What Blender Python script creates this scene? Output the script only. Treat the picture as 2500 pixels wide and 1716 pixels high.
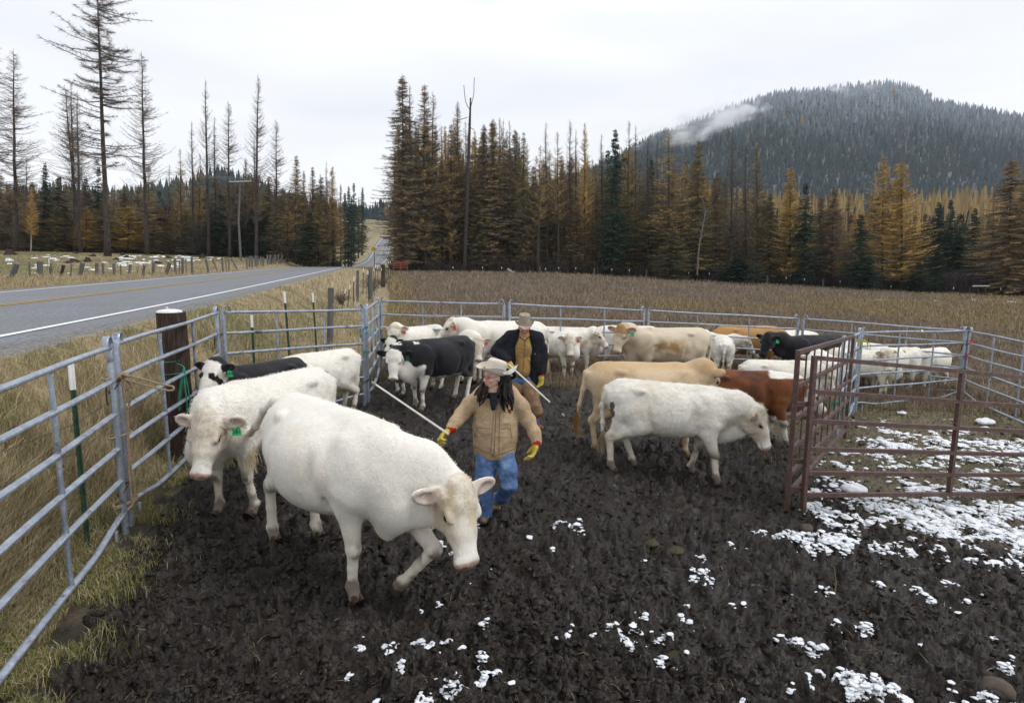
import bpy, bmesh, math, random
import numpy as np
from mathutils import Vector, Matrix, Euler, Quaternion
R = math.radians
sc = bpy.context.scene
for o in list(bpy.data.objects): bpy.data.objects.remove(o)

# ------------------------------------------------------------------ camera
F_PX, CX, CY = 1440.0, 1250.0, 858.0         # focal length and centre of the 2500 x 1716 photograph
PITCH, ROLL = R(7.75), R(0.38)
CAM = Vector((0, 0, 2.5))
cam_data = bpy.data.cameras.new('camera'); cam = bpy.data.objects.new('camera', cam_data)
sc.collection.objects.link(cam); sc.camera = cam
cam_data.sensor_width = 36; cam_data.lens = F_PX / 2500 * 36
cam_data.clip_start = 0.05; cam_data.clip_end = 12000
CAMROT = Euler((math.pi/2 - PITCH, 0, 0)).to_matrix() @ Matrix.Rotation(ROLL, 3, 'Z')
cam.matrix_world = Matrix.Translation(CAM) @ CAMROT.to_4x4()

# ------------------------------------------------------------------ sky, sun, exposure (overcast day)
SUN_EL, SUN_ROT = R(52), R(105)
w = bpy.data.worlds.new('World'); sc.world = w; w.use_nodes = True
nt = w.node_tree; nt.nodes.clear()
def wn(t, **k):
    n = nt.nodes.new(t)
    for a, b in k.items(): setattr(n, a, b)
    return n
out = wn('ShaderNodeOutputWorld'); bg = wn('ShaderNodeBackground')
sky = wn('ShaderNodeTexSky', sky_type='NISHITA', sun_disc=False, sun_elevation=SUN_EL, sun_rotation=SUN_ROT)
tc = wn('ShaderNodeTexCoord'); mp = wn('ShaderNodeMapping'); mp.inputs['Scale'].default_value = (1.0, 1.0, 5.0)
ns = wn('ShaderNodeTexNoise'); ns.inputs['Scale'].default_value = 1.7; ns.inputs['Detail'].default_value = 3; ns.inputs['Roughness'].default_value = 0.5
ns.inputs['Distortion'].default_value = 0.3
rp = wn('ShaderNodeValToRGB')
rp.color_ramp.elements[0].position = 0.30; rp.color_ramp.elements[0].color = (8.9, 9.15, 9.8, 1)
rp.color_ramp.elements[1].position = 0.62; rp.color_ramp.elements[1].color = (10.5, 10.6, 10.9, 1)
mx = wn('ShaderNodeMixRGB'); mx.inputs[0].default_value = 0.93
L = nt.links.new
L(tc.outputs['Generated'], mp.inputs[0]); L(mp.outputs[0], ns.inputs['Vector']); L(ns.outputs['Fac'], rp.inputs[0])
# an overcast sky is brightest overhead
sx = wn('ShaderNodeSeparateXYZ'); L(tc.outputs['Generated'], sx.inputs[0]); zr_ = wn('ShaderNodeMapRange'); L(sx.outputs['Z'], zr_.inputs[0])
for i_, v_ in ((1, .28), (2, .95), (3, 1.0), (4, 1.25)): zr_.inputs[i_].default_value = v_
vm = wn('ShaderNodeVectorMath', operation='SCALE'); L(rp.outputs[0], vm.inputs[0]); L(zr_.outputs[0], vm.inputs['Scale'])
L(sky.outputs[0], mx.inputs[1]); L(vm.outputs[0], mx.inputs[2]); L(mx.outputs[0], bg.inputs[0]); bg.inputs[1].default_value = 0.101
L(bg.outputs[0], out.inputs[0])
sun_d = bpy.data.lights.new('sun', 'SUN'); sun_d.energy = 1.3; sun_d.angle = R(20); sun_d.color = (1, .985, .96)
sun = bpy.data.objects.new('sun', sun_d); sc.collection.objects.link(sun)
# sun direction: Nishita rotation is measured clockwise from +Y
sdir = Vector((math.sin(SUN_ROT)*math.cos(SUN_EL), math.cos(SUN_ROT)*math.cos(SUN_EL), math.sin(SUN_EL)))
sun.rotation_euler = sdir.to_track_quat('Z', 'Y').to_euler()
sc.view_settings.view_transform = 'Standard'; sc.view_settings.look = 'None'
sc.view_settings.gamma = 1; sc.view_settings.exposure = 0.06
sc.cycles.max_bounces = 6; sc.cycles.diffuse_bounces = 3; sc.cycles.transparent_max_bounces = 8
sc.cycles.volume_bounces = 3; sc.cycles.volume_step_rate = 2.0; sc.cycles.volume_max_steps = 96

HAZE_D = .00010
# ------------------------------------------------------------------ helpers
def ray(px, py):
    """direction of the line of sight through a point of the photograph"""
    return (CAMROT @ Vector(((px-CX)/F_PX, -(py-CY)/F_PX, -1))).normalized()
def proj(p):
    q = CAMROT.transposed() @ (Vector(p) - CAM)
    return (CX + F_PX*q.x/-q.z, CY - F_PX*q.y/-q.z)
def at_dist(px, py, Y):
    """the point on that line of sight whose world y is Y"""
    d = ray(px, py); return CAM + d*(Y/d.y)
def smooth(t): t = np.clip(t, 0, 1); return t*t*(3-2*t)
class Noise:
    """lattice value noise (2-D and 3-D) with fractal sums"""
    def __init__(s, seed):
        r = np.random.RandomState(seed); s.p = r.rand(4096).astype(np.float32); s.k = r.randint(1, 1 << 20, 3) | 1
    def h(s, *c):
        v = np.zeros_like(c[0])
        for a, k in zip(c, (73856093, 19349663, 83492791)): v = v ^ (a*k)
        v = (v ^ (v >> 13))*1274126177
        return s.p[(v ^ (v >> 16)) & 4095]
    def n2(s, x, y):
        xi = np.floor(x).astype(np.int64); yi = np.floor(y).astype(np.int64)
        fx = smooth(x-xi); fy = smooth(y-yi)
        return ((s.h(xi, yi)*(1-fx)+s.h(xi+1, yi)*fx)*(1-fy) + (s.h(xi, yi+1)*(1-fx)+s.h(xi+1, yi+1)*fx)*fy)
    def n3(s, x, y, z):
        zi = np.floor(z).astype(np.int64); xi = np.floor(x).astype(np.int64); yi = np.floor(y).astype(np.int64)
        fx = smooth(x-xi); fy = smooth(y-yi); fz = smooth(z-zi)
        def pl(k): return ((s.h(xi, yi, k)*(1-fx)+s.h(xi+1, yi, k)*fx)*(1-fy) + (s.h(xi, yi+1, k)*(1-fx)+s.h(xi+1, yi+1, k)*fx)*fy)
        return pl(zi)*(1-fz)+pl(zi+1)*fz
    def f2(s, x, y, o=4, g=.5):
        t = 0; a = 1; q = 0
        for i in range(o): t = t + a*s.n2(x*2**i+i*17.3, y*2**i-i*9.1); q += a; a *= g
        return t/q
    def f3(s, x, y, z, o=3, g=.5):
        t = 0; a = 1; q = 0
        for i in range(o): t = t + a*s.n3(x*2**i+i*17.3, y*2**i-i*9.1, z*2**i+i*3.7); q += a; a *= g
        return t/q
NZ = Noise(7)

def mesh_np(name, V, Fq=None, Ft=None, smooth_=True, attrs=None, mat=None, mats=None, fmat=None):
    """mesh from numpy arrays: V (n,3), quads (m,4), tris (k,3); attrs {name: (n,) or (n,3)}"""
    me = bpy.data.meshes.new(name)
    V = np.asarray(V, np.float32); me.vertices.add(len(V)); me.vertices.foreach_set('co', V.ravel())
    loops = []; starts = []; s = 0
    if Fq is not None and len(Fq):
        Fq = np.asarray(Fq, np.int32); loops.append(Fq.ravel()); starts.append(np.arange(len(Fq), dtype=np.int32)*4); s = len(Fq)*4
    if Ft is not None and len(Ft):
        Ft = np.asarray(Ft, np.int32); loops.append(Ft.ravel()); starts.append(s+np.arange(len(Ft), dtype=np.int32)*3)
    lo = np.concatenate(loops); st = np.concatenate(starts)
    me.loops.add(len(lo)); me.loops.foreach_set('vertex_index', lo)
    me.polygons.add(len(st)); me.polygons.foreach_set('loop_start', st)
    me.polygons.foreach_set('use_smooth', np.full(len(st), bool(smooth_)))
    if attrs:
        for k, a in attrs.items():
            a = np.asarray(a, np.float32)
            if a.ndim == 1:
                at = me.attributes.new(k, 'FLOAT', 'POINT'); at.data.foreach_set('value', a)
            else:
                at = me.attributes.new(k, 'FLOAT_COLOR', 'POINT'); b = np.ones((len(a), 4), np.float32); b[:, :3] = a[:, :3]; at.data.foreach_set('color', b.ravel())
    for m in (mats or ([mat] if mat else [])): me.materials.append(m)
    if fmat is not None: me.polygons.foreach_set('material_index', np.asarray(fmat, np.int32))
    me.update(calc_edges=True); me.validate()
    return me

def link(name, me, parent=None, loc=None, rot=None):
    o = bpy.data.objects.new(name, me); sc.collection.objects.link(o)
    if parent is not None: o.parent = parent
    if loc is not None: o.location = loc
    if rot is not None: o.rotation_euler = rot
    return o
def tag(o, label=None, cat=None, group=None, kind=None):
    if label: o['label'] = label
    if cat: o['category'] = cat
    if group: o['group'] = group
    if kind: o['kind'] = kind
    return o
def thing(name, loc, label, cat, group=None, rz=0):
    o = bpy.data.objects.new(name, None); sc.collection.objects.link(o)
    o.empty_display_size = .2; o.location = loc; o.rotation_euler = (0, 0, rz)
    return tag(o, label, cat, group)

class MB:
    """collects boxes, tubes and lofts into one mesh"""
    def __init__(s): s.V = []; s.Q = []; s.T = []; s.n = 0
    def add(s, V, Q=None, T=None):
        V = np.asarray(V, float)
        s.V.append(V)
        if Q is not None and len(Q): s.Q.append(np.asarray(Q, int)+s.n)
        if T is not None and len(T): s.T.append(np.asarray(T, int)+s.n)
        s.n += len(V); return s
    def box(s, c, size, rot=None):
        x, y, z = [a/2 for a in size]
        V = np.array([[i, j, k] for i in (-x, x) for j in (-y, y) for k in (-z, z)])
        if rot is not None: V = V @ np.array(rot).T
        return s.add(V+np.array(c), [[0, 1, 3, 2], [4, 6, 7, 5], [0, 4, 5, 1], [2, 3, 7, 6], [0, 2, 6, 4], [1, 5, 7, 3]])
    def loft(s, P, Rr, n=8, flat=None, cap=True, up=(0, 0, 1)):
        """tube through points P with radii Rr (scalar, list or list of (ra, rb))"""
        P = np.asarray(P, float); m = len(P)
        if np.isscalar(Rr): Rr = [Rr]*m
        T = np.gradient(P, axis=0); T /= np.linalg.norm(T, axis=1)[:, None]+1e-9
        u = np.array(up, float)
        if abs(T[0] @ u) > .95: u = np.array([1., 0, 0])
        VV = []; a = np.linspace(0, 2*np.pi, n, endpoint=False)
        side = np.cross(u, T[0]); side /= np.linalg.norm(side)
        for i in range(m):
            side = side-T[i]*(side @ T[i]); side /= np.linalg.norm(side)+1e-9
            nn = np.cross(T[i], side)
            ra, rb = (Rr[i] if hasattr(Rr[i], '__len__') else (Rr[i], Rr[i]))
            VV.append(P[i]+np.outer(np.cos(a)*ra, side)+np.outer(np.sin(a)*rb, nn))
        V = np.concatenate(VV); Q = []
        i0 = np.arange(n); i1 = (i0+1) % n
        for i in range(m-1): Q.append(np.stack([i*n+i0, i*n+i1, (i+1)*n+i1, (i+1)*n+i0], 1))
        T3 = None
        if cap:
            V = np.concatenate([V, P[:1], P[-1:]]); k = m*n
            T3 = np.concatenate([np.stack([i1, i0, np.full(n, k)], 1), np.stack([(m-1)*n+i0, (m-1)*n+i1, np.full(n, k+1)], 1)])
        return s.add(V, np.concatenate(Q), T3)
    def tube(s, a, b, r, n=8, r2=None): return s.loft([a, b], [r, r if r2 is None else r2], n)
    def mesh(s, name, mat=None, smooth_=True):
        return mesh_np(name, np.concatenate(s.V), np.concatenate(s.Q) if s.Q else None, np.concatenate(s.T) if s.T else None, smooth_, mat=mat)
    def build(s, name, mat, parent=None, loc=None, smooth_=True, rot=None):
        me = s.mesh(name, mat, smooth_)
        if smooth_:
            me.set_sharp_from_angle(angle=R(40))
        return link(name, me, parent, loc, rot)

# ------------------------------------------------------------------ materials
class NT:
    def __init__(s, name):
        s.m = bpy.data.materials.new(name); s.m.use_nodes = True; s.t = s.m.node_tree; s.t.nodes.clear()
        s.out = s.n('ShaderNodeOutputMaterial'); s.b = s.n('ShaderNodeBsdfPrincipled'); s.l(s.b.outputs[0], s.out.inputs[0])
    def n(s, t, **k):
        q = s.t.nodes.new(t)
        for a, b in k.items():
            if isinstance(a, str) and hasattr(q, a): setattr(q, a, b)
        return q
    def l(s, a, b): s.t.links.new(a, b)
    def noise(s, scale, detail=4, rough=.55, vec=None, stretch=None, dist=0):
        q = s.n('ShaderNodeTexNoise'); q.inputs['Scale'].default_value = scale; q.inputs['Detail'].default_value = detail
        q.inputs['Roughness'].default_value = rough; q.inputs['Distortion'].default_value = dist
        if vec is None: vec = s.coord()
        if stretch: mp = s.n('ShaderNodeMapping'); mp.inputs['Scale'].default_value = stretch; s.l(vec, mp.inputs[0]); vec = mp.outputs[0]
        s.l(vec, q.inputs['Vector']); return q.outputs['Fac']
    def coord(s, which='Object'):
        return s.n('ShaderNodeTexCoord').outputs[which]
    def ramp(s, fac, stops, interp='LINEAR'):
        q = s.n('ShaderNodeValToRGB'); q.color_ramp.interpolation = interp
        e = q.color_ramp.elements
        while len(e) < len(stops): e.new(.5)
        for i, (p, c) in enumerate(stops):
            e[i].position = p; e[i].color = (*c, 1) if len(c) == 3 else c
        s.l(fac, q.inputs[0]); return q.outputs[0]
    def mix(s, f, a, b, mode='MIX'):
        q = s.n('ShaderNodeMixRGB'); q.blend_type = mode
        for i, v in enumerate((f, a, b)):
            if hasattr(v, 'links'): s.l(v, q.inputs[i])
            elif i == 0: q.inputs[0].default_value = v
            else: q.inputs[i].default_value = (*v, 1)
        return q.outputs[0]
    def math(s, op, a, b=None, clamp=False):
        q = s.n('ShaderNodeMath'); q.operation = op; q.use_clamp = clamp
        for i, v in enumerate((a, b)):
            if v is None: continue
            if hasattr(v, 'links'): s.l(v, q.inputs[i])
            else: q.inputs[i].default_value = v
        return q.outputs[0]
    def attr(s, name, out='Fac'):
        q = s.n('ShaderNodeAttribute'); q.attribute_name = name; return q.outputs[out]
    def bump(s, h, strength=.5, dist=.01):
        q = s.n('ShaderNodeBump'); q.inputs['Strength'].default_value = strength; q.inputs['Distance'].default_value = dist
        s.l(h, q.inputs['Height']); s.l(q.outputs[0], s.b.inputs['Normal'])
    def set(s, color=None, rough=None, metal=None, spec=None):
        for v, k in ((color, 'Base Color'), (rough, 'Roughness'), (metal, 'Metallic'), (spec, 'Specular IOR Level')):
            if v is None: continue
            if hasattr(v, 'links'): s.l(v, s.b.inputs[k])
            else: s.b.inputs[k].default_value = (*v, 1) if hasattr(v, '__len__') else v
        return s
_mats = {}
def plain(name, color, rough=.8, metal=0, var=.25, scale=8, spec=.3, bump=0, bscale=60):
    if name in _mats: return _mats[name]
    m = NT(name); c = np.array(color)
    m.set(m.ramp(m.noise(scale), [(.3, tuple(c*(1-var))), (.7, tuple(np.minimum(c*(1+var), 1)))]), rough, metal, spec)
    if bump: m.bump(m.noise(bscale), bump, .005)
    _mats[name] = m.m; return m.m
# ------------------------------------------------------------------ lie of the land
ROAD_T = math.tan(R(13.0)); ROAD_C, ROAD_S = math.cos(R(13.0)), math.sin(R(13.0))
# centre line (x, y, z): straight and climbing gently, over a crest, down, and up the far hill
def _rc(y): return (-(9.1 + y*ROAD_S)/ROAD_C, y)
_rp = [(*_rc(-30), 1.35), (*_rc(0), 1.42), (*_rc(9), 1.5), (*_rc(17.5), 1.6), (*_rc(35), 1.89), (*_rc(66), 2.42), (*_rc(100), 2.95), (*_rc(125), 3.25), (*_rc(140), 3.3),
       (-47.5, 165, 3.05), (-50.2, 190, 3.1), (-52.6, 215, 3.9), (-55.7, 245, 6.3), (-62.7, 285, 10.9), (-71.2, 330, 16.3), (-78.2, 376, 22.3), (-80.7, 420, 28), (-76, 480, 32)]
RP = np.array(_rp)
_s = np.concatenate([[0], np.cumsum(np.linalg.norm(np.diff(RP[:, :2], axis=0), axis=1))])
_sf = np.arange(0, _s[-1], 2.0)
def _cr(col):
    # smooth the polyline
    v = np.interp(_sf, _s, RP[:, col]); k = np.hanning(13); k /= k.sum()
    p = np.concatenate([v[0]+(v[0]-v[1])*np.arange(6, 0, -1), v, v[-1]+(v[-1]-v[-2])*np.arange(1, 7)])
    return np.convolve(p, k, 'valid')
RC = np.stack([_cr(0), _cr(1), _cr(2)], 1)
RT = np.gradient(RC[:, :2], axis=0); RT /= np.linalg.norm(RT, axis=1)[:, None]
RNV = np.stack([RT[:, 1], -RT[:, 0]], 1)                     # to the right (towards the pen)

CP = []
for x in (-4, 0, 3, 5.5, 8, 12, 16):
    for y in (-2, 4, 9, 15): CP.append((x, y, float(np.interp(x, [0, 5.5, 8, 12, 16], [0, -.50, -.56, -.74, -.95]))))
CP += [(-7, 2, .55), (-7.5, 9, .5), (-8, 15, .55), (-5.5, 20, .25), (-9, 30, .7), (-14, 60, 1.4), (-5, 30, .2), (-4, 50, .95), (10, 30, -.45), (10, 60, .6),
       (25, 25, -1.0), (40, 40, -1.0), (30, 60, -.1), (-27, 103, 2.5), (0, 103, 2.4), (27, 103, 1.35), (50, 100, .3), (70, 92, -.5), (95, 95, -.8), (40, 8, -1.9),
       (-14, 2, 1.5), (-22, 14, 1.6), (-32, 32, 1.75), (-40, 60, 2.0), (-43, 105, 3.95), (-50, 40, 2.2), (-90, 108, 5.5), (-58, 90, 4.3), (-62, 108, 4.9), (-75, 75, 3.7), (-40, 20, 1.8), (-120, 120, 6.5), (-60, 5, 2.0),
       (-45, 130, 4.6), (-33, 130, 3.2), (-64, 165, 4.6), (-66, 200, 5.5), (-40, 190, 3.3), (-42, 240, 7.0), (-72, 250, 9.0), (-85, 300, 15), (-52, 300, 13), (-96, 350, 21), (-60, 350, 19), (-110, 400, 28), (-90, 470, 37), (-90, 560, 47), (-60, 560, 46),
       (0, 150, 2.5), (0, 250, 6), (60, 150, 0), (120, 150, -1.5), (120, 260, 4), (60, 260, 4), (-150, 200, 12), (-250, 250, 20), (-150, 450, 38), (0, 450, 22), (150, 450, 15), (250, 250, 5), (250, 100, -2), (120, 40, -3), (-200, 60, 6), (-100, -20, 2), (60, -20, -3)]
CP = np.array(CP, float)
def _tps(r2): return np.where(r2 > 0, r2*np.log(r2+1e-12)*.5, 0)
_n = len(CP); _A = np.zeros((_n+3, _n+3))
_dd = ((CP[:, None, :2]-CP[None, :, :2])**2).sum(-1)/1e4
_A[:_n, :_n] = _tps(_dd)+np.eye(_n)*1e-4*2; _A[:_n, _n] = 1; _A[:_n, _n+1:] = CP[:, :2]/100; _A[_n:, :_n] = _A[:_n, _n:].T
_w = np.linalg.solve(_A, np.concatenate([CP[:, 2], [0, 0, 0]]))
def base_z(x, y):
    x = np.asarray(x, float); y = np.asarray(y, float); sh = x.shape; x = x.ravel(); y = y.ravel(); out_ = np.zeros(len(x))
    for i in range(0, len(x), 100000):
        a, b = x[i:i+100000], y[i:i+100000]
        d = ((a[:, None]-CP[None, :, 0])**2+(b[:, None]-CP[None, :, 1])**2)/1e4
        out_[i:i+100000] = _tps(d) @ _w[:_n] + _w[_n]+_w[_n+1]*a/100+_w[_n+2]*b/100
    return out_.reshape(sh)
def road_rel(x, y):
    """signed distance to the right of the road's centre line, and the road's height there"""
    x = np.asarray(x, float); y = np.asarray(y, float)
    k = np.clip(np.searchsorted(RC[:, 1], y), 0, len(RC)-1)
    for _ in range(2):
        s = (x-RC[k, 0])*RT[k, 0]+(y-RC[k, 1])*RT[k, 1]
        k = np.clip(k+np.round(s/2.0).astype(int), 0, len(RC)-1)
    d = (x-RC[k, 0])*RNV[k, 0]+(y-RC[k, 1])*RNV[k, 1]
    s = (x-RC[k, 0])*RT[k, 0]+(y-RC[k, 1])*RT[k, 1]
    zz = RC[k, 2]+s/2.0*(RC[np.clip(k+1, 0, len(RC)-1), 2]-RC[np.clip(k-1, 0, len(RC)-1), 2])*.5
    return d, zz
def ground_smooth(x, y):
    x = np.asarray(x, float); y = np.asarray(y, float)
    z = base_z(np.clip(x, -260, 260), np.clip(y, -25, 560))
    far = np.maximum(0, np.hypot(np.maximum(0, np.abs(x)-260), np.maximum(0, y-560)))
    z = z*np.exp(-far/900)
    d, zr = road_rel(x, y)
    zb = zr-0.03
    right = smooth((d-4.7)/(1.75+.05*np.maximum(0, y-9))); left = smooth((-d-4.3)/3.5)
    t = np.maximum(right, left); end = (y < RC[-1, 1]+5)
    # flat verge, then the bank
    return np.where(end, zb*(1-t)+z*t, z)
_g0 = ground_smooth(np.array([0.]), np.array([5.]))
def gz(x, y): return float(ground_smooth(np.array([x]), np.array([y]))[0])
def on_ground(px, py, h=0.0, near=2.0):
    """where the line of sight through a photograph point meets the ground (raised by h)"""
    d = ray(px, py); Y = near; step = .25; prev = None
    while Y < 600:
        p = CAM+d*(Y/d.y)
        if p.z < gz(p.x, p.y)+h: break
        prev = Y; Y += step; step = max(.25, Y*.02)
    lo, hi = prev if prev else near, Y
    for _ in range(14):
        m = (lo+hi)/2; p = CAM+d*(m/d.y)
        if p.z < gz(p.x, p.y)+h: hi = m
        else: lo = m
    p = CAM+d*(hi/d.y); return Vector((p.x, p.y, gz(p.x, p.y)))
def at_y(px, Y, py=640):
    d = ray(px, py); x = d.x*Y/d.y; return Vector((x, Y, gz(x, Y)))

# ------------------------------------------------------------------ where the mud, grass and snow lie
FENCE_L = np.array([(-1.2, -3.), (-1.9, 0), (-3.15, 3.5), (-3.70, 5.36), (-4.25, 8.2), (-2.80, 11.05), (-3.15, 13.87), (-0.1, 14.8)])   # left side of the pen
def fence_x(y): return np.interp(y, FENCE_L[:5, 1], FENCE_L[:5, 0])
def snow_amount(x, y):
    """0..1 how much snow lies here"""
    n = NZ.f2(x*.55, y*.55, 2); side = (x-3.1)-(y-6.2)*.72
    yb = 5.55-.075*(x-3)+.25*(NZ.f2(x*1.7, y*0+3, 2)-.5)
    right = smooth((side+.35)/.5)*smooth((y-yb)/.35)*smooth((13.2-y)/3.0)*smooth((x-2.6)/.4)          # behind the brown gates
    strip = right*smooth((7.6-y)/1.2)
    near = smooth((x+1.0)/1.6)*smooth((4.7-y)/1.3)*smooth((n-.36)/.3)
    return right*(.40+.5*(n-.5))+strip*.20+near*.040*(.35+.65*smooth((x-.0)/2.5)) + smooth((x+1.8)/1)*smooth((6.4-y)/.8)*.024 + smooth((x-2.2)/.6)*smooth((yb+.6-y)/.5)*.012
def spaced(a, b, f):
    v = [a]
    while v[-1] < b: v.append(v[-1]+f(v[-1]))
    return np.array(v)
def mud_relief(x, y):
    """trampled mud: clods, hoof prints and ruts (metres)"""
    wx = x+.14*(NZ.f2(x*4, y*4, 3)-.5); wy = y+.14*(NZ.f2(x*4+40, y*4+9, 3)-.5)
    z = np.zeros_like(x)
    for sc_, amp, seed in ((.34, .050, 3), (.19, .036, 11)):
        gx, gy = np.floor(wx/sc_), np.floor(wy/sc_); best = np.full_like(x, 9.); am = np.zeros_like(x)
        for i in (-1, 0, 1):
            for j in (-1, 0, 1):
                cx, cy = (gx+i).astype(np.int64), (gy+j).astype(np.int64)
                jx = NZ.h(cx+seed, cy)*1.1; jy = NZ.h(cx, cy+seed*7)*1.1; el = .6+.9*NZ.h(cx+5*seed, cy+1)
                dd = np.hypot((wx/sc_-(cx+jx))*el, (wy/sc_-(cy+jy))/el); nb = dd < best
                best = np.where(nb, dd, best); am = np.where(nb, NZ.h(cx+9, cy+seed), am)
        z -= amp*(am > .35)*am*(np.exp(-(best/.32)**2)-.6*np.exp(-((best-.60)/.22)**2))
    z += .085*(NZ.f2(x*2.3, y*2.3, 3)-.5)
    big = NZ.f2(x*1.1+3, y*1.1, 2)
    for f, a in ((5.5, .050), (11, .058), (23, .040)):       # clods: rounded lumps with sharp valleys
        q = NZ.f2(wx*f, wy*f+f, 2, .5); z += a*(np.abs(q-.5)*4.2-.55)*(.55+.9*big)
    z += .010*(NZ.f2(x*48, y*48, 2, .6)-.5)*2
    return z
def pen_mask(x, y):
    """1 inside the trampled pen"""
    n = (NZ.f2(x*1.3, y*1.3, 3)-.5)
    l = smooth((x-fence_x(y)-.04-.6*n)/.36)
    t = smooth((14.1-y-.02*x-.8*n)/1.2)
    grassy = smooth((x-4.2)/1.0)*smooth((y-5.9)/.8)
    return l*t, grassy*t*l
ys = spaced(-6, 1.6, lambda v: .15)[:-1]
ys = np.concatenate([ys, spaced(1.6, 16, lambda v: max(.016, .0045*v)), spaced(16.05, 3500, lambda v: .0085*v)])
ts = np.concatenate([np.linspace(-2.6, -1.12, 50)[:-1], np.linspace(-1.12, 1.12, 760), np.linspace(1.12, 2.6, 50)[1:]])
GX = ts[None, :]*(np.maximum(ys, 1.5)[:, None]+1.2); GY = np.repeat(ys[:, None], len(ts), 1)
gx, gy = GX.ravel(), GY.ravel()
gzv = ground_smooth(gx, gy)
pm, pg = pen_mask(gx, gy)
near = gy < 17
rel = np.zeros_like(gx); rel[near] = mud_relief(gx[near], gy[near])
amt = snow_amount(gx[near], gy[near])
dR, zR = road_rel(gx, gy)
rough = np.zeros_like(gx)
rough[~near] = (NZ.f2(gx[~near]*.5, gy[~near]*.5, 3)-.5)*.22*smooth((np.abs(dR[~near])-5)/2)
rough[near] = (NZ.f2(gx[near]*2.2, gy[near]*2.2, 3)-.5)*.10*smooth((np.abs(dR[near])-5)/1.5)
z = gzv + rel*pm*(1-.45*pg) + rough*(1-pm)
z = z - .02*pm
n1 = NZ.f2(gx*.9, gy*.9, 4); n2 = NZ.f2(gx*.12+5, gy*.12, 3)
# r: mud, g: green, b: gravel by the road ; second set: straw litter
mud = np.maximum(pm, .85*smooth((gx-fence_x(gy)+.40-.6*(NZ.f2(gx*1.3, gy*1.3, 3)-.5))/.45)*(gy < 13.6)*(gy > -4))*(1-.25*pg)
green = np.clip(smooth((n1-.42)/.25)*.75*(1-smooth((gy-22)/20))*smooth((fence_x(gy)+1.6-gx)/1.2) + smooth((n1-.38)/.2)*np.exp(-((gx-fence_x(gy)-.1)/.7)**2)*.9*(gy < 16)+ smooth((-dR-6)/5)*.55*smooth((n2-.25)/.3)+smooth((n1-.5)/.1)*pg*.22, 0, 1)
gravel = smooth((4.95-np.abs(dR+.05)+.35*(n1-.5))/.25)*(gy < RC[-1, 1])
field = smooth((gy-13.5)/2)*smooth((dR-9)/3)
GA = {'mask': np.stack([mud, green, gravel], 1), 'mask2': np.stack([field, pg*pm, n2], 1)}
nr, ncs = len(ys), len(ts)
ii = (np.arange(nr-1)[:, None]*ncs+np.arange(ncs-1)[None, :]).ravel()
GQ = np.stack([ii, ii+1, ii+ncs+1, ii+ncs], 1)

m = NT('ground')
mk = m.n('ShaderNodeSeparateColor'); m.l(m.attr('mask', 'Color'), mk.inputs[0]); mud_, green_, grav_ = mk.outputs
mk2 = m.n('ShaderNodeSeparateColor'); m.l(m.attr('mask2', 'Color'), mk2.inputs[0]); field_, litter_, n2_ = mk2.outputs
P_ = m.coord()
dry = m.ramp(m.noise(5, 5, .65, P_), [(.3, (.12, .088, .045)), (.5, (.25, .195, .105)), (.72, (.40, .33, .20))])
grn = m.ramp(m.noise(7, 4, .6, P_), [(.3, (.035, .038, .012)), (.7, (.105, .105, .035))])
fld = m.ramp(m.noise(.35, 5, .65, P_), [(.3, (.045, .033, .024)), (.5, (.075, .056, .040)), (.75, (.16, .125, .075))])
c = m.mix(field_, dry, fld); c = m.mix(green_, c, grn)
grv = m.ramp(m.noise(16, 5, .85, P_), [(.35, (.055, .052, .050)), (.5, (.15, .145, .14)), (.68, (.36, .35, .34))])
c = m.mix(grav_, c, grv)
mudc = m.mix(.5, m.ramp(m.noise(5, 6, .75, P_), [(.3, (.0042, .0025, .0015)), (.52, (.0112, .0067, .0039)), (.70, (.032, .0200, .0120))]), m.ramp(m.noise(22, 4, .75, P_), [(.38, (.0038, .0024, .0015)), (.52, (.013, .0082, .0051)), (.66, (.046, .031, .0195))]))
lit = m.ramp(m.noise(18, 5, .8, P_), [(.36, (.014, .010, .007)), (.52, (.060, .046, .028)), (.68, (.17, .135, .08))])
fac_l = m.math('MULTIPLY', litter_, m.ramp(m.noise(1.8, 3, .6, P_), [(.35, (.2,)*3), (.6, (.9,)*3)]))
mudc = m.mix(fac_l, mudc, lit)
c = m.mix(mud_, c, mudc)
wet = m.ramp(m.noise(4.2, 5, .65, P_), [(.35, (.30,)*3), (.6, (.78,)*3)])
m.set(c, m.mix(mud_, (.95,)*3, wet), 0, .42)
m.bump(m.math('ADD', m.math('MULTIPLY', m.noise(60, 3, .6, P_), .5), m.math('MULTIPLY', m.noise(20, 3, .6, P_), 1.4)), .8, .018)
me = mesh_np('ground', np.stack([gx, gy, z], 1), GQ, None, True, GA, m.m)
tag(link('ground', me), kind='structure')

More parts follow.
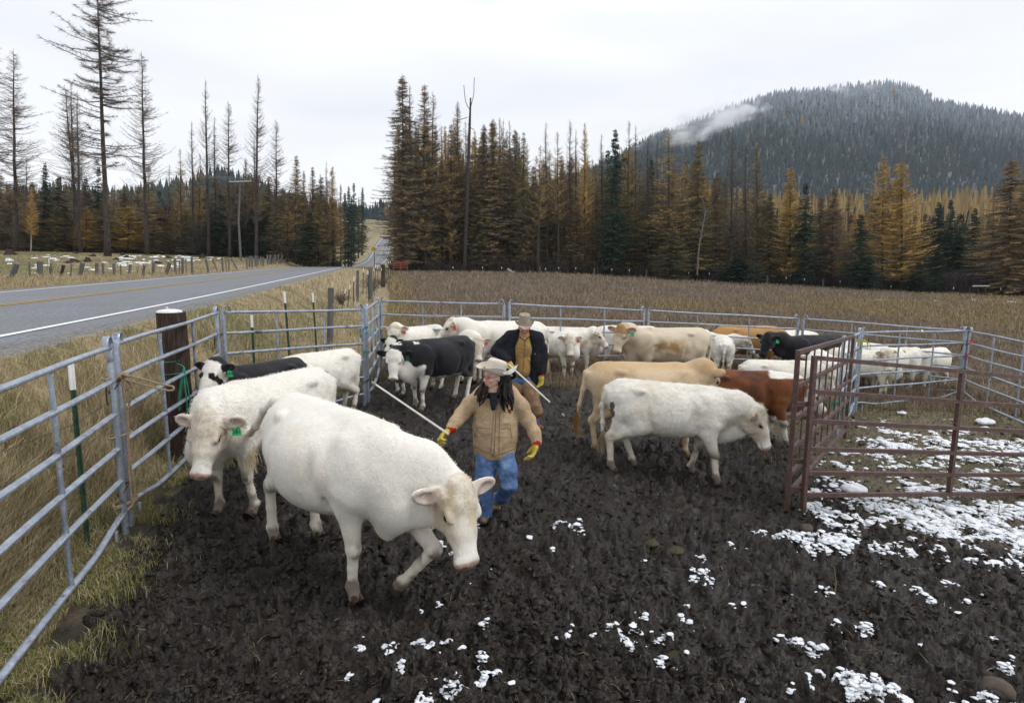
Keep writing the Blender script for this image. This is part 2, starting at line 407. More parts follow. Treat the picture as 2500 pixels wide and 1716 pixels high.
m = NT('snow'); m.set(m.ramp(m.noise(14, 4), [(.3, (.58, .61, .66)), (.6, (.80, .82, .85))]), .6, 0, .3)
m.bump(m.noise(60, 3), .4, .01); SNOW = m.m
def surf_z(x, y):
    """height of the finished ground, relief included"""
    pm, pg = pen_mask(x, y); ro = (NZ.f2(x*2.2, y*2.2, 3)-.5)*.10
    return ground_smooth(x, y)+mud_relief(x, y)*pm*(1-.45*pg)+ro*(1-pm)-.02*pm
def lumps(name, x, y, r_, flat, sink, seed, mat, label, cat, rough_=.25, attrs=None, rows=4, n=8):
    """many small rounded lumps resting on the ground, one mesh"""
    q = np.random.RandomState(seed); k = len(x); z = surf_z(x, y); per = rows*n+1; V = np.zeros((k, per, 3), np.float32); rot = q.rand(k)*6.28; el = .7+.7*q.rand(k)
    for i in range(rows):
        ph = (i/(rows-.35))*math.pi*.5; ph = -.35+ph*1.12
        for j in range(n):
            a = 2*np.pi*j/n+i*.4; rr_ = r_*math.cos(ph)*(1+rough_*(q.rand(k)-.5)*2); cx_, cy_ = np.cos(a)*rr_*el, np.sin(a)*rr_/el
            V[:, i*n+j, 0] = x+cx_*np.cos(rot)-cy_*np.sin(rot); V[:, i*n+j, 1] = y+cx_*np.sin(rot)+cy_*np.cos(rot); V[:, i*n+j, 2] = z+r_*flat*math.sin(ph)*(1+rough_*(q.rand(k)-.5)*2)-sink*r_
    V[:, -1] = np.stack([x+r_*.1*q.randn(k), y+r_*.1*q.randn(k), z+r_*flat-sink*r_], 1)
    b_ = np.arange(k)*per; Q = np.concatenate([np.stack([b_+i*n+j, b_+i*n+(j+1) % n, b_+(i+1)*n+(j+1) % n, b_+(i+1)*n+j], 1) for i in range(rows-1) for j in range(n)])
    T = np.concatenate([np.stack([b_+(rows-1)*n+j, b_+(rows-1)*n+(j+1) % n, b_+per-1], 1) for j in range(n)])
    o = link(name, mesh_np(name, V.reshape(-1, 3), Q, T, True, None, mat)); return tag(o, label, cat, None, 'stuff')
rl = np.random.RandomState(91)
def sy_(n, y0, y1): u = rl.rand(n); return 1/((1/y0)*(1-u)+(1/y1)*u)
n = 420000; y = sy_(n, 2.3, 13.6); x = (-.62+1.72*rl.rand(n))*(y+1)
amt = snow_amount(x, y); nn = NZ.f2(x*1.9+7, y*2.6, 2)*.40+NZ.f2(x*6, y*8+3, 2, .6)*.35+NZ.f2(x*16, y*20+3, 2, .6)*.25
cov = amt-np.clip(.5-(nn-.5)*3.4, 0, 1)+.055*np.clip(mud_relief(x, y)/.1, -1, 1)
cov = cov-.048*smooth((5.35-y)/.3); ok = (cov > 0) & (amt > .02) & (x > fence_x(y)+.3) & (rl.rand(n) < .8); x, y, cov = x[ok], y[ok], cov[ok]
r_ = (.008+.022*rl.rand(len(x))**2+.036*np.minimum(1, cov/.25)*rl.rand(len(x)))*(.50+.085*y)
lumps('snow', x, y, r_*1.1, .25, .08, 5, SNOW, 'patchy wet snow lying in clumps on the trampled mud', 'snow', .32, None, 3, 7); print('snow clumps', len(x))
m = NT('mud_clod'); P_ = m.coord()
m.set(m.mix(.5, m.ramp(m.noise(7, 5, .75, P_), [(.3, (.0042, .0025, .0015)), (.52, (.0115, .0069, .0040)), (.70, (.033, .0205, .0122))]), m.ramp(m.noise(30, 4, .75, P_), [(.38, (.0038, .0024, .0015)), (.52, (.0135, .0086, .0054)), (.66, (.048, .032, .0205))])), m.ramp(m.noise(9, 3), [(.35, (.36,)*3), (.6, (.8,)*3)]), 0, .36); m.bump(m.noise(55, 3, .6, P_), .5, .010); CLOD = m.m
n = 120000; y = sy_(n, 2.2, 14); x = (-.62+1.8*rl.rand(n))*(y+1); dn = NZ.f2(x*1.3+5, y*1.3, 3); pmv, pgv = pen_mask(x, y)
ok = (rl.rand(n) < .15+1.5*np.clip(dn-.32, 0, 1)) & (pmv > .35); x, y = x[ok], y[ok]
r_ = (.005+.026*rl.rand(len(x))**2.6)*(.8+.05*y); lumps('mud_clods', x, y, r_, .70, .22, 6, CLOD, 'loose wet clods churned up by hooves all over the pen', 'clods', .85, None, 3, 6); print('clods', len(x))

# snow patches on the meadow across the road and a few on the field
def snow_patches(pts):
    V, Q = [], []; n = 0; rr = np.random.RandomState(5)
    for (x, y, rx, ry) in pts:
        k = 14; a = np.linspace(0, 2*np.pi, k, endpoint=False); e = 1+.35*(rr.rand(k)-.5)*2
        ring = np.stack([x+np.cos(a)*rx*e, y+np.sin(a)*ry*e], 1); ring2 = np.stack([x+np.cos(a)*rx*e*.6, y+np.sin(a)*ry*e*.6], 1)
        c0 = np.array([[x, y]]); P = np.concatenate([ring, ring2, c0])
        h = np.concatenate([np.full(k, -.06), np.full(k, .05), [.07]])
        V.append(np.stack([P[:, 0], P[:, 1], ground_smooth(P[:, 0], P[:, 1])+h+.05], 1))
        for i in range(k):
            j = (i+1) % k; Q.append([n+i, n+j, n+k+j, n+k+i]); Q.append([n+k+i, n+k+j, n+2*k, n+2*k])
        n += 2*k+1
    V = np.concatenate(V); q4 = [q for q in Q if q[2] != q[3]]; t3 = [q[:3] for q in Q if q[2] == q[3]]
    return V, q4, t3
rr = np.random.RandomState(3); pts = []
for i in range(190):
    px = rr.rand()**.9*790; py = rr.uniform(616, 668) if px > 350 else rr.uniform(608, 690)
    if rr.rand() < .5: px = rr.uniform(280, 640); py = rr.uniform(622, 655)
    d = ray(px, py)
    if d.z > -0.0005:
        pass
    p = None
    for Y in np.arange(34, 118, 3.0):
        q = CAM+d*(Y/d.y)
        if q.z < gz(q.x, q.y): p = q; break
    if p is None: continue
    s = rr.uniform(.10, .34)*(1 if rr.rand() < .9 else 2.2)
    dd, _ = road_rel(np.array([p.x]), np.array([p.y]))
    if dd[0] > -16: continue
    pts.append((p.x, p.y, s*rr.uniform(1, 2.2), s*rr.uniform(.8, 1.6)))
V, q4, t3 = snow_patches(pts)
tag(link('snow', mesh_np('snow', V, q4, t3, True, None, SNOW)), kind='stuff', label='scattered snow patches on the green meadow across the road', cat='snow')
pts = []
for (px, py, s) in [(2060, 702, .5), (1985, 700, .3), (2150, 733, .3), (2160, 706, .5), (2210, 708, .4), (2250, 712, .5), (2280, 716, .4), (2390, 716, .4), (2290, 735, .3), (2440, 700, .5), (2370, 712, .6), (1770, 690, .3), (2470, 738, .5), (2380, 733, .25)]:
    p = on_ground(px, py); pts.append((p.x, p.y, s*1.6, s))
V, q4, t3 = snow_patches(pts)
tag(link('snow', mesh_np('snow', V, q4, t3, True, None, SNOW)), kind='stuff', label='small snow patches at the far edge of the brown field', cat='snow')

# ------------------------------------------------------------------ road
def strip(name, dl, dr, lift, mat, i0=0, i1=None, dash=None, kind='structure', edge_noise=0):
    C_ = RC[i0:i1]; N_ = RNV[i0:i1]; k = len(C_); cols = 7 if dr-dl > 3 else 2
    us = np.linspace(dl, dr, cols); V = []
    for u in us:
        uu = u+(edge_noise*(NZ.f2(C_[:, 1]*.6, C_[:, 1]*0+u, 2)-.5) if u in (us[0], us[-1]) else 0)
        V.append(np.stack([C_[:, 0]+N_[:, 0]*uu, C_[:, 1]+N_[:, 1]*uu, C_[:, 2]+lift-.012*abs(u)*.6], 1))
    V = np.stack(V, 1).reshape(-1, 3)
    i = (np.arange(k-1)[:, None]*cols+np.arange(cols-1)[None, :]).ravel()
    me = mesh_np(name, V, np.stack([i, i+1, i+cols+1, i+cols], 1), None, True, None, mat)
    return me
m = NT('asphalt'); P_ = m.coord()
c = m.mix(.5, m.ramp(m.noise(55, 4, .75, P_), [(.32, (.06, .064, .072)), (.5, (.155, .162, .178)), (.7, (.33, .34, .36))]), m.ramp(m.noise(14, 4, .8, P_), [(.36, (.06, .064, .072)), (.5, (.165, .172, .188)), (.64, (.36, .37, .39))]))
c = m.mix(m.ramp(m.noise(.5, 4, .6, P_), [(.35, (0,)*3), (.7, (.35,)*3)]), c, (.12, .125, .135))
m.set(c, .85, 0, .3); m.bump(m.noise(90, 3, .7, P_), .5, .008); ASPH = m.m
road = link('road', strip('road', -4.35, 4.65, 0.0, ASPH, edge_noise=.25)); tag(road, kind='structure')
WHT = plain('road_white', (.72, .72, .74), .7, var=.12, scale=20); YEL = plain('road_yellow', (.42, .30, .085), .7, var=.2, scale=20)
for nm, a, b, mt, lb in (('edge_line', 3.5, 3.64, WHT, 'solid white edge line on the near side of the road'), ('edge_line', -3.66, -3.52, WHT, 'solid white edge line on the far side of the road'),
                 ('centre_line', -.17, -.06, YEL, 'left stripe of the double yellow centre line'), ('centre_line', .07, .18, YEL, 'right stripe of the double yellow centre line')):
    o = link(nm, strip(nm, a, b, .012, mt)); tag(o, kind='structure')
# ------------------------------------------------------------------ metals and woods
def metal_mat(name, base, rough, metal, rust=0, streak=(1, 1, 1), var=.25):
    m = NT(name); P_ = m.coord(); b = np.array(base)
    c = m.ramp(m.noise(7, 5, .65, P_, streak), [(.28, tuple(b*(1-var))), (.5, tuple(b)), (.74, tuple(np.minimum(1, b*(1+var)+.03)))])
    c = m.mix(m.ramp(m.noise(28, 4, .7, P_), [(.56, (0,)*3), (.62, (.35,)*3)]), c, tuple(np.minimum(1, b*1.5+.08)))
    if rust: c = m.mix(m.ramp(m.noise(4.5, 6, .75, P_), [(.60-rust*.1, (0,)*3), (.68, (.85,)*3)]), c, (.075, .030, .016))
    m.set(c, m.ramp(m.noise(12, 4), [(.3, (rough-.12,)*3), (.7, (rough+.15,)*3)]), metal, .5)
    m.bump(m.noise(60, 3), .12, .004); return m.m
GALV = metal_mat('galvanised_steel', (.30, .34, .40), .42, .55, rust=.35)
BROWNSTEEL = metal_mat('brown_painted_steel', (.085, .045, .036), .55, .15, rust=.5)
REDSTEEL = plain('red_paint', (.30, .075, .045), .6)
TPOST = plain('green_post_paint', (.035, .075, .045), .6, var=.35, scale=20)
WHITEP = plain('white_paint', (.80, .80, .80), .6, var=.08)
m = NT('weathered_wood'); P_ = m.coord()
c = m.ramp(m.noise(10, 5, .7, P_, (6, 6, .6)), [(.3, (.05, .047, .045)), (.5, (.12, .115, .11)), (.7, (.24, .235, .22))]); m.set(c, .9, 0, .2)
m.bump(m.noise(14, 4, .7, P_, (8, 8, .5)), .6, .01); WOODG = m.m
m = NT('dark_wet_wood'); P_ = m.coord()
c = m.ramp(m.noise(9, 5, .7, P_, (7, 7, .5)), [(.3, (.012, .008, .006)), (.5, (.038, .023, .016)), (.72, (.11, .072, .05))]); m.set(c, .75, 0, .3)
m.bump(m.noise(12, 4, .7, P_, (8, 8, .4)), .8, .015); WOODD = m.m
WIRE = plain('rusty_wire', (.10, .085, .075), .7, .4)
ROPE = plain('old_rope', (.26, .20, .13), .95, var=.35, scale=60)
GTWINE = plain('green_twine', (.03, .22, .14), .8, var=.3); BTWINE = plain('blue_twine', (.16, .36, .46), .8); YTWINE = plain('yellow_twine', (.42, .38, .05), .8); RTWINE = plain('red_twine', (.42, .05, .04), .8)

RUST = plain('rusty_chain', (.070, .034, .022), .8, .3, var=.5, scale=30)
RAILZ = [1.78, 1.47, 1.15, .83, .52, .20]
def panel(A, B, label, name='corral_panel', group='galvanised corral panels around the pen', curlA=True, curlB=True, legs=True, mids=2):
    """one tube panel from ground point A to ground point B"""
    A, B = Vector(A), Vector(B); Ld = (B-A).length
    t = thing(name, A, label, 'corral panel', group)
    u = np.array((B-A).normalized()); up = np.array([0, 0, 1.])
    sd = np.cross(u, up); sd /= np.linalg.norm(sd)
    def P(s, h, o=0): return u*s+up*h+sd*o
    g = .05; jit = random.Random(label)
    for k, h in enumerate(RAILZ):
        r = (.022, .030); n = 10
        ss = np.linspace(g, Ld-g, 22)
        if k == 5:
            e = np.minimum(ss-g, Ld-g-ss); hh = h-.09*smooth((e-.0)/.85)
        elif k == 1:
            e = np.minimum(ss-g, Ld-g-ss); hh = h+0*ss
        else: hh = h+.0*ss
        hh = hh+.006*np.sin(ss*2.1+k*1.7+jit.random()*6)
        mb = MB(); mb.loft([P(s, z_) for s, z_ in zip(ss, hh)], [r]*len(ss), n, up=sd)
        mb.build('rail', GALV, t)
    for i in range(mids):
        s = Ld*(i+1)/(mids+1)+jit.uniform(-.05, .05); zz = RAILZ
        # short pieces between the rails, pinched flat at each end, one bent strip
        mb = MB()
        for k in range(5):
            a, b = zz[k]-.026, zz[k+1]+.02-(.09 if k == 4 else 0)
            hs = np.linspace(a, b, 6); rr_ = [(.010, .024), (.017, .020), (.019, .019), (.019, .019), (.017, .020), (.010, .024)]
            mb.loft([P(s, h_) for h_ in hs], rr_, 8, up=sd)
        mb.build('upright', GALV, t)
    for (s0, d, curl) in ((.025, 1, curlA), (Ld-.025, -1, curlB)):
        mb = MB()
        pts = [P(s0, -.03), P(s0, .5), P(s0, 1.2), P(s0, 1.74)]; rad = [(.030, .037)]*4
        if curl:
            for a in np.linspace(0, 205, 9):
                a = R(a); pts.append(P(s0+d*(.058-.058*math.cos(a)), 1.80+.085*math.sin(a))); rad.append((.036-.010*min(1, a/3), .009))
        else: pts.append(P(s0, 1.9)); rad.append((.03, .02))
        # note: first axis of the section lies across the panel
        mb.loft(pts, rad, 10, up=u*d); mb.build('end_post', GALV, t)
        if legs:
            mb = MB(); s1 = s0+d*.24
            mb.loft([P(s1, -.04), P(s1, .1), P(s1, RAILZ[5]-.08)], [(.030, .014), (.026, .018), (.018, .018)], 8, up=sd); mb.build('foot', GALV, t)
    for hz_ in (RAILZ[1]-.06, RAILZ[4]-.10):
        mb = MB(); mb.loft([P(Ld+.01+.062*math.cos(a), hz_+.05*math.sin(a*1.0+.6)+.004*math.sin(a*9), .046*math.sin(a)) for a in np.linspace(0, 2*math.pi, 22)], .0075, 5, cap=False); mb.build('chain', RUST, t)
    mb = MB(); mb.loft([P(Ld-.05, RAILZ[1]-.04, -.045), P(Ld-.055, RAILZ[1]-.13, -.05), P(Ld-.05, RAILZ[1]-.22, -.046)], .007, 5); mb.build('chain', RUST, t)
    return t
def top_pt(px, py, h=1.9, near=2.5):
    """ground point below the top (h high) seen at this photograph point"""
    d = ray(px, py); lo = near; Y = near
    while Y < 200:
        p = CAM+d*(Y/d.y)
        if p.z-gz(p.x, p.y) < h: break
        Y += .05
    return Vector((p.x, p.y, gz(p.x, p.y)))
def along(P, Q, t): v = Vector(P).lerp(Vector(Q), t); v.z = gz(v.x, v.y); return v
P1 = Vector((-3.70, 5.36, 0)); P2 = Vector((-4.18, 8.15, 0)); P3 = Vector((-2.77, 11.05, 0)); P4 = Vector((-3.12, 13.87, 0))
P1 = top_pt(277, 811); P2 = top_pt(531, 745); P3 = top_pt(892, 740); P4 = Vector((-3.15, 13.87, gz(-3.15, 13.87)))
def off_line(P, px, Lp):
    """from P, the point at length Lp that lies in the vertical plane seen at column px"""
    d = ray(px, 760); k = d.x/d.y
    # |(k*Y, Y) - P| = Lp, the farther root unless it is behind
    a = 1+k*k; b = -2*(k*P.x+P.y); c = P.x**2+P.y**2-Lp**2; D = b*b-4*a*c
    Y = -b/(2*a) if D < 0 else (-b+math.sqrt(D))/(2*a)
    Y2 = -b/(2*a) if D < 0 else (-b-math.sqrt(D))/(2*a)
    return (Vector((k*Y, Y, gz(k*Y, Y))), Vector((k*Y2, Y2, gz(k*Y2, Y2))))
P5 = top_pt(1238, 729.5); P6 = top_pt(1578, 747.5); P7 = top_pt(1956, 767.5); P8 = top_pt(2366, 797)
P9 = top_pt(2600, 838)
print('posts', [tuple(round(a, 2) for a in p) for p in (P1, P2, P3, P4, P5, P6, P7, P8, P9)], [round((a-b).length, 2) for a, b in ((P1, P2), (P2, P3), (P3, P4), (P4, P5), (P5, P6), (P6, P7), (P7, P8), (P8, P9))])
P0 = P1+Vector((1.12, -3.60, 0)); P0.z = -.02
def shift(P, Q, s):  # a point moved from P towards Q
    d = (Vector(Q)-Vector(P)).normalized()*s; r = Vector(P)+d; r.z = gz(r.x, r.y); return r
gg = .045
P1a = Vector((P1.x+.05, P1.y-.13, P1.z-.01))
panel(P0, P1a, 'galvanised tube panel nearest the camera, running out of the left edge', curlA=False)
panel(shift(P1, P2, 0), shift(P2, P1, gg), 'galvanised tube panel passing in front of the thick dark wooden post')
panel(shift(P2, P3, gg), shift(P3, P2, gg), 'galvanised tube panel behind the two white cattle, with white tipped posts behind it')
panel(shift(P3, P4, gg), shift(P4, P3, gg), 'narrow galvanised panel seen nearly edge on at the far left corner of the pen', mids=2)
panel(shift(P4, P5, gg), shift(P5, P4, gg), 'galvanised panel of the back fence behind the black cow with the white face')
panel(shift(P5, P6, gg), shift(P6, P5, gg), 'galvanised panel of the back fence beside the man in the dark jacket')
panel(shift(P6, P7, gg), shift(P7, P6, gg), 'galvanised panel of the back fence behind the large cream cow')
panel(shift(P7, P8, gg), shift(P8, P7, gg), 'galvanised panel of the back fence behind the white cattle in the side alley')
panel(shift(P8, P9, gg), P9, 'galvanised panel at the right edge, tied with red twine at its left post', curlB=False)
B0 = Vector((5.97, 10.55, gz(5.97, 10.55))); B1 = top_pt(2101, 798)
G1 = Vector((3.30, 6.62, gz(3.30, 6.62)))
panel(B0, shift(B1, B0, .05), 'galvanised alley panel between the brown picket gate and the yellow twine corner', mids=2)
panel(shift(B1, P8, .05), shift(P8, B1, .08), 'galvanised alley panel with a small white disc on its top rail')
# little white disc and gaps on that rail
d0 = MB(); dd_ = (P8-B1).normalized(); c0 = B1+dd_*((P8-B1).length*.52); c0.z += 1.80
nrm = np.cross(np.array(dd_), [0, 0, 1]); nrm = nrm*(1 if nrm[1] < 0 else -1)
d0.tube(np.array(c0)+nrm*.027, np.array(c0)+nrm*.035, .032, 14); tag(d0.build('disc', WHITEP), 'small round white disc fixed to the top rail of the alley panel', 'disc')

# ------------------------------------------------------------------ brown square-tube gates
def sq(mb, a, b, s=.05, s2=None):
    a, b = np.array(a, float), np.array(b, float); d = b-a; Ld = np.linalg.norm(d); d = d/Ld
    up = np.array([0, 0, 1.]) if abs(d[2]) < .9 else np.array(sqn); x = np.cross(d, up); x /= np.linalg.norm(x); y = np.cross(x, d)
    s2 = s2 or s
    V = [p+x*i*s/2+y*j*s2/2 for p in (a, b) for i, j in ((-1, -1), (1, -1), (1, 1), (-1, 1))]
    mb.add(V, [[0, 3, 2, 1], [4, 5, 6, 7]]+[[i, (i+1) % 4, 4+(i+1) % 4, 4+i] for i in range(4)])
sqn = (1, 0, 0)
def gate(A, B, label, heights, posts, pickets=(), name='brown_gate', cat='gate', mat=None, lowfrac=1.0, tube=.05, cut_end=None):
    A, B = Vector(A), Vector(B); t = thing(name, A, label, cat)
    global sqn
    u = np.array((B-A).normalized()); up = np.array([0, 0, 1.]); sqn = tuple(u); Ld = (B-A).length; mat = mat or BROWNSTEEL
    P = lambda s, h, o=0: u*s+up*h
    for h in heights:
        mb = MB(); sq(mb, P(tube/2+.002, h), P(Ld-tube/2-.002, h), tube*.96); mb.build('rail', mat, t, smooth_=False)
    for s, h0, h1 in posts:
        mb = MB(); sq(mb, P(s, h0), P(s, h1), tube); mb.build('upright', mat, t, smooth_=False)
    if pickets:
        n, h0, h1 = pickets
        for i in range(n):
            s = Ld*(i+1)/(n+1); mb = MB(); sq(mb, P(s, h0), P(s, h1), .018); mb.build('picket', mat, t, smooth_=False)
    return t
# long gate on the right
gm = Vector((5.46, 7.30, 0)); gA = Vector((3.42, 6.60, gz(3.42, 6.60))); gdir = (Vector((gm.x, gm.y, 0))-Vector((gA.x, gA.y, 0))).normalized()
Lg = 4.86; gB = gA+gdir*Lg; gB.z = gz(gA.x+gdir.x*2.2, gA.y+gdir.y*2.2)*2-gA.z; gB.z = gA.z-.56
gh = [1.86, 1.48, 1.14, .80, .50, .22]
gh = [1.865, 1.475, 1.13, .80, .51, .245]
Lgt = (gB-gA).length
g1 = gate(gA, gB, 'long brown steel gate with six rails across the snowy pen on the right', gh, [(0, .02, 1.885), (Lgt/2, .22, 1.84), (Lgt, .0, 1.885)])
# picket gate, running back to the galvanised alley panel
GA_ = Vector((3.26, 6.66, gz(3.26, 6.66))); GB_ = Vector((6.02, 10.35, gz(6.02, 10.35)-.0))
L2 = (GB_-GA_).length
g2 = gate(GA_, GB_, 'brown steel gate with thin vertical pickets running back beside the red calf', [1.90, 1.50, 1.12, .76, .45, .22], [(0, .02, 1.925), (L2, .05, 1.925)], (8, .47, 1.88))
for hz_ in (1.30, .62, .28): h_ = MB(); h_.box((.08, .0, hz_), (.16, .06, .05)); h_.build('hinge', BROWNSTEEL, g2, smooth_=False)

# ------------------------------------------------------------------ posts
def tpost(parent, base, h, lean=(0, 0), tip=.22):
    b = np.array(base); top = b+np.array([lean[0], lean[1], h]); d = top-b
    mb = MB()
    for (w_, t_) in ((.045, .008), (.008, .042)):
        V = []
        for p in (b+[0, 0, -.1], b+d*(1-tip/h)):
            V += [p+[i*w_/2, j*t_/2, 0] for i, j in ((-1, -1), (1, -1), (1, 1), (-1, 1))]
        mb.add(V, [[0, 3, 2, 1], [4, 5, 6, 7]]+[[i, (i+1) % 4, 4+(i+1) % 4, 4+i] for i in range(4)])
    for k in range(int(h/.055)):
        p = b+d*(.05+k*.055)/h
        if (.05+k*.055)/h < .98-tip/h: mb.box(p+[0, -.024, 0], (.014, .012, .016))
    o = mb.build('steel_post', TPOST, parent, smooth_=False)
    mb = MB()
    for (w_, t_) in ((.049, .012), (.012, .046)):
        V = []
        for p in (b+d*(1-tip/h), top):
            V += [p+[i*w_/2, j*t_/2, 0] for i, j in ((-1, -1), (1, -1), (1, 1), (-1, 1))]
        mb.add(V, [[0, 3, 2, 1], [4, 5, 6, 7]]+[[i, (i+1) % 4, 4+(i+1) % 4, 4+i] for i in range(4)])
    mb.build('white_tip', WHITEP, o, smooth_=False)
def wpost(parent, base, h, r, lean=(0, 0), mat=None, name='wooden_post', sides=10):
    mb = MB(); b = np.array(base); d = np.array([lean[0], lean[1], h]); rn = random.Random(int(abs(b[0]*1000)))
    ts_ = np.linspace(-.12, 1, 8)
    P = [b+d*t+np.array([rn.uniform(-1, 1), rn.uniform(-1, 1), 0])*r*.08 for t in ts_]
    mb.loft(P, [r*(1+.06*rn.uniform(-1, 1)) for _ in ts_], sides)
    o = mb.build(name, mat or WOODG, parent); return o
def wires(parent, pts, hs, r=.0022, name='wire', barbs=False):
    for h in hs:
        mb = MB(); P = []
        for a, b in zip(pts[:-1], pts[1:]):
            for t in np.linspace(0, 1, 5)[:-1]:
                q = np.array(a)*(1-t)+np.array(b)*t; q[2] += h-.025*math.sin(math.pi*t); P.append(q)
        q = np.array(pts[-1]).copy(); q[2] += h; P.append(q)
        mb.loft(P, r, 4)
        if barbs:
            P = np.array(P); seg = np.linalg.norm(np.diff(P, axis=0), axis=1); cs = np.concatenate([[0], np.cumsum(seg)])
            for s in np.arange(.1, min(cs[-1], 26), .13):
                q = np.array([np.interp(s, cs, P[:, i]) for i in range(3)])
                for v in ((.012, .004, .014), (-.011, -.004, .015)):
                    mb.tube(q-np.array(v), q+np.array(v), .0016, 3)
        mb.build(name, WIRE, parent)
# fence between the pen and the road
fence = thing('barbed_wire_fence', (0, 0, 0), 'barbed wire fence of white tipped steel posts on the roadside grass bank', 'fence')
fpts = []
def fp(kind, px, py, bx=None, by=None, Y=None, h=None, r=.06, lean=None, mat=None):
    if Y is None:
        b = on_ground(bx, by) if by else top_pt(px, py, h)
        Y = b.y
    else: b = at_y(bx or px, Y)
    top = at_dist(px, py, Y)
    if bx is None: b = Vector((top.x, Y, gz(top.x, Y)))
    hh = top.z-b.z; ln = (top.x-b.x, 0)
    fpts.append((Y, b))
    if kind == 't': tpost(fence, b, hh, ln, tip=.24)
    else: wpost(fence, b, hh, r, ln, mat)
    return b
tp0 = fp('t', 172, 884, Y=5.0)
fp('t', 614, 769, Y=11.3); fp('t', 694, 712, 699, Y=12.4); fp('t', 763, 715, 766, Y=15.2); fp('w', 808, 703, 797, Y=16.6, r=.085)
fp('t', 844, 705, 834, 754); fp('t', 854.5, 695, 848, 750); fp('t', 864, 676, 862, 747); fp('w', 873, 660.6, 873, 736, r=.085); fp('t', 887.5, 654.7, 885.5, 719)
fp('t', 898, 660, Y=33.5); fp('w', 904, 657, Y=34.5, r=.13); fp('t', 912.5, 653, Y=39); fp('t', 916.5, 646, Y=43); fp('t', 922, 649, Y=46); fp('t', 931, 654, Y=48); fp('w', 935, 647, Y=49, r=.17, mat=WOODD)
fp('t', 942, 642, Y=56); fp('t', 948, 638, Y=62); fp('t', 953, 638, Y=68); fp('t', 957, 632, Y=76)
fpts.sort(key=lambda a: a[0])
ws = [tuple(b) for _, b in fpts]
wpos = Vector((-4.62, 7.62, gz(-4.62, 7.62)))
pre = [(-3.3, 1.0, gz(-3.3, 1.0)), ws[0], tuple(wpos)]+ws[1:]
wires(fence, pre, (.35, .62, .90, 1.15), .0026, barbs=True)
# the thick dark post tied with green twine, with a broken pale post behind it
bb = on_ground(432, 1112); bb.x = at_dist(431, 900, bb.y).x
topw = at_dist(428, 762, bb.y)
post = thing('timber_post', bb, 'thick dark wooden post capped with snow and tied with green twine to the panel', 'post')
wp = wpost(post, (0, 0, 0), topw.z-bb.z, .165, (-.02, 0), WOODD, 'post_shaft', 20)
mb = MB(); hh = topw.z-bb.z; mb.loft([(-.04, 0, hh-.002), (-.04, 0, hh+.02), (-.04, 0, hh+.035)], [.15, .14, .07], 18); mb.build('snow_cap', SNOW, post)
pb = at_y(402, bb.y+.45); tpz = at_dist(404, 748, bb.y+.45); mb = MB()
hp = tpz.z-pb.z; mb.loft([(0, 0, 0), (0, 0, hp-.45), (0, 0, hp-.22), (.0, 0, hp-.08), (-.02, 0, hp)], [(.09, .07), (.09, .07), (.095, .06), (.05, .035), (.008, .01)], 9)
o = mb.build('broken_post', plain('bleached_wood', (.38, .38, .36), .9, var=.4, scale=14), None, pb); tag(o, 'bleached broken post with a jagged top behind the thick dark post', 'post')
def strands(name, pts_list, r, mat, label, cat='twine'):
    mb = MB()
    for P in pts_list: mb.loft(P, r, 6)
    return tag(mb.build(name, mat), label, cat)
rnd = random.Random(4)
def spl(P, n=6):
    P = np.array(P, float); k = len(P); t = np.linspace(0, k-1, (k-1)*n+1); Q = []
    for a in t:
        i = min(int(a), k-2); f = a-i; p0 = P[max(i-1, 0)]; p1 = P[i]; p2 = P[i+1]; p3 = P[min(i+2, k-1)]
        Q.append(.5*((2*p1)+(-p0+p2)*f+(2*p0-5*p1+4*p2-p3)*f*f+(-p0+3*p1-3*p2+p3)*f**3))
    return np.array(Q)
c = np.array(bb)
ring = lambda z_, r_, dz: [c+np.array([-.02+r_*math.cos(a), r_*math.sin(a), z_+dz*math.sin(a+1)]) for a in np.linspace(0, 2*math.pi, 17)]
pk = [ring(1.28, .176, .02), ring(1.12, .176, .015)]
kn = c+np.array([.22, -.22, 1.22])
pk.append(spl([c+np.array([.1, -.17, 1.26]), kn, kn+[.02, -.02, -.1]]))
for i in range(9):
    e = [rnd.uniform(-.10, .05), rnd.uniform(-.04, .03), 0]
    pk.append(spl([kn, kn+np.array([e[0]*.4, e[1], -.18]), kn+np.array([e[0]*.9, e[1], -.38]), kn+np.array([e[0], e[1], -.5-.12*rnd.random()])]))
strands('baling_twine', pk, .006, GTWINE, 'green twine wound round the thick dark post and knotted at the panel')
# rope at the nearest joint
j = np.array([(P1.x+P1a.x)/2+.0, (P1.y+P1a.y)/2, gz(P1.x, P1.y)])
def loopr(z_, rx, ry, n=2):
    return [j+np.array([rx*math.cos(a), ry*math.sin(a), z_+.012*a/6]) for a in np.linspace(0, 2*math.pi*n, 14*n)]
rp_ = [loopr(1.47, .06, .16), loopr(.92, .055, .15, 1), loopr(.25, .06, .16, 2)]
rp_.append(spl([j+np.array([.07, 0, 1.50]), j+np.array([.2, .02, 1.47]), j+np.array([.42, .05, 1.40]), j+np.array([.50, .06, 1.38]), j+np.array([.48, .05, 1.345]), j+np.array([.3, .03, 1.385]), j+np.array([.08, 0, 1.46])]))
rp_.append(spl([j+np.array([.08, .02, 1.46]), j+np.array([.15, .02, 1.35]), j+np.array([.09, .02, 1.2]), j+np.array([.06, .02, 1.0]), j+np.array([.055, 0, .6]), j+np.array([.07, -.02, .28])]))
rp_.append(spl([j+np.array([.06, 0, 1.46]), j+np.array([.065, .02, 1.1]), j+np.array([.06, .02, .7]), j+np.array([.075, .02, .3]), j+np.array([.05, -.08, .2])]))
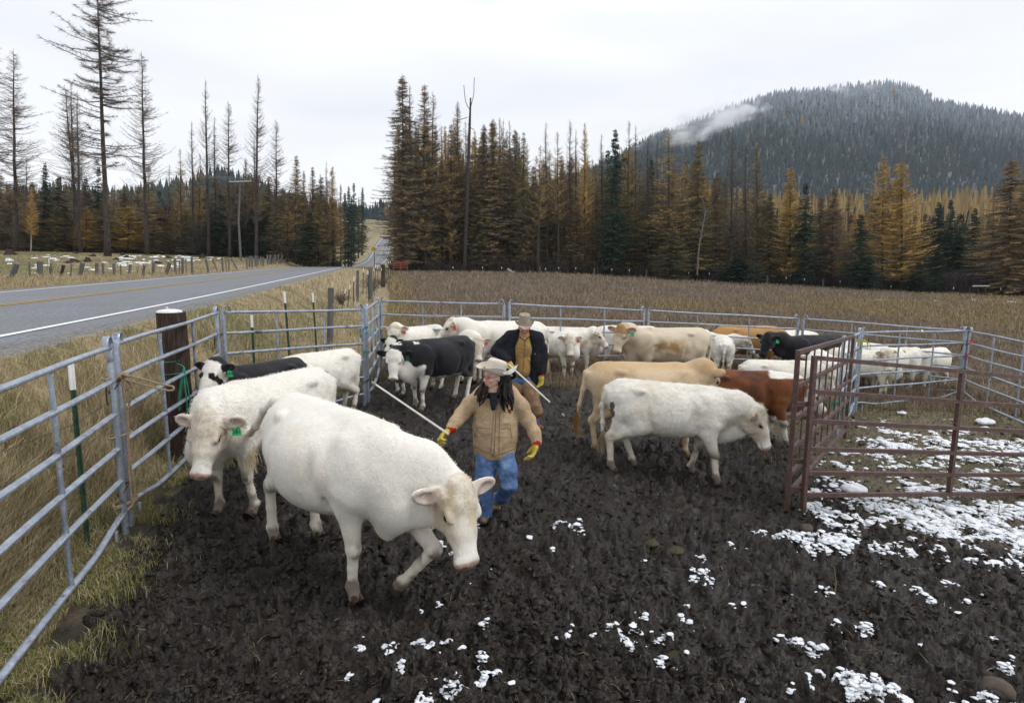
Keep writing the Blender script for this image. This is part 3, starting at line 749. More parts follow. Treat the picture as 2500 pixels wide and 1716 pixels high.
rp_.append([j+np.array([.05+.03*math.cos(a), .03*math.sin(a)*2, 1.48+.03*math.sin(a*1.3)]) for a in np.linspace(0, 12, 30)])
strands('rope', rp_, .010, ROPE, 'pale rope lashing the two nearest panels together with a loose loop', 'rope')
def knot(p, mat, label, n=10, s=.08, r=.006, nm='baling_twine'):
    L_ = []
    for i in range(n):
        a = rnd.uniform(0, 6.28); q = np.array(p)
        L_.append(spl([q+np.array([rnd.uniform(-1, 1), rnd.uniform(-1, 1), rnd.uniform(-.5, .5)])*s*.3, q+np.array([math.cos(a), math.sin(a), rnd.uniform(.0, .8)])*s*.7, q+np.array([math.cos(a)*1.3, math.sin(a)*1.3, rnd.uniform(-.9, .3)])*s, q+np.array([math.cos(a), math.sin(a), -1.2*rnd.random()])*s*1.2]))
    for k in range(3): L_.append([np.array(p)+np.array([.05*math.cos(a), .05*math.sin(a), k*.012]) for a in np.linspace(0, 6.28, 12)])
    strands(nm, L_, r, mat, label)
knot(B1+Vector((.03, -.05, 1.58)), YTWINE, 'yellow twine tied round the alley corner post', 10, .13)
gq = at_dist(2041, 987, 10.4); knot(gq, GTWINE, 'green twine bundle on the far end of the brown picket gate', 14, .12)
knot(P3+Vector((0, -.06, 1.37)), BTWINE, 'light blue twine hanging on the corner post behind the white calf', 8, .12)
knot(P3+Vector((.02, -.05, .98)), GTWINE, 'thin green twine round the corner post at the end of the white pole', 4, .07, .004)
knot(P8+Vector((0, -.06, 1.52)), RTWINE, 'upper red twine knot on the post where alley panel meets back fence', 7, .10)
knot(P8+Vector((0, -.06, 1.16)), RTWINE, 'lower red twine knot on the post where alley panel meets back fence', 7, .10)

# ------------------------------------------------------------------ old fence beyond the road
fence = thing('post_and_wire_fence', (0, 0, 0), 'old leaning wooden post fence along the meadow across the road', 'fence')
a_ = [(190, 205, 90, 405, .15), (333, 200, 315, 375, .05), (450, 178, 440, 375, .17), (575, 200, 570, 390, .08), (722, 222, 658, 395, .10), (812, 210, 780, 385, .05), (940, 195, 875, 378, .15), (1098, 195, 1080, 370, .12),
      (1163, 195, 1163, 360, .09), (1290, 203, 1288, 378, .11), (1370, 218, 1360, 350, .05), (1480, 215, 1448, 332, .11), (1570, 240, 1535, 310, .03), (1640, 222, 1600, 340, .11), (1745, 190, 1720, 335, .12), (1925, 190, 1860, 325, .17),
      (1942, 250, 1952, 320, .03), (1985, 150, 1980, 325, .12), (2035, 165, 2025, 290, .05), (2072, 140, 2062, 285, .12), (2108, 150, 2107, 250, .05), (2175, 120, 2172, 275, .11)]
L1 = [(x/4.648, 600+y/4.648, bx/4.648, 600+by/4.648, r) for x, y, bx, by, r in a_]
b_ = [(75, 275, 72, 420, .11), (225, 305, 245, 400, .13), (290, 305, 345, 400, .09), (390, 290, 392, 400, .11), (430, 290, 425, 390, .06), (458, 300, 455, 385, .08), (490, 305, 545, 375, .11), (640, 285, 645, 345, .12), (672, 275, 672, 350, .14), (697, 275, 697, 350, .12),
      (735, 270, 735, 345, .16), (757, 275, 757, 345, .08), (785, 280, 795, 345, .11), (812, 285, 815, 345, .14), (855, 265, 860, 345, .14), (885, 262, 885, 345, .16), (903, 268, 900, 340, .10), (918, 285, 920, 340, .08), (938, 260, 938, 335, .18), (968, 262, 975, 335, .16), (1012, 262, 990, 335, .16),
      (1060, 290, 1050, 340, .12), (1085, 295, 1070, 345, .12), (1125, 285, 1115, 335, .12), (1148, 280, 1140, 335, .12), (1215, 305, 1215, 360, .14), (1250, 300, 1247, 352, .14), (1285, 310, 1287, 350, .18), (1300, 315, 1300, 350, .12), (1330, 325, 1330, 355, .16), (1362, 318, 1360, 352, .16), (1400, 320, 1400, 350, .16),
      (1440, 322, 1440, 350, .14), (1482, 320, 1482, 348, .14), (1522, 325, 1520, 350, .16)]
L1 += [(450+x/4.225, 560+y/4.225, 450+bx/4.225, 560+by/4.225, r) for x, y, bx, by, r in b_]
fw = []
for (x, y, bx, by, r) in L1:
    off = np.interp(bx, [100, 400, 700, 830], [11.5, 9.5, 7.2, 5.5]); k = ((1250-bx)/F_PX-ROAD_T)*ROAD_C
    Y = (9.1+off)/k; b = at_y(bx, Y); tp = at_dist(x, y, Y)
    hh = max(.5, min(1.9, tp.z-b.z)); fw.append((Y, tuple(b)))
    wpost(fence, b, hh, r*.95, (tp.x-b.x, 0), WOODG if r != .10 else WOODD)
b = at_y(119.5, fw[3][0]-.4); tp = at_dist(120, 633, b.y); tpost(fence, b, tp.z-b.z, (0, 0), .45)
fw.sort(); wires(fence, [p for _, p in fw], (.4, .75, 1.0), .005)
# fence in front of the wood behind the field
fence = thing('wire_fence', (0, 0, 0), 'thin wire fence with white tipped posts along the foot of the wood', 'fence')
for (px, py, k) in [(1106, 665, 't'), (1178, 667, 't'), (1225, 664, 't'), (1318, 650, 'w'), (1332, 655, 't'), (1364, 652, 't'), (1406, 653, 't'), (1451, 654, 'w'), (1494, 656, 't'), (1537, 658, 't'), (1579.5, 659, 'w'), (1631, 662, 't'), (1682.5, 664, 't'), (1733, 666, 't'), (1780, 671, 't'), (1827, 670, 't'), (1876, 672, 'w'), (1922, 676, 't'), (1967, 680, 't'), (2013, 682, 'w'), (2055, 685, 't'), (2098, 687, 't'), (2140, 690, 'w'), (2181, 699, 't'), (2222, 701, 't'), (2257, 704, 't'), (2335, 701, 't'), (2451, 703, 't'), (2486, 705, 't')]:
    Y = np.interp(px, [950, 1600, 2300, 2500], [99, 97, 88, 84]); b = at_y(px, Y); tp = at_dist(px, py, Y)
    h = min(1.6, max(.9, tp.z-b.z))
    if k == 't':
        mb = MB(); mb.tube((b.x, b.y, b.z-.1), (b.x, b.y, b.z+h-.3), .03, 5); mb.build('steel_post', TPOST, fence)
        mb = MB(); mb.tube((b.x, b.y, b.z+h-.3), (b.x, b.y, b.z+h), .05, 5); mb.build('white_tip', WHITEP, fence)
    else: wpost(fence, b, h, .11)
# red gate at the corner of the wood
gL = at_y(960, 92); gR = at_y(994, 92); tpz = at_dist(975, 637.5, 92).z
gt = gate(gL, gR, 'small red steel gate at the corner of the wood by the road', [tpz-gL.z-.05-i*.24 for i in range(5)], [(0, .0, tpz-gL.z), (.5*(gR-gL).length, .1, tpz-gL.z-.05), ((gR-gL).length, 0, tpz-gL.z)], (), 'red_gate', 'gate', REDSTEEL, tube=.09)
# timber stand at the edge of the field
st = thing('hay_rack', at_y(2394, 82), 'low dark timber frame with a pale pole on top, far right field edge', 'rack')
o0 = Vector(st.location)
for px, py in ((2374, 714.5), (2395, 714), (2414, 716)):
    b = at_y(px, 82)-o0; tpz = at_dist(px, 699, 82).z-o0.z; wpost(st, b, tpz-b.z, .09, (0, 0), WOODD)
mb = MB(); a = at_dist(2374, 698.5, 82)-o0; b = at_dist(2416, 698.5, 82)-o0; mb.tube(a, b, .09, 8); mb.build('pole', plain('bleached_wood', (.38, .38, .36)), st)
mb = MB(); a = at_dist(2404, 709, 82)-o0; b = at_dist(2412, 700, 82)-o0; mb.tube(a, b, .05, 8); mb.build('brace', WOODG, st)

# ------------------------------------------------------------------ along the road: sign, guard rails, power poles
b = at_y(914, 118); sg = thing('warning_sign', b, 'yellow diamond warning sign on a post beside the road', 'sign')
s_top = at_dist(913, 600.5, 118).z-b.z; s_bot = at_dist(913, 616, 118).z-b.z; cz = (s_top+s_bot)/2; hs = (s_top-s_bot)/2
mb = MB(); mb.box((0, .05, cz/2-.1), (.12, .12, cz)); mb.build('post', WOODG, sg, smooth_=False)
mb = MB(); ca = .06
V = []
for yy in (-.05, -.02): V += [(0, yy, cz+hs), (hs*.98, yy, cz), (0, yy, cz-hs), (-hs*.98, yy, cz)]
mb.add(V, [[0, 3, 2, 1], [4, 5, 6, 7]]+[[i, (i+1) % 4, 4+(i+1) % 4, 4+i] for i in range(4)])
mb.build('sign_plate', plain('sign_yellow', (.80, .58, .02), .5, var=.05), sg, smooth_=False)
mb = MB()
for (x0, n, z0, w_) in ((-.28, 3, cz+.16, .15), (-.52, 7, cz-.08, .12)):
    for i in range(n): mb.box((x0+i*(w_+.03)+w_/2, -.056, z0), (w_*.75, .008, .13))
mb.build('lettering', plain('sign_black', (.02, .02, .02), .5), sg, smooth_=False)
def guard(i0, i1, dl, label):
    t = thing('guard_rail', (0, 0, 0), label, 'guard rail', 'guard rails on the far side of the road')
    C_ = RC[i0:i1]+np.concatenate([RNV[i0:i1]*dl, np.zeros((i1-i0, 1))], 1)
    mb = MB(); V = []; prof = [(0, .45), (.05, .52), (0, .6), (.05, .68), (0, .78), (-.02, .78), (-.02, .45)]
    for (p, n_) in zip(C_, RNV[i0:i1]): V += [np.array([p[0]+n_[0]*a, p[1]+n_[1]*a, p[2]+z_-.05]) for a, z_ in prof]
    k = len(prof); Q = [[i*k+j, i*k+(j+1) % k, (i+1)*k+(j+1) % k, (i+1)*k+j] for i in range(len(C_)-1) for j in range(k)]
    mb.add(V, Q); mb.build('beam', plain('guard_rail_steel', (.50, .50, .50), .5, .4), t)
    for p in C_[::2]: mb = MB(); mb.box((p[0]-.12, p[1], p[2]+.3), (.15, .15, .95)); mb.build('post', WOODG, t, smooth_=False)
def ridx(y): return int(np.searchsorted(RC[:, 1], y))
guard(ridx(128), ridx(262), -4.9, 'curved steel guard rail on the left where the road dips')
guard(ridx(272), ridx(345), -4.9, 'distant steel guard rail on the left climbing the hill')
def power_pole(px, ptop, Y, label, arm=4.2, base_px=None, r=.19):
    b = at_y(base_px or px, Y); top = at_dist(px, ptop, Y); h = top.z-b.z
    t = thing('power_pole', b, label, 'power pole', 'power poles beside the road')
    mb = MB(); mb.loft([(0, 0, -.2), (0, 0, h*.5), (top.x-b.x, 0, h)], [r, r*.85, r*.65], 10); mb.build('pole', WOODG, t)
    a = R(-13); ux, uy = math.cos(a), math.sin(a)
    mb = MB(); zc = h-.55
    V = Matrix.Rotation(a+R(0), 3, 'Z'); mb.box((top.x-b.x, -.2, zc), (arm, .14, .18), V); mb.build('crossarm', plain('pale_timber', (.40, .40, .39), .85), t, smooth_=False)
    for s in (-.46, -.22, .22, .46):
        mb = MB(); q = np.array([top.x-b.x+ux*arm*s, -.2+uy*arm*s, zc+.09]); mb.loft([q, q+[0, 0, .12], q+[0, 0, .2], q+[0, 0, .28]], [.02, .03, .07, .04], 8); mb.build('insulator', plain('insulator_grey', (.35, .37, .36), .3), t)
    return t, [Vector((b.x+top.x-b.x+ux*arm*s, b.y-.2+uy*arm*s, b.z+zc+.38)) for s in (-.46, -.22, .22, .46)]
_, A1 = power_pole(587, 435, 96, 'nearest grey power pole with a pale crossarm in front of the bare larches', 4.0, 588)
_, A2 = power_pole(813, 555, 205, 'smaller power pole with a crossarm near the guard rail', 3.6, None, .22)
_, A3 = power_pole(886.5, 570, 300, 'far power pole with a crossarm on the hillside', 3.0, None, .22)
mb = MB()
A0 = [Vector((a.x-78+i*.0, a.y-52, a.z+8)) for i, a in enumerate(A1)]
for S in (zip(A0, A1), zip(A1, A2)):
    for a, b in S:
        mb.loft([np.array(a.lerp(b, t))-np.array([0, 0, 2.4*4*t*(1-t)]) for t in np.linspace(0, 1, 20)], .012, 4)
tag(mb.build('power_lines', plain('wire_grey', (.25, .26, .28), .6)), 'thin power lines strung between the poles across the left of the sky', 'power lines')
# ------------------------------------------------------------------ conifers
def crown_mat(name, lo, hi, accent, amt, rough=.9):
    m = NT(name); t = m.attr('tint')
    c = m.ramp(t, [(0, lo), (1, hi)])
    oi = m.n('ShaderNodeObjectInfo').outputs['Random']
    f = m.math('ADD', m.attr('acc'), m.math('MULTIPLY', m.math('SUBTRACT', oi, .5), .35))
    c = m.mix(m.ramp(f, [(max(0, 1-amt-.12), (0,)*3), (min(1, 1-amt+.12), (1,)*3)]), c, accent)
    m.set(c, rough, 0, .1); return m.m
BARK = plain('bark_grey_brown', (.055, .045, .040), .95, var=.45, scale=3)
BARKP = plain('bark_pale', (.30, .28, .26), .95, var=.3, scale=5)
CM = dict(bare=crown_mat('twigs_bare', (.075, .064, .058), (.17, .145, .125), (.30, .20, .10), .14),
          brown=crown_mat('needles_brown', (.075, .064, .050), (.235, .19, .135), (.42, .285, .115), .26),
          olive=crown_mat('needles_olive', (.062, .064, .044), (.19, .18, .115), (.40, .28, .11), .22),
          gold=crown_mat('needles_gold', (.26, .17, .06), (.54, .37, .135), (.62, .42, .14), .35),
          halfgold=crown_mat('needles_half_gold', (.12, .095, .06), (.32, .24, .13), (.56, .39, .14), .45),
          green=crown_mat('needles_green', (.022, .042, .030), (.068, .105, .072), (.06, .08, .05), .15))
def conifer(seed, kind, wobb=.03, H=30.0, cb=.2, Rmax=3.4, nbr=260, tw=34, up=.3, droop=0, twl=.45, tww=.05, gap=.1, irregular=.25, tip=.9):
    r = np.random.RandomState(seed)
    # trunk
    mb = MB(); hs = np.linspace(0, 1, 12); bx = np.cumsum(r.randn(12)*.05); by = np.cumsum(r.randn(12)*.05); bx -= bx[0]; by -= by[0]
    rad = .30*(H/30)*(1-hs)**.85+.02; rad[0] *= 1.35
    mb.loft([(bx[i], by[i], H*hs[i]-(.4 if i == 0 else 0)) for i in range(12)], list(rad), 8)
    trunk = mb.mesh(kind+'_trunk', BARK)
    V, T, tint, acc = [], [], [], []; n = 0
    hb = cb+(1-cb)*r.rand(nbr)**.9*.985; hb.sort()
    seg = 4
    for i, h in enumerate(hb):
        if r.rand() < gap: continue
        q = (1-h)/(1-cb)                                 # 1 at the crown's foot, 0 at the tip
        Lb = (1 if wobb < .05 else (.45+.75*(.5+.5*math.sin(h*37)))) * Rmax*min(1, (q*1.02)**tip*1.35+.03)*(1-.25*max(0, q-.75)/.25)*(1+irregular*r.randn())
        Lb = max(.25, Lb); az = r.rand()*2*np.pi; z0 = h*H
        c, s_ = np.cos(az), np.sin(az); tt = np.linspace(0, 1, seg+1)
        rise = up*Lb*(tt**2)-droop*Lb*tt*(1-.35*tt) + .25*Lb*(q < .15)*tt
        wob = np.cumsum(r.randn(seg+1)*wobb*Lb); wob -= wob[0]
        x = np.interp(h, hs, bx)+c*Lb*tt-s_*wob; y = np.interp(h, hs, by)+s_*Lb*tt+c*wob; z = z0+rise
        P = np.stack([x, y, z], 1); w = (.012+.0075*Lb)*(1-tt*.85)
        # branch: three-sided
        ring = []
        for k in range(3):
            a = k*2.094; ring.append(P+np.stack([-s_*np.cos(a)*w, c*np.cos(a)*w, np.sin(a)*w], 1))
        B = np.stack(ring, 1).reshape(-1, 3); V.append(B)
        for k in range(seg):
            for j in range(3):
                a0, a1, b0, b1 = n+k*3+j, n+k*3+(j+1) % 3, n+(k+1)*3+j, n+(k+1)*3+(j+1) % 3
                T += [[a0, a1, b1], [a0, b1, b0]]
        tb = r.rand(); ab = r.rand(); nb = len(B); tint.append(np.full(nb, tb*.4)); acc.append(np.full(nb, 0)); n += nb
        m_ = max(3, int(tw*min(1.5, Lb/2.2)))
        u = r.rand(m_)**.8; base = np.stack([np.interp(u, tt, P[:, k]) for k in range(3)], 1)
        side = np.where(r.rand(m_) < .5, -1, 1); fl = twl*(1-.45*u)*(.6+.8*r.rand(m_))
        dx = (c*.45+(-s_)*side*.9); dy = (s_*.45+c*side*.9)
        dz = .35*r.randn(m_)-droop*.8+up*.35
        D = np.stack([dx+.35*r.randn(m_), dy+.35*r.randn(m_), dz], 1); D /= np.linalg.norm(D, axis=1)[:, None]
        W = np.cross(D, [0, 0, 1.0]); W /= np.linalg.norm(W, axis=1)[:, None]+1e-6
        W = W*np.cos(r.rand(m_)*3)[:, None]+np.array([0, 0, 1.])*np.sin(r.rand(m_)*3)[:, None]
        a = base-W*(tww/2); b = base+W*(tww/2); t_ = base+D*fl[:, None]
        if tww > .08:      # leafy: kite of two triangles
            mid = base+D*fl[:, None]*.55; a = mid-W*(tww/2); b = mid+W*(tww/2)
            tv = np.stack([base, a, t_, b], 1).reshape(-1, 3); idx = n+np.arange(m_)*4
            T += np.concatenate([np.stack([idx, idx+1, idx+2], 1), np.stack([idx, idx+2, idx+3], 1)]).tolist(); kk = 4
        else:
            tv = np.stack([a, b, t_], 1).reshape(-1, 3); idx = n+np.arange(m_)*3; T += np.stack([idx, idx+1, idx+2], 1).tolist(); kk = 3
        V.append(tv); tint.append(np.repeat(np.clip(tb*.6+.4*r.rand(m_), 0, 1), kk)); acc.append(np.repeat(np.clip(ab+.12*r.randn(m_), 0, 1), kk)); n += m_*kk
    crown = mesh_np(kind+'_crown', np.concatenate(V), None, T, False, {'tint': np.concatenate(tint), 'acc': np.concatenate(acc)}, CM[kind])
    return trunk, crown
TK = {
 'bare': [conifer(1, 'bare', cb=.20, Rmax=3.6, nbr=290, tw=34, up=.42, twl=.70, tww=.030, gap=.12), conifer(2, 'bare', cb=.28, Rmax=3.3, nbr=250, tw=34, up=.35, twl=.70, tww=.030), conifer(3, 'bare', cb=.36, Rmax=3.0, nbr=240, tw=32, up=.5, twl=.6, tww=.03)],
 'big': [conifer(4, 'bare', wobb=.075, cb=.30, Rmax=5.0, nbr=150, tw=70, up=.16, droop=.05, twl=1.1, tww=.045, irregular=.48, gap=.1, tip=.45)],
 'brown': [conifer(5, 'brown', cb=.05, Rmax=4.0, nbr=620, tw=56, up=.1, droop=.32, twl=.75, tww=.055), conifer(6, 'brown', cb=.12, Rmax=3.5, nbr=540, tw=52, up=.25, droop=.2, twl=.7, tww=.055), conifer(7, 'brown', cb=.25, Rmax=3.0, nbr=420, tw=42, up=.4, twl=.6, tww=.05)],
 'olive': [conifer(8, 'olive', cb=.03, Rmax=4.2, nbr=600, tw=54, up=.05, droop=.35, twl=.8, tww=.06), conifer(18, 'olive', cb=.08, Rmax=3.6, nbr=520, tw=50, up=.1, droop=.3, twl=.8, tww=.06)],
 'gold': [conifer(9, 'gold', cb=.08, Rmax=3.8, nbr=470, tw=58, up=.22, droop=.1, twl=.55, tww=.07), conifer(10, 'gold', cb=.25, Rmax=3.2, nbr=380, tw=50, up=.3, twl=.55, tww=.06)],
 'halfgold': [conifer(11, 'halfgold', cb=.08, Rmax=3.8, nbr=290, tw=34, up=.15, droop=.12, twl=.65, tww=.06, gap=.2), conifer(12, 'halfgold', cb=.35, Rmax=3.2, nbr=240, tw=34, up=.35, twl=.6, tww=.05)],
 'green': [conifer(13, 'green', cb=.04, Rmax=4.0, nbr=420, tw=60, up=.05, droop=.35, twl=.55, tww=.13), conifer(14, 'green', cb=.06, Rmax=4.6, nbr=340, tw=62, up=.12, droop=.3, twl=.6, tww=.14)],
}
_tn = [0]
def tree(px, top, Y, kind, hw, label, group=None, lean=0, cat='tree', var=None, name=None, trunk_mat=None, bx=None):
    """a conifer whose tip stands at photograph point (px, top), hw photograph pixels to each side, Y metres off"""
    _tn[0] += 1; rr_ = random.Random(_tn[0]*7+1)
    b = at_y((bx if bx is not None else px+lean), Y); tp = at_dist(px, top, Y); h = tp.z-b.z
    vs = TK[kind]; tr, cr = vs[var if var is not None else _tn[0] % len(vs)]
    nm = name or ('spruce_tree' if kind == 'green' else 'larch_tree')
    t = thing(nm, b, label, cat, group)
    base = {'big': 5.2}.get(kind, 3.8); sxy = 1.28*hw/F_PX*Y/base; sz_ = h/30
    t.rotation_euler = (0, math.atan2(tp.x-b.x, h), rr_.uniform(0, 6.28)) if abs(tp.x-b.x) < .3 else (0, math.atan2(tp.x-b.x, h), 0)
    for n_, me_, s_ in (('trunk', tr, (sz_*.95, sz_*.95, sz_)), ('crown', cr, (sxy, sxy, sz_))):
        o = link(n_, me_, t); o.scale = s_
        if n_ == 'trunk' and trunk_mat: o.material_slots[0].link = 'OBJECT'; o.material_slots[0].material = trunk_mat
    return t
# --- the larches left of the road, one by one
TL = [
 (34, 117, 104, 'bare', 50, 'tall bare larch with wide spreading upper branches near the left edge', 10, 0),
 (-20, 60, 92, 'bare', 64, 'larch at the very left edge with only the ends of its bare branches in view', 0, 1),
 (158, 207, 106, 'bare', 40, 'leaning bare larch whose trunk tilts left towards its top', 42, 0),
 (176, 198, 110, 'bare', 24, 'slim bare larch directly behind the leaning one', 10, 2),
 (192, 222, 112, 'bare', 30, 'bare larch with sagging side branches just right of the leaning one', 6, 1),
 (238, -62, 88, 'big', 62, 'tallest larch of all, thick trunk and long crooked bare branches, cut by the top edge', 26, 0),
 (347, 124, 104, 'bare', 38, 'tall larch with twiggy crown and some faded orange needles, right of the tallest larch', 14, 0),
 (440, 362, 112, 'halfgold', 20, 'small larch with a faded orange top left of the power pole', 6, 1),
 (470, 295, 114, 'bare', 18, 'thin bare larch left of the tall slender one', 4, 2),
 (504, 193, 110, 'bare', 20, 'tall slender bare larch left of the power pole', 6, 2),
 (526, 284, 116, 'bare', 17, 'thin bare larch right behind the tall slender one', 3, 1),
 (559, 245, 108, 'bare', 29, 'broad bare larch just left of the power pole', 3, 0),
 (632, 180, 106, 'bare', 24, 'tallest bare larch right of the power pole', -6, 0),
 (622, 335, 112, 'bare', 12, 'thin bare larch tight beside the tallest one right of the power pole', 3, 2),
 (675, 290, 112, 'bare', 27, 'bare larch with broad crown on the right of the pair past the power pole', 3, 0),
 (722, 377, 116, 'brown', 24, 'brown larch with a pointed top between power pole and road', 0, 1),
 (742, 415, 120, 'brown', 18, 'short brown larch left of the rusty topped pair', 0, 2),
 (762, 405, 122, 'brown', 20, 'rusty topped larch near the road', 0, 1),
 (784, 430, 126, 'olive', 22, 'dark dense larch left of the orange one near the road', 0, 0),
 (798, 394, 128, 'bare', 12, 'thin bare larch behind the orange one near the road', 0, 2),
 (812, 403, 122, 'gold', 21, 'bright orange larch near the road left of the dark spruces', 0, 0),
 (78, 455, 102, 'gold', 15, 'small yellow tree with a white trunk in front of the dark wood', 0, 1),
 (67, 385, 116, 'bare', 22, 'thin bare larch above the small yellow tree', 0, 2),
 (108, 393, 112, 'green', 17, 'narrow dark spruce at the left, tallest of its group', 0, 0),
 (145, 428, 113, 'green', 22, 'rounder dark spruce right of the narrow one at the left', 0, 1),
 (208, 430, 114, 'green', 18, 'dark spruce between the leaning larch and the tallest larch', 0, 0),
 (241, 405, 116, 'green', 18, 'dark spruce right behind the tallest larch', 0, 1),
 (212, 500, 108, 'gold', 24, 'low orange larch boughs left of the tallest larch', 0, 0),
 (315, 500, 110, 'gold', 36, 'low wide orange larch between the two tallest larches', 0, 0),
 (365, 400, 112, 'halfgold', 26, 'rusty larch behind the tall twiggy larch', 0, 0),
 (415, 400, 118, 'bare', 16, 'short bare larch left of the faded orange one', 0, 2),
 (489, 375, 118, 'halfgold', 18, 'rusty larch at the foot of the tall slender one', 0, 1),
 (600, 385, 116, 'brown', 16, 'brown larch right behind the power pole', 0, 2),
 (832, 448, 165, 'brown', 12, 'thin brown larch left of the last spruces by the road', 0, 2),
 (850, 452, 190, 'green', 13, 'dark spruce by the road, first of the last three', 0, 0),
 (864, 446, 225, 'green', 13, 'dark spruce by the road, middle one of the last three', 0, 1),
 (884, 455, 255, 'green', 11, 'dark spruce by the road, last one before the opening', 0, 0),
]
for px, top, Y, k, hw, lb, ln, v in TL:
    tree(px, top, Y, k, hw, lb, lean=ln, var=v, trunk_mat=BARKP if 'white trunk' in lb else None, name='yellow_tree' if 'white trunk' in lb else None)
tree(842, 470, 185, 'green', 13, 'dark spruce left of the last three spruces by the road', var=1); tree(857, 478, 205, 'green', 11, 'short dark spruce between the first two of the last three', var=0); tree(875, 480, 240, 'olive', 10, 'dark narrow larch between the last two spruces by the road', var=1)
# --- the wood behind the field
TR = [
 (982, 180, 100, 'brown', 46, 'tall dense brown larch standing nearest the road on its right side', 0), (1003, 205, 104, 'bare', 24, 'bare topped larch merging with the tall dense one by the road', 2),
 (1034, 203, 102, 'brown', 40, 'tall dense larch with orange tints, second from the road', 1), (1059, 222, 104, 'bare', 32, 'thin topped larch, third from the road', 0),
 (1100, 300, 103, 'brown', 28, 'dense larch left of the broken snag', 1), (1118, 246, 105, 'brown', 26, 'pointed brown larch just left of the broken snag', 2), (1095, 325, 110, 'gold', 14, 'small orange larch top left of the snag', 1),
 (1160, 318, 106, 'gold', 20, 'golden topped larch right of the broken snag', 1), (1183, 300, 104, 'brown', 30, 'dense brown larch right of the golden top by the snag', 0), (1203, 288, 103, 'brown', 36, 'tall dense brown larch above the man in the dark jacket', 0),
 (1222, 305, 107, 'bare', 18, 'thin bare larch right behind the tall dense one in the middle', 2), (1246, 293, 105, 'bare', 18, 'slim bare larch with a straight tip left of the drooping one', 1), (1262, 320, 108, 'brown', 24, 'brown larch beside the drooping one', 1),
 (1277, 320, 102, 'olive', 22, 'dark larch with a drooping broken crown left of the gap', 1), (1314, 352, 100, 'halfgold', 26, 'thin golden brown larch right of the gap', 1), (1335, 298, 104, 'bare', 20, 'bare larch with a rounded top right of the gap', 1),
 (1362, 320, 102, 'halfgold', 26, 'orange topped larch left of the tall bare pair', 1), (1393, 290, 104, 'bare', 20, 'tallest bare larch left of the bright golden one', 0), (1408, 315, 107, 'bare', 13, 'thin bare larch touching the bright golden one', 2),
 (1428, 298, 103, 'gold', 21, 'bright golden topped larch left of the dark spruce', 1), (1470, 326, 105, 'bare', 19, 'thin bare larch left of the dark spruce', 1), (1500, 311, 100, 'green', 30, 'tall dark spruce in the middle of the wood', 0),
 (1537, 293, 104, 'halfgold', 22, 'pale golden larch right of the tall dark spruce', 1), (1554, 305, 108, 'bare', 18, 'bare larch right behind the pale golden one', 2), (1584, 335, 103, 'bare', 22, 'dark bare larch in front of the hill', 1), (1606, 350, 106, 'bare', 12, 'very thin larch left of the large golden one', 2),
 (1635, 312, 97, 'halfgold', 46, 'large open golden larch in front of the misty hill', 0), (1703, 340, 98, 'olive', 36, 'dark larch with a rusty top right of the large open golden one', 1), (1675, 400, 106, 'halfgold', 20, 'short rusty larch between the golden and the dark one', 0),
 (1790, 337, 98, 'bare', 36, 'bare topped larch with long branches in front of the hill', 0), (1822, 358, 102, 'bare', 24, 'thin larch between two bare topped ones before the hill', 1), (1848, 350, 98, 'brown', 30, 'tall brown larch, last of the three before the hill', 2),
 (1745, 430, 100, 'brown', 26, 'brown larch between the rusty topped one and the bare topped one', 0), (1935, 402, 95, 'gold', 36, 'golden larch standing alone left of the small spruce', 0), (1968, 445, 93, 'green', 26, 'narrow dark green spruce right beside the golden larch', 1),
 (1880, 470, 97, 'olive', 30, 'dark larch left of the lone golden one', 0), (2037, 455, 95, 'brown', 36, 'brown larch left of the two tall golden ones', 1), (2005, 480, 98, 'brown', 30, 'low brown larch right of the narrow spruce', 0),
 (2100, 520, 88, 'green', 30, 'dark spruce in front of the tall golden pair', 0), (2157, 380, 92, 'gold', 44, 'tall golden larch, left one of the pair', 1), (2207, 388, 90, 'gold', 52, 'tall golden larch, right one of the pair', 0),
 (2292, 490, 100, 'green', 26, 'dark spruce right of the golden pair, tallest of its group', 0), (2322, 485, 104, 'green', 22, 'dark spruce second in the group at the right', 1), (2345, 520, 98, 'green', 28, 'broad dark spruce in the group at the right', 1), (2380, 505, 100, 'green', 26, 'last dark spruce of the group at the right', 0),
 (2292, 590, 88, 'green', 18, 'small spruce standing in front of the purple thicket', 0), (2260, 520, 106, 'green', 20, 'dark spruce just right of the golden pair', 1), (2125, 640, 86, 'green', 24, 'small dark spruce at the foot of the golden pair', 1), (2240, 640, 86, 'green', 26, 'low spruce left of the purple thicket', 1),
 (2470, 385, 86, 'brown', 58, 'large dense brown larch near the right edge', 0), (2430, 470, 92, 'halfgold', 40, 'rusty gold larch left of the large brown one at the right edge', 0), (2505, 430, 88, 'brown', 46, 'brown larch cut by the right edge', 1),
 (1640, 560, 94, 'olive', 34, 'low dark larch with orange boughs under the large golden one', 0), (1810, 620, 92, 'green', 40, 'low spreading green yew like conifer right of the pale leaning trunk', 1),
]
for px, top, Y, k, hw, lb, v in TR: tree(px, top, Y, k, hw, lb, var=v, lean=random.Random(px).uniform(-5, 5))
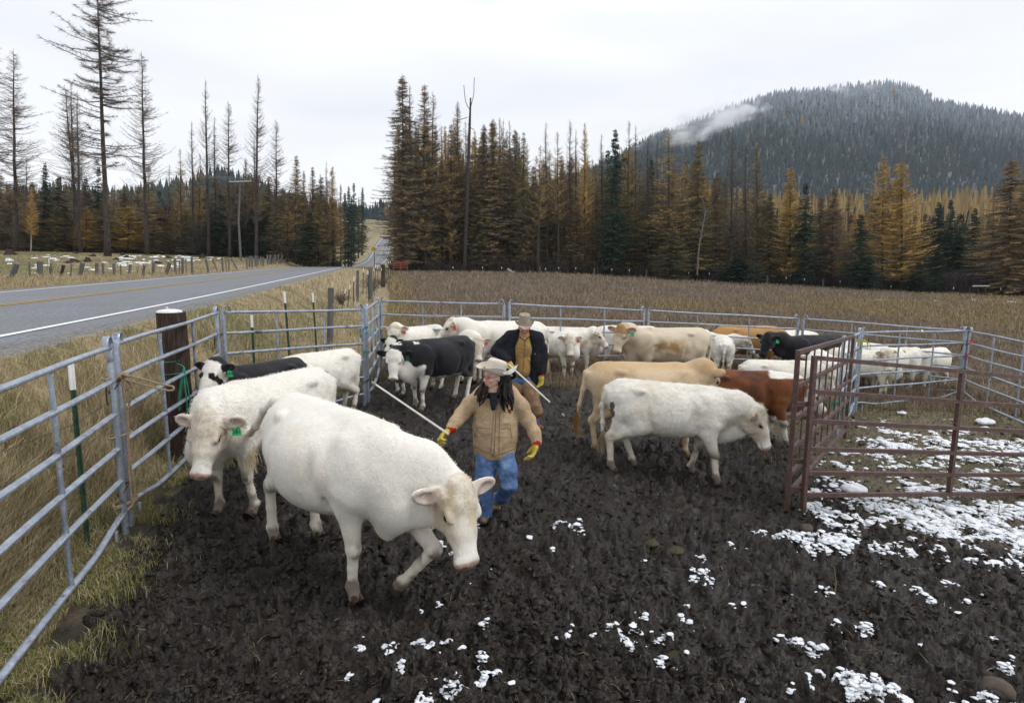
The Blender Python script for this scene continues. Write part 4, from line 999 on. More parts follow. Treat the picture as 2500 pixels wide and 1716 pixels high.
# --- the rest of the two woods
rr = random.Random(11)
def filler(n, x0, x1, topf, Yr, kinds, label, group, hw=(20, 34)):
    for i in range(n):
        px = x0+(x1-x0)*(i+rr.random())/n; k = rr.choices([a for a, _ in kinds], [b for _, b in kinds])[0]
        lb = {'green': 'dark spruce', 'gold': 'golden larch', 'halfgold': 'rusty larch', 'bare': 'bare larch', 'brown': 'brown larch', 'olive': 'dark olive larch'}[k]
        tree(px, topf(px)+rr.uniform(-22, 34), rr.uniform(*Yr), k, rr.uniform(*hw), lb+label, group+', '+lb)
lt = lambda x: float(np.interp(x, [0, 100, 250, 400, 500, 700, 780, 860], [435, 450, 455, 470, 440, 440, 440, 480]))
filler(66, -30, 822, lt, (118, 150), [('brown', 4), ('olive', 4), ('green', 2), ('bare', 2), ('halfgold', 1)], ' among the crowded trees left of the road', 'crowded trees of the left wood')
filler(40, -30, 826, lambda x: lt(x)+45, (108, 120), [('brown', 3), ('olive', 5), ('green', 3), ('halfgold', 1)], ' in the lower storey of the wood left of the road', 'lower storey of the left wood')
rt = lambda x: float(np.interp(x, [950, 1250, 1300, 1500, 1700, 1800, 2000, 2500], [305, 320, 395, 385, 410, 455, 485, 490]))
filler(50, 960, 1720, lambda x: rt(x)-12, (110, 135), [('brown', 4), ('bare', 4), ('halfgold', 3)], ' in the thick of the wood behind the field', 'close standing trees of the wood behind the field')
filler(62, 960, 2180, rt, (108, 140), [('brown', 5), ('olive', 4), ('green', 1), ('bare', 2), ('halfgold', 2), ('gold', 1)], ' among the crowded trees behind the field', 'crowded trees of the wood behind the field')
filler(46, 955, 2150, lambda x: rt(x)+85, (102, 108), [('brown', 4), ('olive', 6), ('green', 1)], ' in the lower storey behind the field', 'lower storey of the wood behind the field')
filler(22, 2220, 2520, lambda x: 540, (104, 130), [('brown', 2), ('green', 4), ('halfgold', 2)], ' behind the purple thicket', 'trees behind the purple thicket')
# --- snag, leaning dead trunk, fallen log
b = at_y(1134, 101); tp = at_dist(1149, 240, 101); t = thing('dead_tree', b, 'broken dead snag with a few wisps of branch leaning above the wood', 'dead tree')
mb = MB(); d = tp-b; mb.loft([tuple(d*s) for s in np.linspace(0, 1, 8)], [.34, .32, .30, .28, .26, .24, .20, .12], 8); mb.build('trunk', BARK, t)
for pts in ([(0, 0, -1.5), (.5, 0, .6), (.55, 0, 1.8), (.6, 0, 3.2)], [(0, 0, -2), (-.8, 0, -.6), (-1.1, 0, 2)], [(-.5, 0, -3), (-1.8, 0, -3.4), (-2.5, 0, -3.2)], [(-.9, 0, -9.2), (1.5, 0, -9.6), (3.2, 0, -10.2)], [(-.4, 0, -4), (-.2, 0, -4.5), (.6, 0, -5)]):
    mb = MB(); mb.loft(spl([np.array(d)+np.array(p) for p in pts], 3), .05, 4); mb.build('branch', BARK, t)
b = at_y(1702, 93); pts = [at_dist(1702, 672, 93), at_dist(1706, 610, 93), at_dist(1714, 560, 93), at_dist(1722, 515, 93), at_dist(1712, 480, 93)]
t = thing('dead_tree', b, 'pale leaning dead trunk with thin side twigs before the dark larch', 'dead tree')
mb = MB(); mb.loft(spl([p-b for p in pts], 4), [.15-.007*i for i in range(17)], 7); mb.build('trunk', plain('dead_wood', (.15, .14, .125), .95, var=.4), t)
r2 = np.random.RandomState(8); mb = MB()
for i in range(26):
    q = np.array(pts[3]-b)*(.6+.45*r2.rand()); mb.loft([q, q+[r2.uniform(-1.6, 1.6), r2.uniform(-1, 1), r2.uniform(.2, 1.8)]], .015, 3)
mb.build('twigs', plain('dead_wood', (.15, .14, .125)), t)
a = at_dist(1238, 657, 98); c_ = at_dist(1254, 667, 98); mb = MB(); mb.tube(a, c_, .22, 8); tag(mb.build('fallen_log', BARKP), 'pale fallen log slanting at the foot of the wood', 'log')
# cabin with a snowy roof deep in the wood
b = at_y(1565, 150); cab = thing('cabin', b, 'small cabin with a snow covered roof glimpsed deep in the wood', 'cabin')
zt = at_dist(1565, 598, 150).z-b.z; zl = at_dist(1565, 614, 150).z-b.z
mb = MB(); mb.box((0, 0, zl/2), (7, 5, zl)); mb.build('wall', WOODD, cab, smooth_=False)
mb = MB(); V = [(-4.4, -3.3, zl-.2), (4.4, -3.3, zl-.2), (4.4, 0, zt), (-4.4, 0, zt), (-4.4, 3.3, zl-.2), (4.4, 3.3, zl-.2)]; V += [(x, y, z+.25) for x, y, z in V]
mb.add(V, [[0, 3, 2, 1], [3, 4, 5, 2], [6, 7, 8, 9], [9, 8, 11, 10], [0, 1, 7, 6], [4, 10, 11, 5], [0, 6, 9, 3], [3, 9, 10, 4], [1, 2, 8, 7], [2, 5, 11, 8]]); mb.build('roof', SNOW, cab, smooth_=False)
mb = MB(); mb.box((-1.5, -2.53, zl*.5), (1, .06, 1)); mb.build('window', plain('window_dark', (.03, .035, .04), .2), cab, smooth_=False)
# stumps on the meadow across the road
for px, py, r_, h_ in [(24, 620, .9, .8), (30, 688, .5, .3), (180, 637, .7, .4), (214, 636, .5, .55), (229, 624, .5, .35), (285, 632, .4, .3), (300, 622, .5, .45), (310, 626, .4, .35), (385, 641, .6, .3), (410, 628, .5, .4), (168, 640, .5, .25), (495, 627, .5, .7), (184, 617, .6, .25)]:
    p = on_ground(px, py+3, near=28)
    mb = MB(); rr2 = random.Random(px); k = 9; P = []
    mb.loft([(p.x, p.y, p.z-.1), (p.x, p.y, p.z+h_*.5), (p.x+.05, p.y, p.z+h_)], [r_*.8, r_*.6, r_*.5], 9)
    for i in range(4): a = rr2.uniform(0, 6.28); mb.tube((p.x+math.cos(a)*r_*.4, p.y+math.sin(a)*r_*.4, p.z+h_*.5), (p.x+math.cos(a)*r_*1.3, p.y+math.sin(a)*r_*.8, p.z+rr2.uniform(0, .2)), .09, 5, .04)
    tag(mb.build('tree_stump', WOODD), 'dark weathered stump on the snow dotted meadow across the road', 'stump', 'stumps on the meadow across the road')
# ------------------------------------------------------------------ far hills and the woods that cover them
def cones(P, Hh, Rr, seed, tiers=3, sides=6):
    """one mesh of many small far trees; returns V, T, per-vertex random"""
    r = np.random.RandomState(seed); n = len(P); V, T = [], []; per = tiers*(sides+1)
    k = np.arange(n)*per; a0 = r.rand(n)*6.28
    VV = np.zeros((n, per, 3), np.float32)
    for t in range(tiers):
        zb = .08+.28*t; zt = min(1, zb+.50+.06*t); rb = (1-.30*t)
        for s in range(sides):
            a = a0+s*2*np.pi/sides+t*.5; q = rb*(.65+.6*r.rand(n))
            VV[:, t*(sides+1)+s] = P+np.stack([np.cos(a)*Rr*q, np.sin(a)*Rr*q, Hh*(zb+.05*r.randn(n))], 1)
        VV[:, t*(sides+1)+sides] = P+np.stack([r.randn(n)*.1, r.randn(n)*.1, Hh*(zt if t < tiers-1 else 1)], 1)
        for s in range(sides):
            T.append(np.stack([k+t*(sides+1)+s, k+t*(sides+1)+(s+1) % sides, k+t*(sides+1)+sides], 1))
    return VV.reshape(-1, 3), np.concatenate(T), per
def forest_mat(name, lo, hi, frost=(.40, .45, .50), gold=(.22, .16, .10)):
    m = NT(name); t = m.attr('rnd'); c = m.ramp(t, [(0, lo), (1, hi)])
    c = m.mix(m.math('MULTIPLY', m.attr('frost'), 1.0), c, frost)
    c = m.mix(m.ramp(m.attr('gold'), [(.5, (0,)*3), (.51, (1,)*3)]), c, gold)
    m.set(c, .95, 0, .1); return m.m
FMAT = forest_mat('far_wood', (.011, .028, .030), (.034, .064, .063))
HILLM = plain('hill_soil', (.16, .15, .14), .95, var=.35, scale=.03)
def hill(pxs, tops, Y0, Y1, Y2, name, seed, spacing, th, snowline, label, pad=22, stand=None, goldf=.006):
    pxs = np.array(pxs, float); tops = np.array(tops, float); slope = (pxs-CX)/F_PX
    hor = 662.25+(pxs-1250)*.0067
    zr = 2.5+(hor-(tops+pad))*Y1/F_PX
    def z_(x, y):
        s = np.interp(x/np.maximum(y, 1), slope, zr); q = np.clip((y-Y0)/(Y1-Y0), 0, 1)
        prof = np.where(y < Y1, .55*q+.45*smooth(q), 1-.6*smooth((y-Y1)/(Y2-Y1)))
        n = (NZ.f2(x/190, y/190, 3)-.5)*2; gul = np.abs(NZ.f2(x/85+3, y/260, 2)-.5)*2
        return s*prof+(n*16-gul*14)*np.sin(np.pi*np.clip(q, 0, 1))*min(1, s.max()/200)-6*(q <= 0)+(0 if stand is None else 0)
    yv = np.linspace(Y0-60, Y2, 70); tv = np.linspace(slope[0], slope[-1], 110)
    X = tv[None, :]*yv[:, None]; Yg = np.repeat(yv[:, None], len(tv), 1); Z = z_(X.ravel(), Yg.ravel())
    nr_, nc_ = len(yv), len(tv); i = (np.arange(nr_-1)[:, None]*nc_+np.arange(nc_-1)).ravel()
    me = mesh_np(name, np.stack([X.ravel(), Yg.ravel(), Z], 1), np.stack([i, i+1, i+nc_+1, i+nc_], 1), None, True, None, HILLM); tag(link('hill', me), kind='structure')
    r = np.random.RandomState(seed); xs0, xs1 = slope[0]*Y2, slope[-1]*Y2
    ny = int((Y1+90-Y0)/spacing); nx = int((xs1-xs0)/spacing)
    gx_, gy_ = np.meshgrid(np.arange(nx)*spacing+xs0, np.arange(ny)*spacing+Y0-20)
    x = gx_.ravel()+r.uniform(-.5, .5, gx_.size)*spacing; y = gy_.ravel()+r.uniform(-.5, .5, gx_.size)*spacing
    ok = (x/y > slope[0]) & (x/y < slope[-1]); x, y = x[ok], y[ok]
    dens = NZ.f2(x/60+9, y/60, 2); z = z_(x, y)
    q = z/zr.max()
    keep = r.rand(len(x)) < np.clip(.98-1.1*np.clip(q-.62, 0, 1)*(dens < .56), 0, 1)
    x, y, z = x[keep], y[keep], z[keep]; n = len(x)
    H_ = th*(.45+.75*r.rand(n)**1.3); R_ = H_*.175*(.7+.6*r.rand(n))
    V, T, per = cones(np.stack([x, y, z-.5], 1), H_, R_, seed+1)
    rep = lambda a: np.repeat(a.astype(np.float32), per)
    fr = np.clip((z-snowline)/(zr.max()-snowline+1)*1.1+.35*(NZ.f2(x/110, y/110, 2)-.5)+.12*r.randn(n), 0, .85) if snowline is not None else np.zeros(n)
    vz = np.tile(np.random.RandomState(1).rand(per), n)
    g = (r.rand(n) < goldf*(NZ.f2(x/70+20, y/70, 2) > .55)*3).astype(float)
    me = mesh_np('far_wood', V, None, T, False, {'rnd': np.clip(rep(r.rand(n))*.7+.3*vz, 0, 1), 'frost': rep(fr)*(.55+.45*vz), 'gold': rep(g)}, FMAT)
    tag(link('far_wood', me), label, 'wood', None, 'stuff'); return z_
HZ = hill([1150, 1300, 1420, 1500, 1560, 1600, 1639, 1700, 1786, 1867, 1987, 2100, 2181, 2235, 2316, 2374, 2500, 2650], [470, 455, 420, 385, 350, 332, 322, 296, 266, 241, 232, 218, 230, 262, 274, 285, 305, 330], 720, 1350, 1800, 'hill', 21, 6.4, 22, 225,
     'dense frosted conifer forest covering the big hill at the right')
hill([-400, -200, 0, 150, 300, 420, 480, 560, 620, 680, 780, 860, 900, 1000, 1150], [450, 455, 470, 455, 470, 452, 432, 420, 430, 462, 492, 500, 504, 490, 480], 480, 720, 900, 'hill', 31, 7.0, 19, None, 'dark forest on the low distant hills behind the left wood', pad=30)
# golden larch wood beyond the near trees at the right
def band(n, x0, x1, topf, Y0, Y1, seed, mat, label, gold=0., hw=.16, tiers=4):
    r = np.random.RandomState(seed); px = r.uniform(x0, x1, n); Y = r.uniform(Y0, Y1, n)
    P, H_ = [], []
    for a, b in zip(px, Y):
        g = at_y(a, b); tp = at_dist(a, topf(a)+r.uniform(-9, 20), b); P.append(g); H_.append(max(4, tp.z-g.z))
    P = np.array(P); H_ = np.array(H_)
    V, T, per = cones(P, H_, H_*hw*.75, seed, tiers, 9)
    rep = lambda a: np.repeat(np.asarray(a, np.float32), per)
    me = mesh_np('far_wood', V, None, T, False, {'rnd': np.clip(rep(r.rand(n))*.6+.4*r.rand(n*per), 0, 1), 'frost': np.zeros(n*per), 'gold': rep((r.rand(n) < gold)*1.)}, mat)
    return tag(link('far_wood', me), label, 'wood', None, 'stuff')
BM1 = forest_mat('golden_wood', (.20, .145, .075), (.40, .29, .14)); BM2 = forest_mat('brown_wood', (.06, .048, .034), (.18, .135, .085), gold=(.46, .31, .12))
for q, (n, x0, x1, Y0, Y1, dy, mt, lb) in enumerate([(190, 1700, 2540, 235, 300, 0, BM1, 'distant golden larch wood in a band below the hill'), (150, 1650, 2540, 175, 230, 26, BM1, 'golden larch wood behind the trees of the field edge'),
        (150, 1500, 2540, 130, 170, 62, BM2, 'brown larch wood behind the golden trees'), (60, 1850, 2540, 125, 170, 48, FMAT, 'dark spruces standing in the golden larch wood')]):
    band(n, x0, x1, lambda a, dy=dy: np.interp(a, [1500, 1700, 1900, 2100, 2300, 2500], [455, 462, 468, 468, 462, 455])+dy, Y0, Y1, 40+q, mt, lb, .04 if mt is BM1 else .25)
band(70, -60, 815, lambda a: np.interp(a, [0, 400, 700, 860], [470, 470, 465, 470]), 165, 230, 51, BM2, 'brown larch wood deep behind the left wood', .1)
band(50, 992, 1560, lambda a: np.interp(a, [950, 1270, 1290, 1560], [360, 380, 470, 470]), 150, 200, 52, BM2, 'brown larch wood deep behind the crowded trees', .2)
band(60, -60, 815, lambda a: np.interp(a, [0, 400, 700, 860], [480, 490, 480, 480]), 150, 230, 53, FMAT, 'dark spruce wood deep behind the left wood', 0)
# ------------------------------------------------------------------ grasses
def grass_mat(name, stops, gstops):
    m = NT(name); c = m.mix(m.attr('green'), m.ramp(m.attr('tint'), stops), m.ramp(m.attr('tint'), gstops))
    m.set(c, .8, 0, .15); return m.m
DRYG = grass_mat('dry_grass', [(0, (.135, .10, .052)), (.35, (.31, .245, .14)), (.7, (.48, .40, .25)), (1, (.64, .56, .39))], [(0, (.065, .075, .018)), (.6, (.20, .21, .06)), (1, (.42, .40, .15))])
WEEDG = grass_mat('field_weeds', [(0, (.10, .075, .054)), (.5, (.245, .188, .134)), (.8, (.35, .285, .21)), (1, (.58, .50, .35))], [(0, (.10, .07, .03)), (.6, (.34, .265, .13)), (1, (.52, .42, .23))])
def blades(name, x, y, h, wd, seed, mat, green, label, cat, zf=None, lean=.45, flat=None):
    r = np.random.RandomState(seed); n = len(x); z = ground_smooth(x, y) if zf is None else zf
    a = r.rand(n)*6.283; c, s = np.cos(a), np.sin(a); ln = lean*h*(.3+r.rand(n)); sd = r.rand(n)*6.283; u, v = np.cos(sd)*wd/2, np.sin(sd)*wd/2
    if flat is not None: h1, h2 = flat*h*.5, flat*h
    else: h1, h2 = h*.6, h*(.75+.3*r.rand(n))
    V = np.zeros((n, 5, 3), np.float32)
    V[:, 0] = np.stack([x-u, y-v, z-.03], 1); V[:, 1] = np.stack([x+u, y+v, z-.03], 1)
    V[:, 2] = np.stack([x+c*ln*.35+u*.8, y+s*ln*.35+v*.8, z+h1], 1); V[:, 3] = np.stack([x+c*ln*.35-u*.8, y+s*ln*.35-v*.8, z+h1], 1)
    V[:, 4] = np.stack([x+c*ln, y+s*ln, z+h2], 1)
    k = np.arange(n)*5
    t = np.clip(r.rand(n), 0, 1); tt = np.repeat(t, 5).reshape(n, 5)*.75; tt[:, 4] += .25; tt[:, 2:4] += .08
    me = mesh_np(name, V.reshape(-1, 3), np.stack([k, k+1, k+2, k+3], 1), np.stack([k+3, k+2, k+4], 1), False, {'tint': tt.ravel(), 'green': np.repeat(green, 5)}, mat)
    return tag(link(name, me), label, cat, None, 'stuff')
r = np.random.RandomState(77)
def screen_y(n, y0, y1, p=1.0): u = r.rand(n); return 1/((1/y0**p)*(1-u)+(1/y1**p)*u)**(1/p)
# tall dry grass on the bank
n = 560000; y = screen_y(n, 2.2, 75, 1.25); x = -(.02+1.15*r.rand(n))*(y+1.0)-.0
d, _ = road_rel(x, y); fx = np.where(y < 11, fence_x(y), np.interp(y, [11, 14, 20, 40, 75], [-3.0, -3.5, -4.2, -9, -17]))
tuft = NZ.f2(x*1.8, y*1.8, 3)
ok = (d > 4.8+.35*(tuft-.5)) & (x < fx+.02+.30*(tuft-.5)) & (r.rand(n) < np.clip(.25+1.7*(tuft-.22), 0, 1)) & (x > -1.05*(y+1)) & (d < 22)
x, y, d, fx, tuft = x[ok], y[ok], d[ok], fx[ok], tuft[ok]
edge = smooth((d-4.7)/1.3)*smooth((fx-.02-x)/.75)
far = np.maximum(1, y/7)
h = (.06+.33*edge*(.55+.8*tuft))*(.55+.8*r.rand(len(x)))*np.where(y > 12, 1.12, 1)
g = np.clip(smooth((NZ.f2(x*.9, y*.9, 4)-.48)/.2)*.45*(1-smooth((y-18)/15)) + np.exp(-((x-fx)/.55)**2)*.5*(y < 13)+smooth((5.7-d)/1)*.35, 0, 1)*(r.rand(len(x)) < .75)
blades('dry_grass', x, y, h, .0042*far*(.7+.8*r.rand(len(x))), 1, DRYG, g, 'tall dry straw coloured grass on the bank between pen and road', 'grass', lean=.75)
print('bank blades', len(x))
# far verge
n = 150000; y = screen_y(n, 14, 118, 1.2); x = -(.15+.95*r.rand(n))*(y+4); d, _ = road_rel(x, y); t = NZ.f2(x*.8, y*.8, 3)
ok = (d < -4.6-.4*t) & (d > -13.5-1.5*t) ; x, y, d, t = x[ok], y[ok], d[ok], t[ok]
h = (.12+.42*smooth((-d-5)/2.2))*(.5+.7*r.rand(len(x)))*(.6+.8*t)
blades('dry_grass', x, y, h, .0038*np.maximum(1, y/7), 2, DRYG, np.clip(smooth((-d-13)/2)*.8, 0, 1)*(r.rand(len(x)) < .6), 'dry pinkish brown grass along the far verge of the road', 'grass', lean=.6)
# meadow beyond
n = 60000; y = screen_y(n, 30, 112, 1.0); x = -(.2+.85*r.rand(n))*(y+4); d, _ = road_rel(x, y); ok = d < -13; x, y = x[ok], y[ok]
blades('meadow_grass', x, y, .10+.12*r.rand(len(x)), .0050*np.maximum(1, y/7), 3, DRYG, (r.rand(len(x)) < .62)*1., 'short green and straw meadow grass across the road', 'grass', lean=.7)
# brown weeds of the field
n = 620000; y = screen_y(n, 13.2, 108, 1.05); x = (-.5+1.7*r.rand(n))*(y+3); t = NZ.f2(x*.55, y*.28, 4); t2 = NZ.f2(x*.06+3, y*.045, 3); d, _ = road_rel(x, y)
xl = np.interp(y, [11, 14, 20, 40, 75, 110], [-3.0, -3.2, -4.0, -8, -15.5, -24]); ok = (x > xl-.6*t) & (r.rand(n) < .45+.6*t) & ((y > 14.4+.03*np.maximum(x, 0)-.0) | (r.rand(n) < .3)); x, y, t, t2, xl = x[ok], y[ok], t[ok], t2[ok], xl[ok]
lt_ = np.clip(smooth((t2-.50)/.10)*.8*smooth((y-22)/20)*smooth((x-4)/10)+smooth((x/np.maximum(y, 1)-.55)/.2)*.45*smooth((y-30)/20)+np.exp(-((x-xl)/1.6)**2)*.9+smooth((y-86)/12)*.35, 0, 1)
h = (.20+.38*t)*(.5+.8*r.rand(len(x)))*np.where(y < 17, .75, 1)
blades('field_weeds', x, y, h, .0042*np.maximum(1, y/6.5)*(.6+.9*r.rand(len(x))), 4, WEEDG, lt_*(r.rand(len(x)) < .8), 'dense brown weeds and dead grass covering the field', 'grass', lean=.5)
print('weeds', len(x))
# short grass creeping into the pen, along its edges
n = 80000; y = screen_y(n, 1.8, 14.6, .8); x = fence_x(y)+np.abs(r.randn(n))*.26-.15
x[:9000] = r.uniform(-3.2, 4.5, 9000); y[:9000] = r.uniform(13.2, 14.9, 9000)-.0
x[9000:12500] = r.uniform(8.5, 16, 3500); y[9000:12500] = r.uniform(8.0, 12.5, 3500); x[12500:26000] = r.uniform(3.6, 14, 13500); y[12500:26000] = r.uniform(6.4, 13.6, 13500)
t = NZ.f2(x*3, y*3, 3); ok = t > .42; x, y, t = x[ok], y[ok], t[ok]
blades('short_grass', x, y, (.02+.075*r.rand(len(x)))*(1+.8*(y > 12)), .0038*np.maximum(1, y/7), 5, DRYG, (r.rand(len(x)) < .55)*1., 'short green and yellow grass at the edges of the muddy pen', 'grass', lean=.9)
# bits of straw trodden into the mud
n = 5200; y = screen_y(n, 2.2, 12, 1.2); x = r.uniform(-.62, 1.05, n)*(y+1); ok = x > fence_x(y)-.1; x, y = x[ok], y[ok]
gzs = np.array(ground_smooth(x, y))-.02
blades('straw', x, y, .05+.09*r.rand(len(x)), .0035*np.maximum(1, y/5), 6, DRYG, np.zeros(len(x)), 'loose bits of straw trodden into the mud', 'straw', zf=gzs+mud_relief(x, y)*.9-.015, lean=1.0, flat=.22)
# purple brown thicket and undergrowth of the woods
TH = grass_mat('thicket_twigs', [(0, (.030, .022, .024)), (.6, (.085, .065, .068)), (1, (.16, .13, .125))], [(0, (.02, .018, .012)), (1, (.07, .055, .03))])
n = 26000; px = r.uniform(2215, 2500, n); Y = r.uniform(88, 104, n); x = (px-CX)/F_PX*Y; top = np.interp(px, [2215, 2240, 2300, 2400, 2450, 2500], [1.8, 3.4, 3.6, 3.9, 3.0, 2.4])
blades('thicket', x, Y, top*(.45+.6*r.rand(n))*(.8+.4*NZ.f2(x*.4, Y*.4, 2)), np.full(n, .05), 7, TH, np.zeros(n), 'purple brown leafless thicket at the foot of the wood on the right', 'thicket', lean=.45)
n = 46000; px = r.uniform(955, 2230, n); Y = np.interp(px, [950, 1600, 2300], [101, 99, 90])+r.rand(n)**1.5*26; x = (px-CX)/F_PX*Y
blades('undergrowth', x, Y, (.8+2.6*r.rand(n)**2)*(.5+1.0*NZ.f2(x*.3, Y*.3, 2)), np.full(n, .055), 8, TH, (r.rand(n) < .5)*1., 'dark undergrowth of twigs and saplings at the foot of the wood behind the field', 'undergrowth', lean=.6)
n = 34000; px = r.uniform(-40, 832, n); Y = np.interp(px, [0, 500, 860], [110, 112, 132])+r.rand(n)**1.3*28; x = (px-CX)/F_PX*Y
blades('undergrowth', x, Y, (.6+2.2*r.rand(n)**2)*(.5+1.0*NZ.f2(x*.3, Y*.3, 2)), np.full(n, .055), 9, TH, (r.rand(n) < .6)*1., 'dark undergrowth at the foot of the wood left of the road', 'undergrowth', lean=.6)
# bare roadside bushes by the fence
def bush(px, py, hgt, wid, label):
    b = on_ground(px, py, near=12); mb = MB(); q = random.Random(px)
    for i in range(90):
        a = q.uniform(0, 6.28); e = q.random()**.5; tip = np.array([math.cos(a)*wid*e, math.sin(a)*wid*e, hgt*(1-.5*e*e)*q.uniform(.6, 1)]); mid = tip*np.array([.35, .35, .6])
        P = spl([(0, 0, 0), mid, tip], 2); mb.loft(P, [.009, .008, .006, .005, .003], 3)
        for k in range(3):
            s_ = P[2+k % 2]; mb.loft([s_, s_+np.array([q.uniform(-.15, .15), q.uniform(-.15, .15), q.uniform(.05, .22)])*wid], .003, 3)
    o = mb.build('bush', plain('bush_twigs', (.12, .085, .07), .9, var=.4), None, b); tag(o, label, 'bush')
bush(908, 716, 1.5, 1.3, 'leafless brown bush around the posts of the fence by the road')
bush(935, 702, 1.2, 1.1, 'smaller leafless bush just beyond the larger one at the fence')
bush(832, 745, .9, .7, 'low twiggy bush behind the corner of the pen')
# ------------------------------------------------------------------ organic bodies: blended solids turned into one continuous surface
def nrmz(v): v = np.asarray(v, float); return v/(np.linalg.norm(v)+1e-12)
class Body:
    def __init__(s): s.pr = []
    def ell(s, c, r, k=.06, rot=None, tagn='body', sub=False):
        s.pr.append(('e', np.array(c, float), np.array(r, float), np.eye(3) if rot is None else np.array(rot, float), k, tagn, sub)); return s
    def cap(s, a, b, ra, rb, k=.05, flat=None, tagn='body', sub=False):
        """tapered capsule; flat=(direction, factor) squashes its section"""
        s.pr.append(('c', np.array(a, float), np.array(b, float), (ra, rb), k, tagn, sub, flat)); return s
    def chain(s, P, Rr, k=.05, flat=None, tagn='body'):
        for i in range(len(P)-1): s.cap(P[i], P[i+1], Rr[i], Rr[i+1], k, flat, tagn)
        return s
    def bounds(s, p):
        if p[0] == 'e':
            e = np.sqrt(((p[3].T @ np.diag(p[2]))**2).sum(1)); return p[1]-e, p[1]+e
        r = max(p[3])*(max(1, p[7][1]) if p[7] else 1); return np.minimum(p[1], p[2])-r, np.maximum(p[1], p[2])+r
    def dist(s, p, X):
        if p[0] == 'e':
            q = (X-p[1]) @ p[3].T; k0 = np.linalg.norm(q/p[2], axis=-1); k1 = np.linalg.norm(q/p[2]**2, axis=-1)
            return k0*(k0-1)/(k1+1e-9)
        a, b = p[1], p[2]; ba = b-a; pa = X-a; h = np.clip((pa @ ba)/(ba @ ba+1e-12), 0, 1); q = pa-h[..., None]*ba
        r = p[3][0]+(p[3][1]-p[3][0])*h
        if p[7] is not None:
            n = nrmz(p[7][0]); f = p[7][1]; c = q @ n; q = q+n*(c*(1/f-1))[..., None]
            dd = np.linalg.norm(q, axis=-1)-r; return dd*min(1, f) if f < 1 else dd
        return np.linalg.norm(q, axis=-1)-r
    def surface(s, h, noise=None):
        lo = np.min([s.bounds(p)[0] for p in s.pr if not p[6]], 0)-3*h; hi = np.max([s.bounds(p)[1] for p in s.pr if not p[6]], 0)+3*h
        n = np.ceil((hi-lo)/h).astype(int)+1
        D = np.full(n, .5, np.float32); ax = [lo[i]+h*np.arange(n[i]) for i in range(3)]
        for p in s.pr:
            a, b = s.bounds(p); k = p[4]; m = k+2.5*h
            i0 = np.clip(np.floor((a-m-lo)/h).astype(int), 0, n-1); i1 = np.clip(np.ceil((b+m-lo)/h).astype(int)+1, 1, n)
            sl = tuple(slice(i0[j], i1[j]) for j in range(3))
            X = np.stack(np.meshgrid(*[ax[j][sl[j]] for j in range(3)], indexing='ij'), -1)
            d = s.dist(p, X).astype(np.float32); c = D[sl]
            if p[6]: d = -d; t = np.maximum(k-np.abs(c-d), 0)/k; D[sl] = np.maximum(c, d)+t*t*k*.25
            else: t = np.maximum(k-np.abs(c-d), 0)/k; D[sl] = np.minimum(c, d)-t*t*k*.25
        if noise is not None:
            near_ = np.abs(D) < 3*h; X = np.stack(np.meshgrid(*ax, indexing='ij'), -1)[near_]; D[near_] += noise(X)
        return surface_net(D, lo, h)
    def regions(s, V):
        """per vertex: distance to each tag's solids"""
        T = {}
        for p in s.pr:
            if p[6]: continue
            d = s.dist(p, V); T[p[5]] = np.minimum(T[p[5]], d) if p[5] in T else d
        return T
def surface_net(D, lo, h):
    n = np.array(D.shape); S = D < 0
    c = np.zeros(tuple(n-1)+(3,), np.float32); w = np.zeros(tuple(n-1), np.float32)
    off = [(i, j, k) for i in (0, 1) for j in (0, 1) for k in (0, 1)]
    def cs(o): return tuple(slice(o[a], n[a]-1+o[a]) for a in range(3))
    for a in off:
        for ax in range(3):
            if a[ax]: continue
            b = list(a); b[ax] = 1; A, B = D[cs(a)], D[cs(b)]; m = (A < 0) != (B < 0)
            t = np.where(m, A/(A-B+1e-12), 0)
            for q in range(3): c[..., q] += m*(a[q]+(t if q == ax else 0))
            w += m
    act = w > 0; idx = np.full(tuple(n-1), -1, np.int64); idx[act] = np.arange(act.sum())
    cell = np.argwhere(act); V = lo+h*(cell+c[act]/w[act][:, None])
    Q = []
    for ax in range(3):
        u, v = (ax+1) % 3, (ax+2) % 3
        sl0 = [slice(1, n[q]-1) for q in range(3)]; sl0[ax] = slice(0, n[ax]-1); sl1 = list(sl0); sl1[ax] = slice(1, n[ax])
        m = S[tuple(sl0)] != S[tuple(sl1)]; e = np.argwhere(m)+np.array([0 if q == ax else 1 for q in range(3)])
        inside = S[tuple(e.T)]
        def g(du, dv): f = e.copy(); f[:, u] -= du; f[:, v] -= dv; return idx[tuple(f.T)]
        q = np.stack([g(0, 0), g(1, 0), g(1, 1), g(0, 1)], 1); q[~inside] = q[~inside][:, ::-1]; Q.append(q[(q >= 0).all(1)])
    return V, np.concatenate(Q)
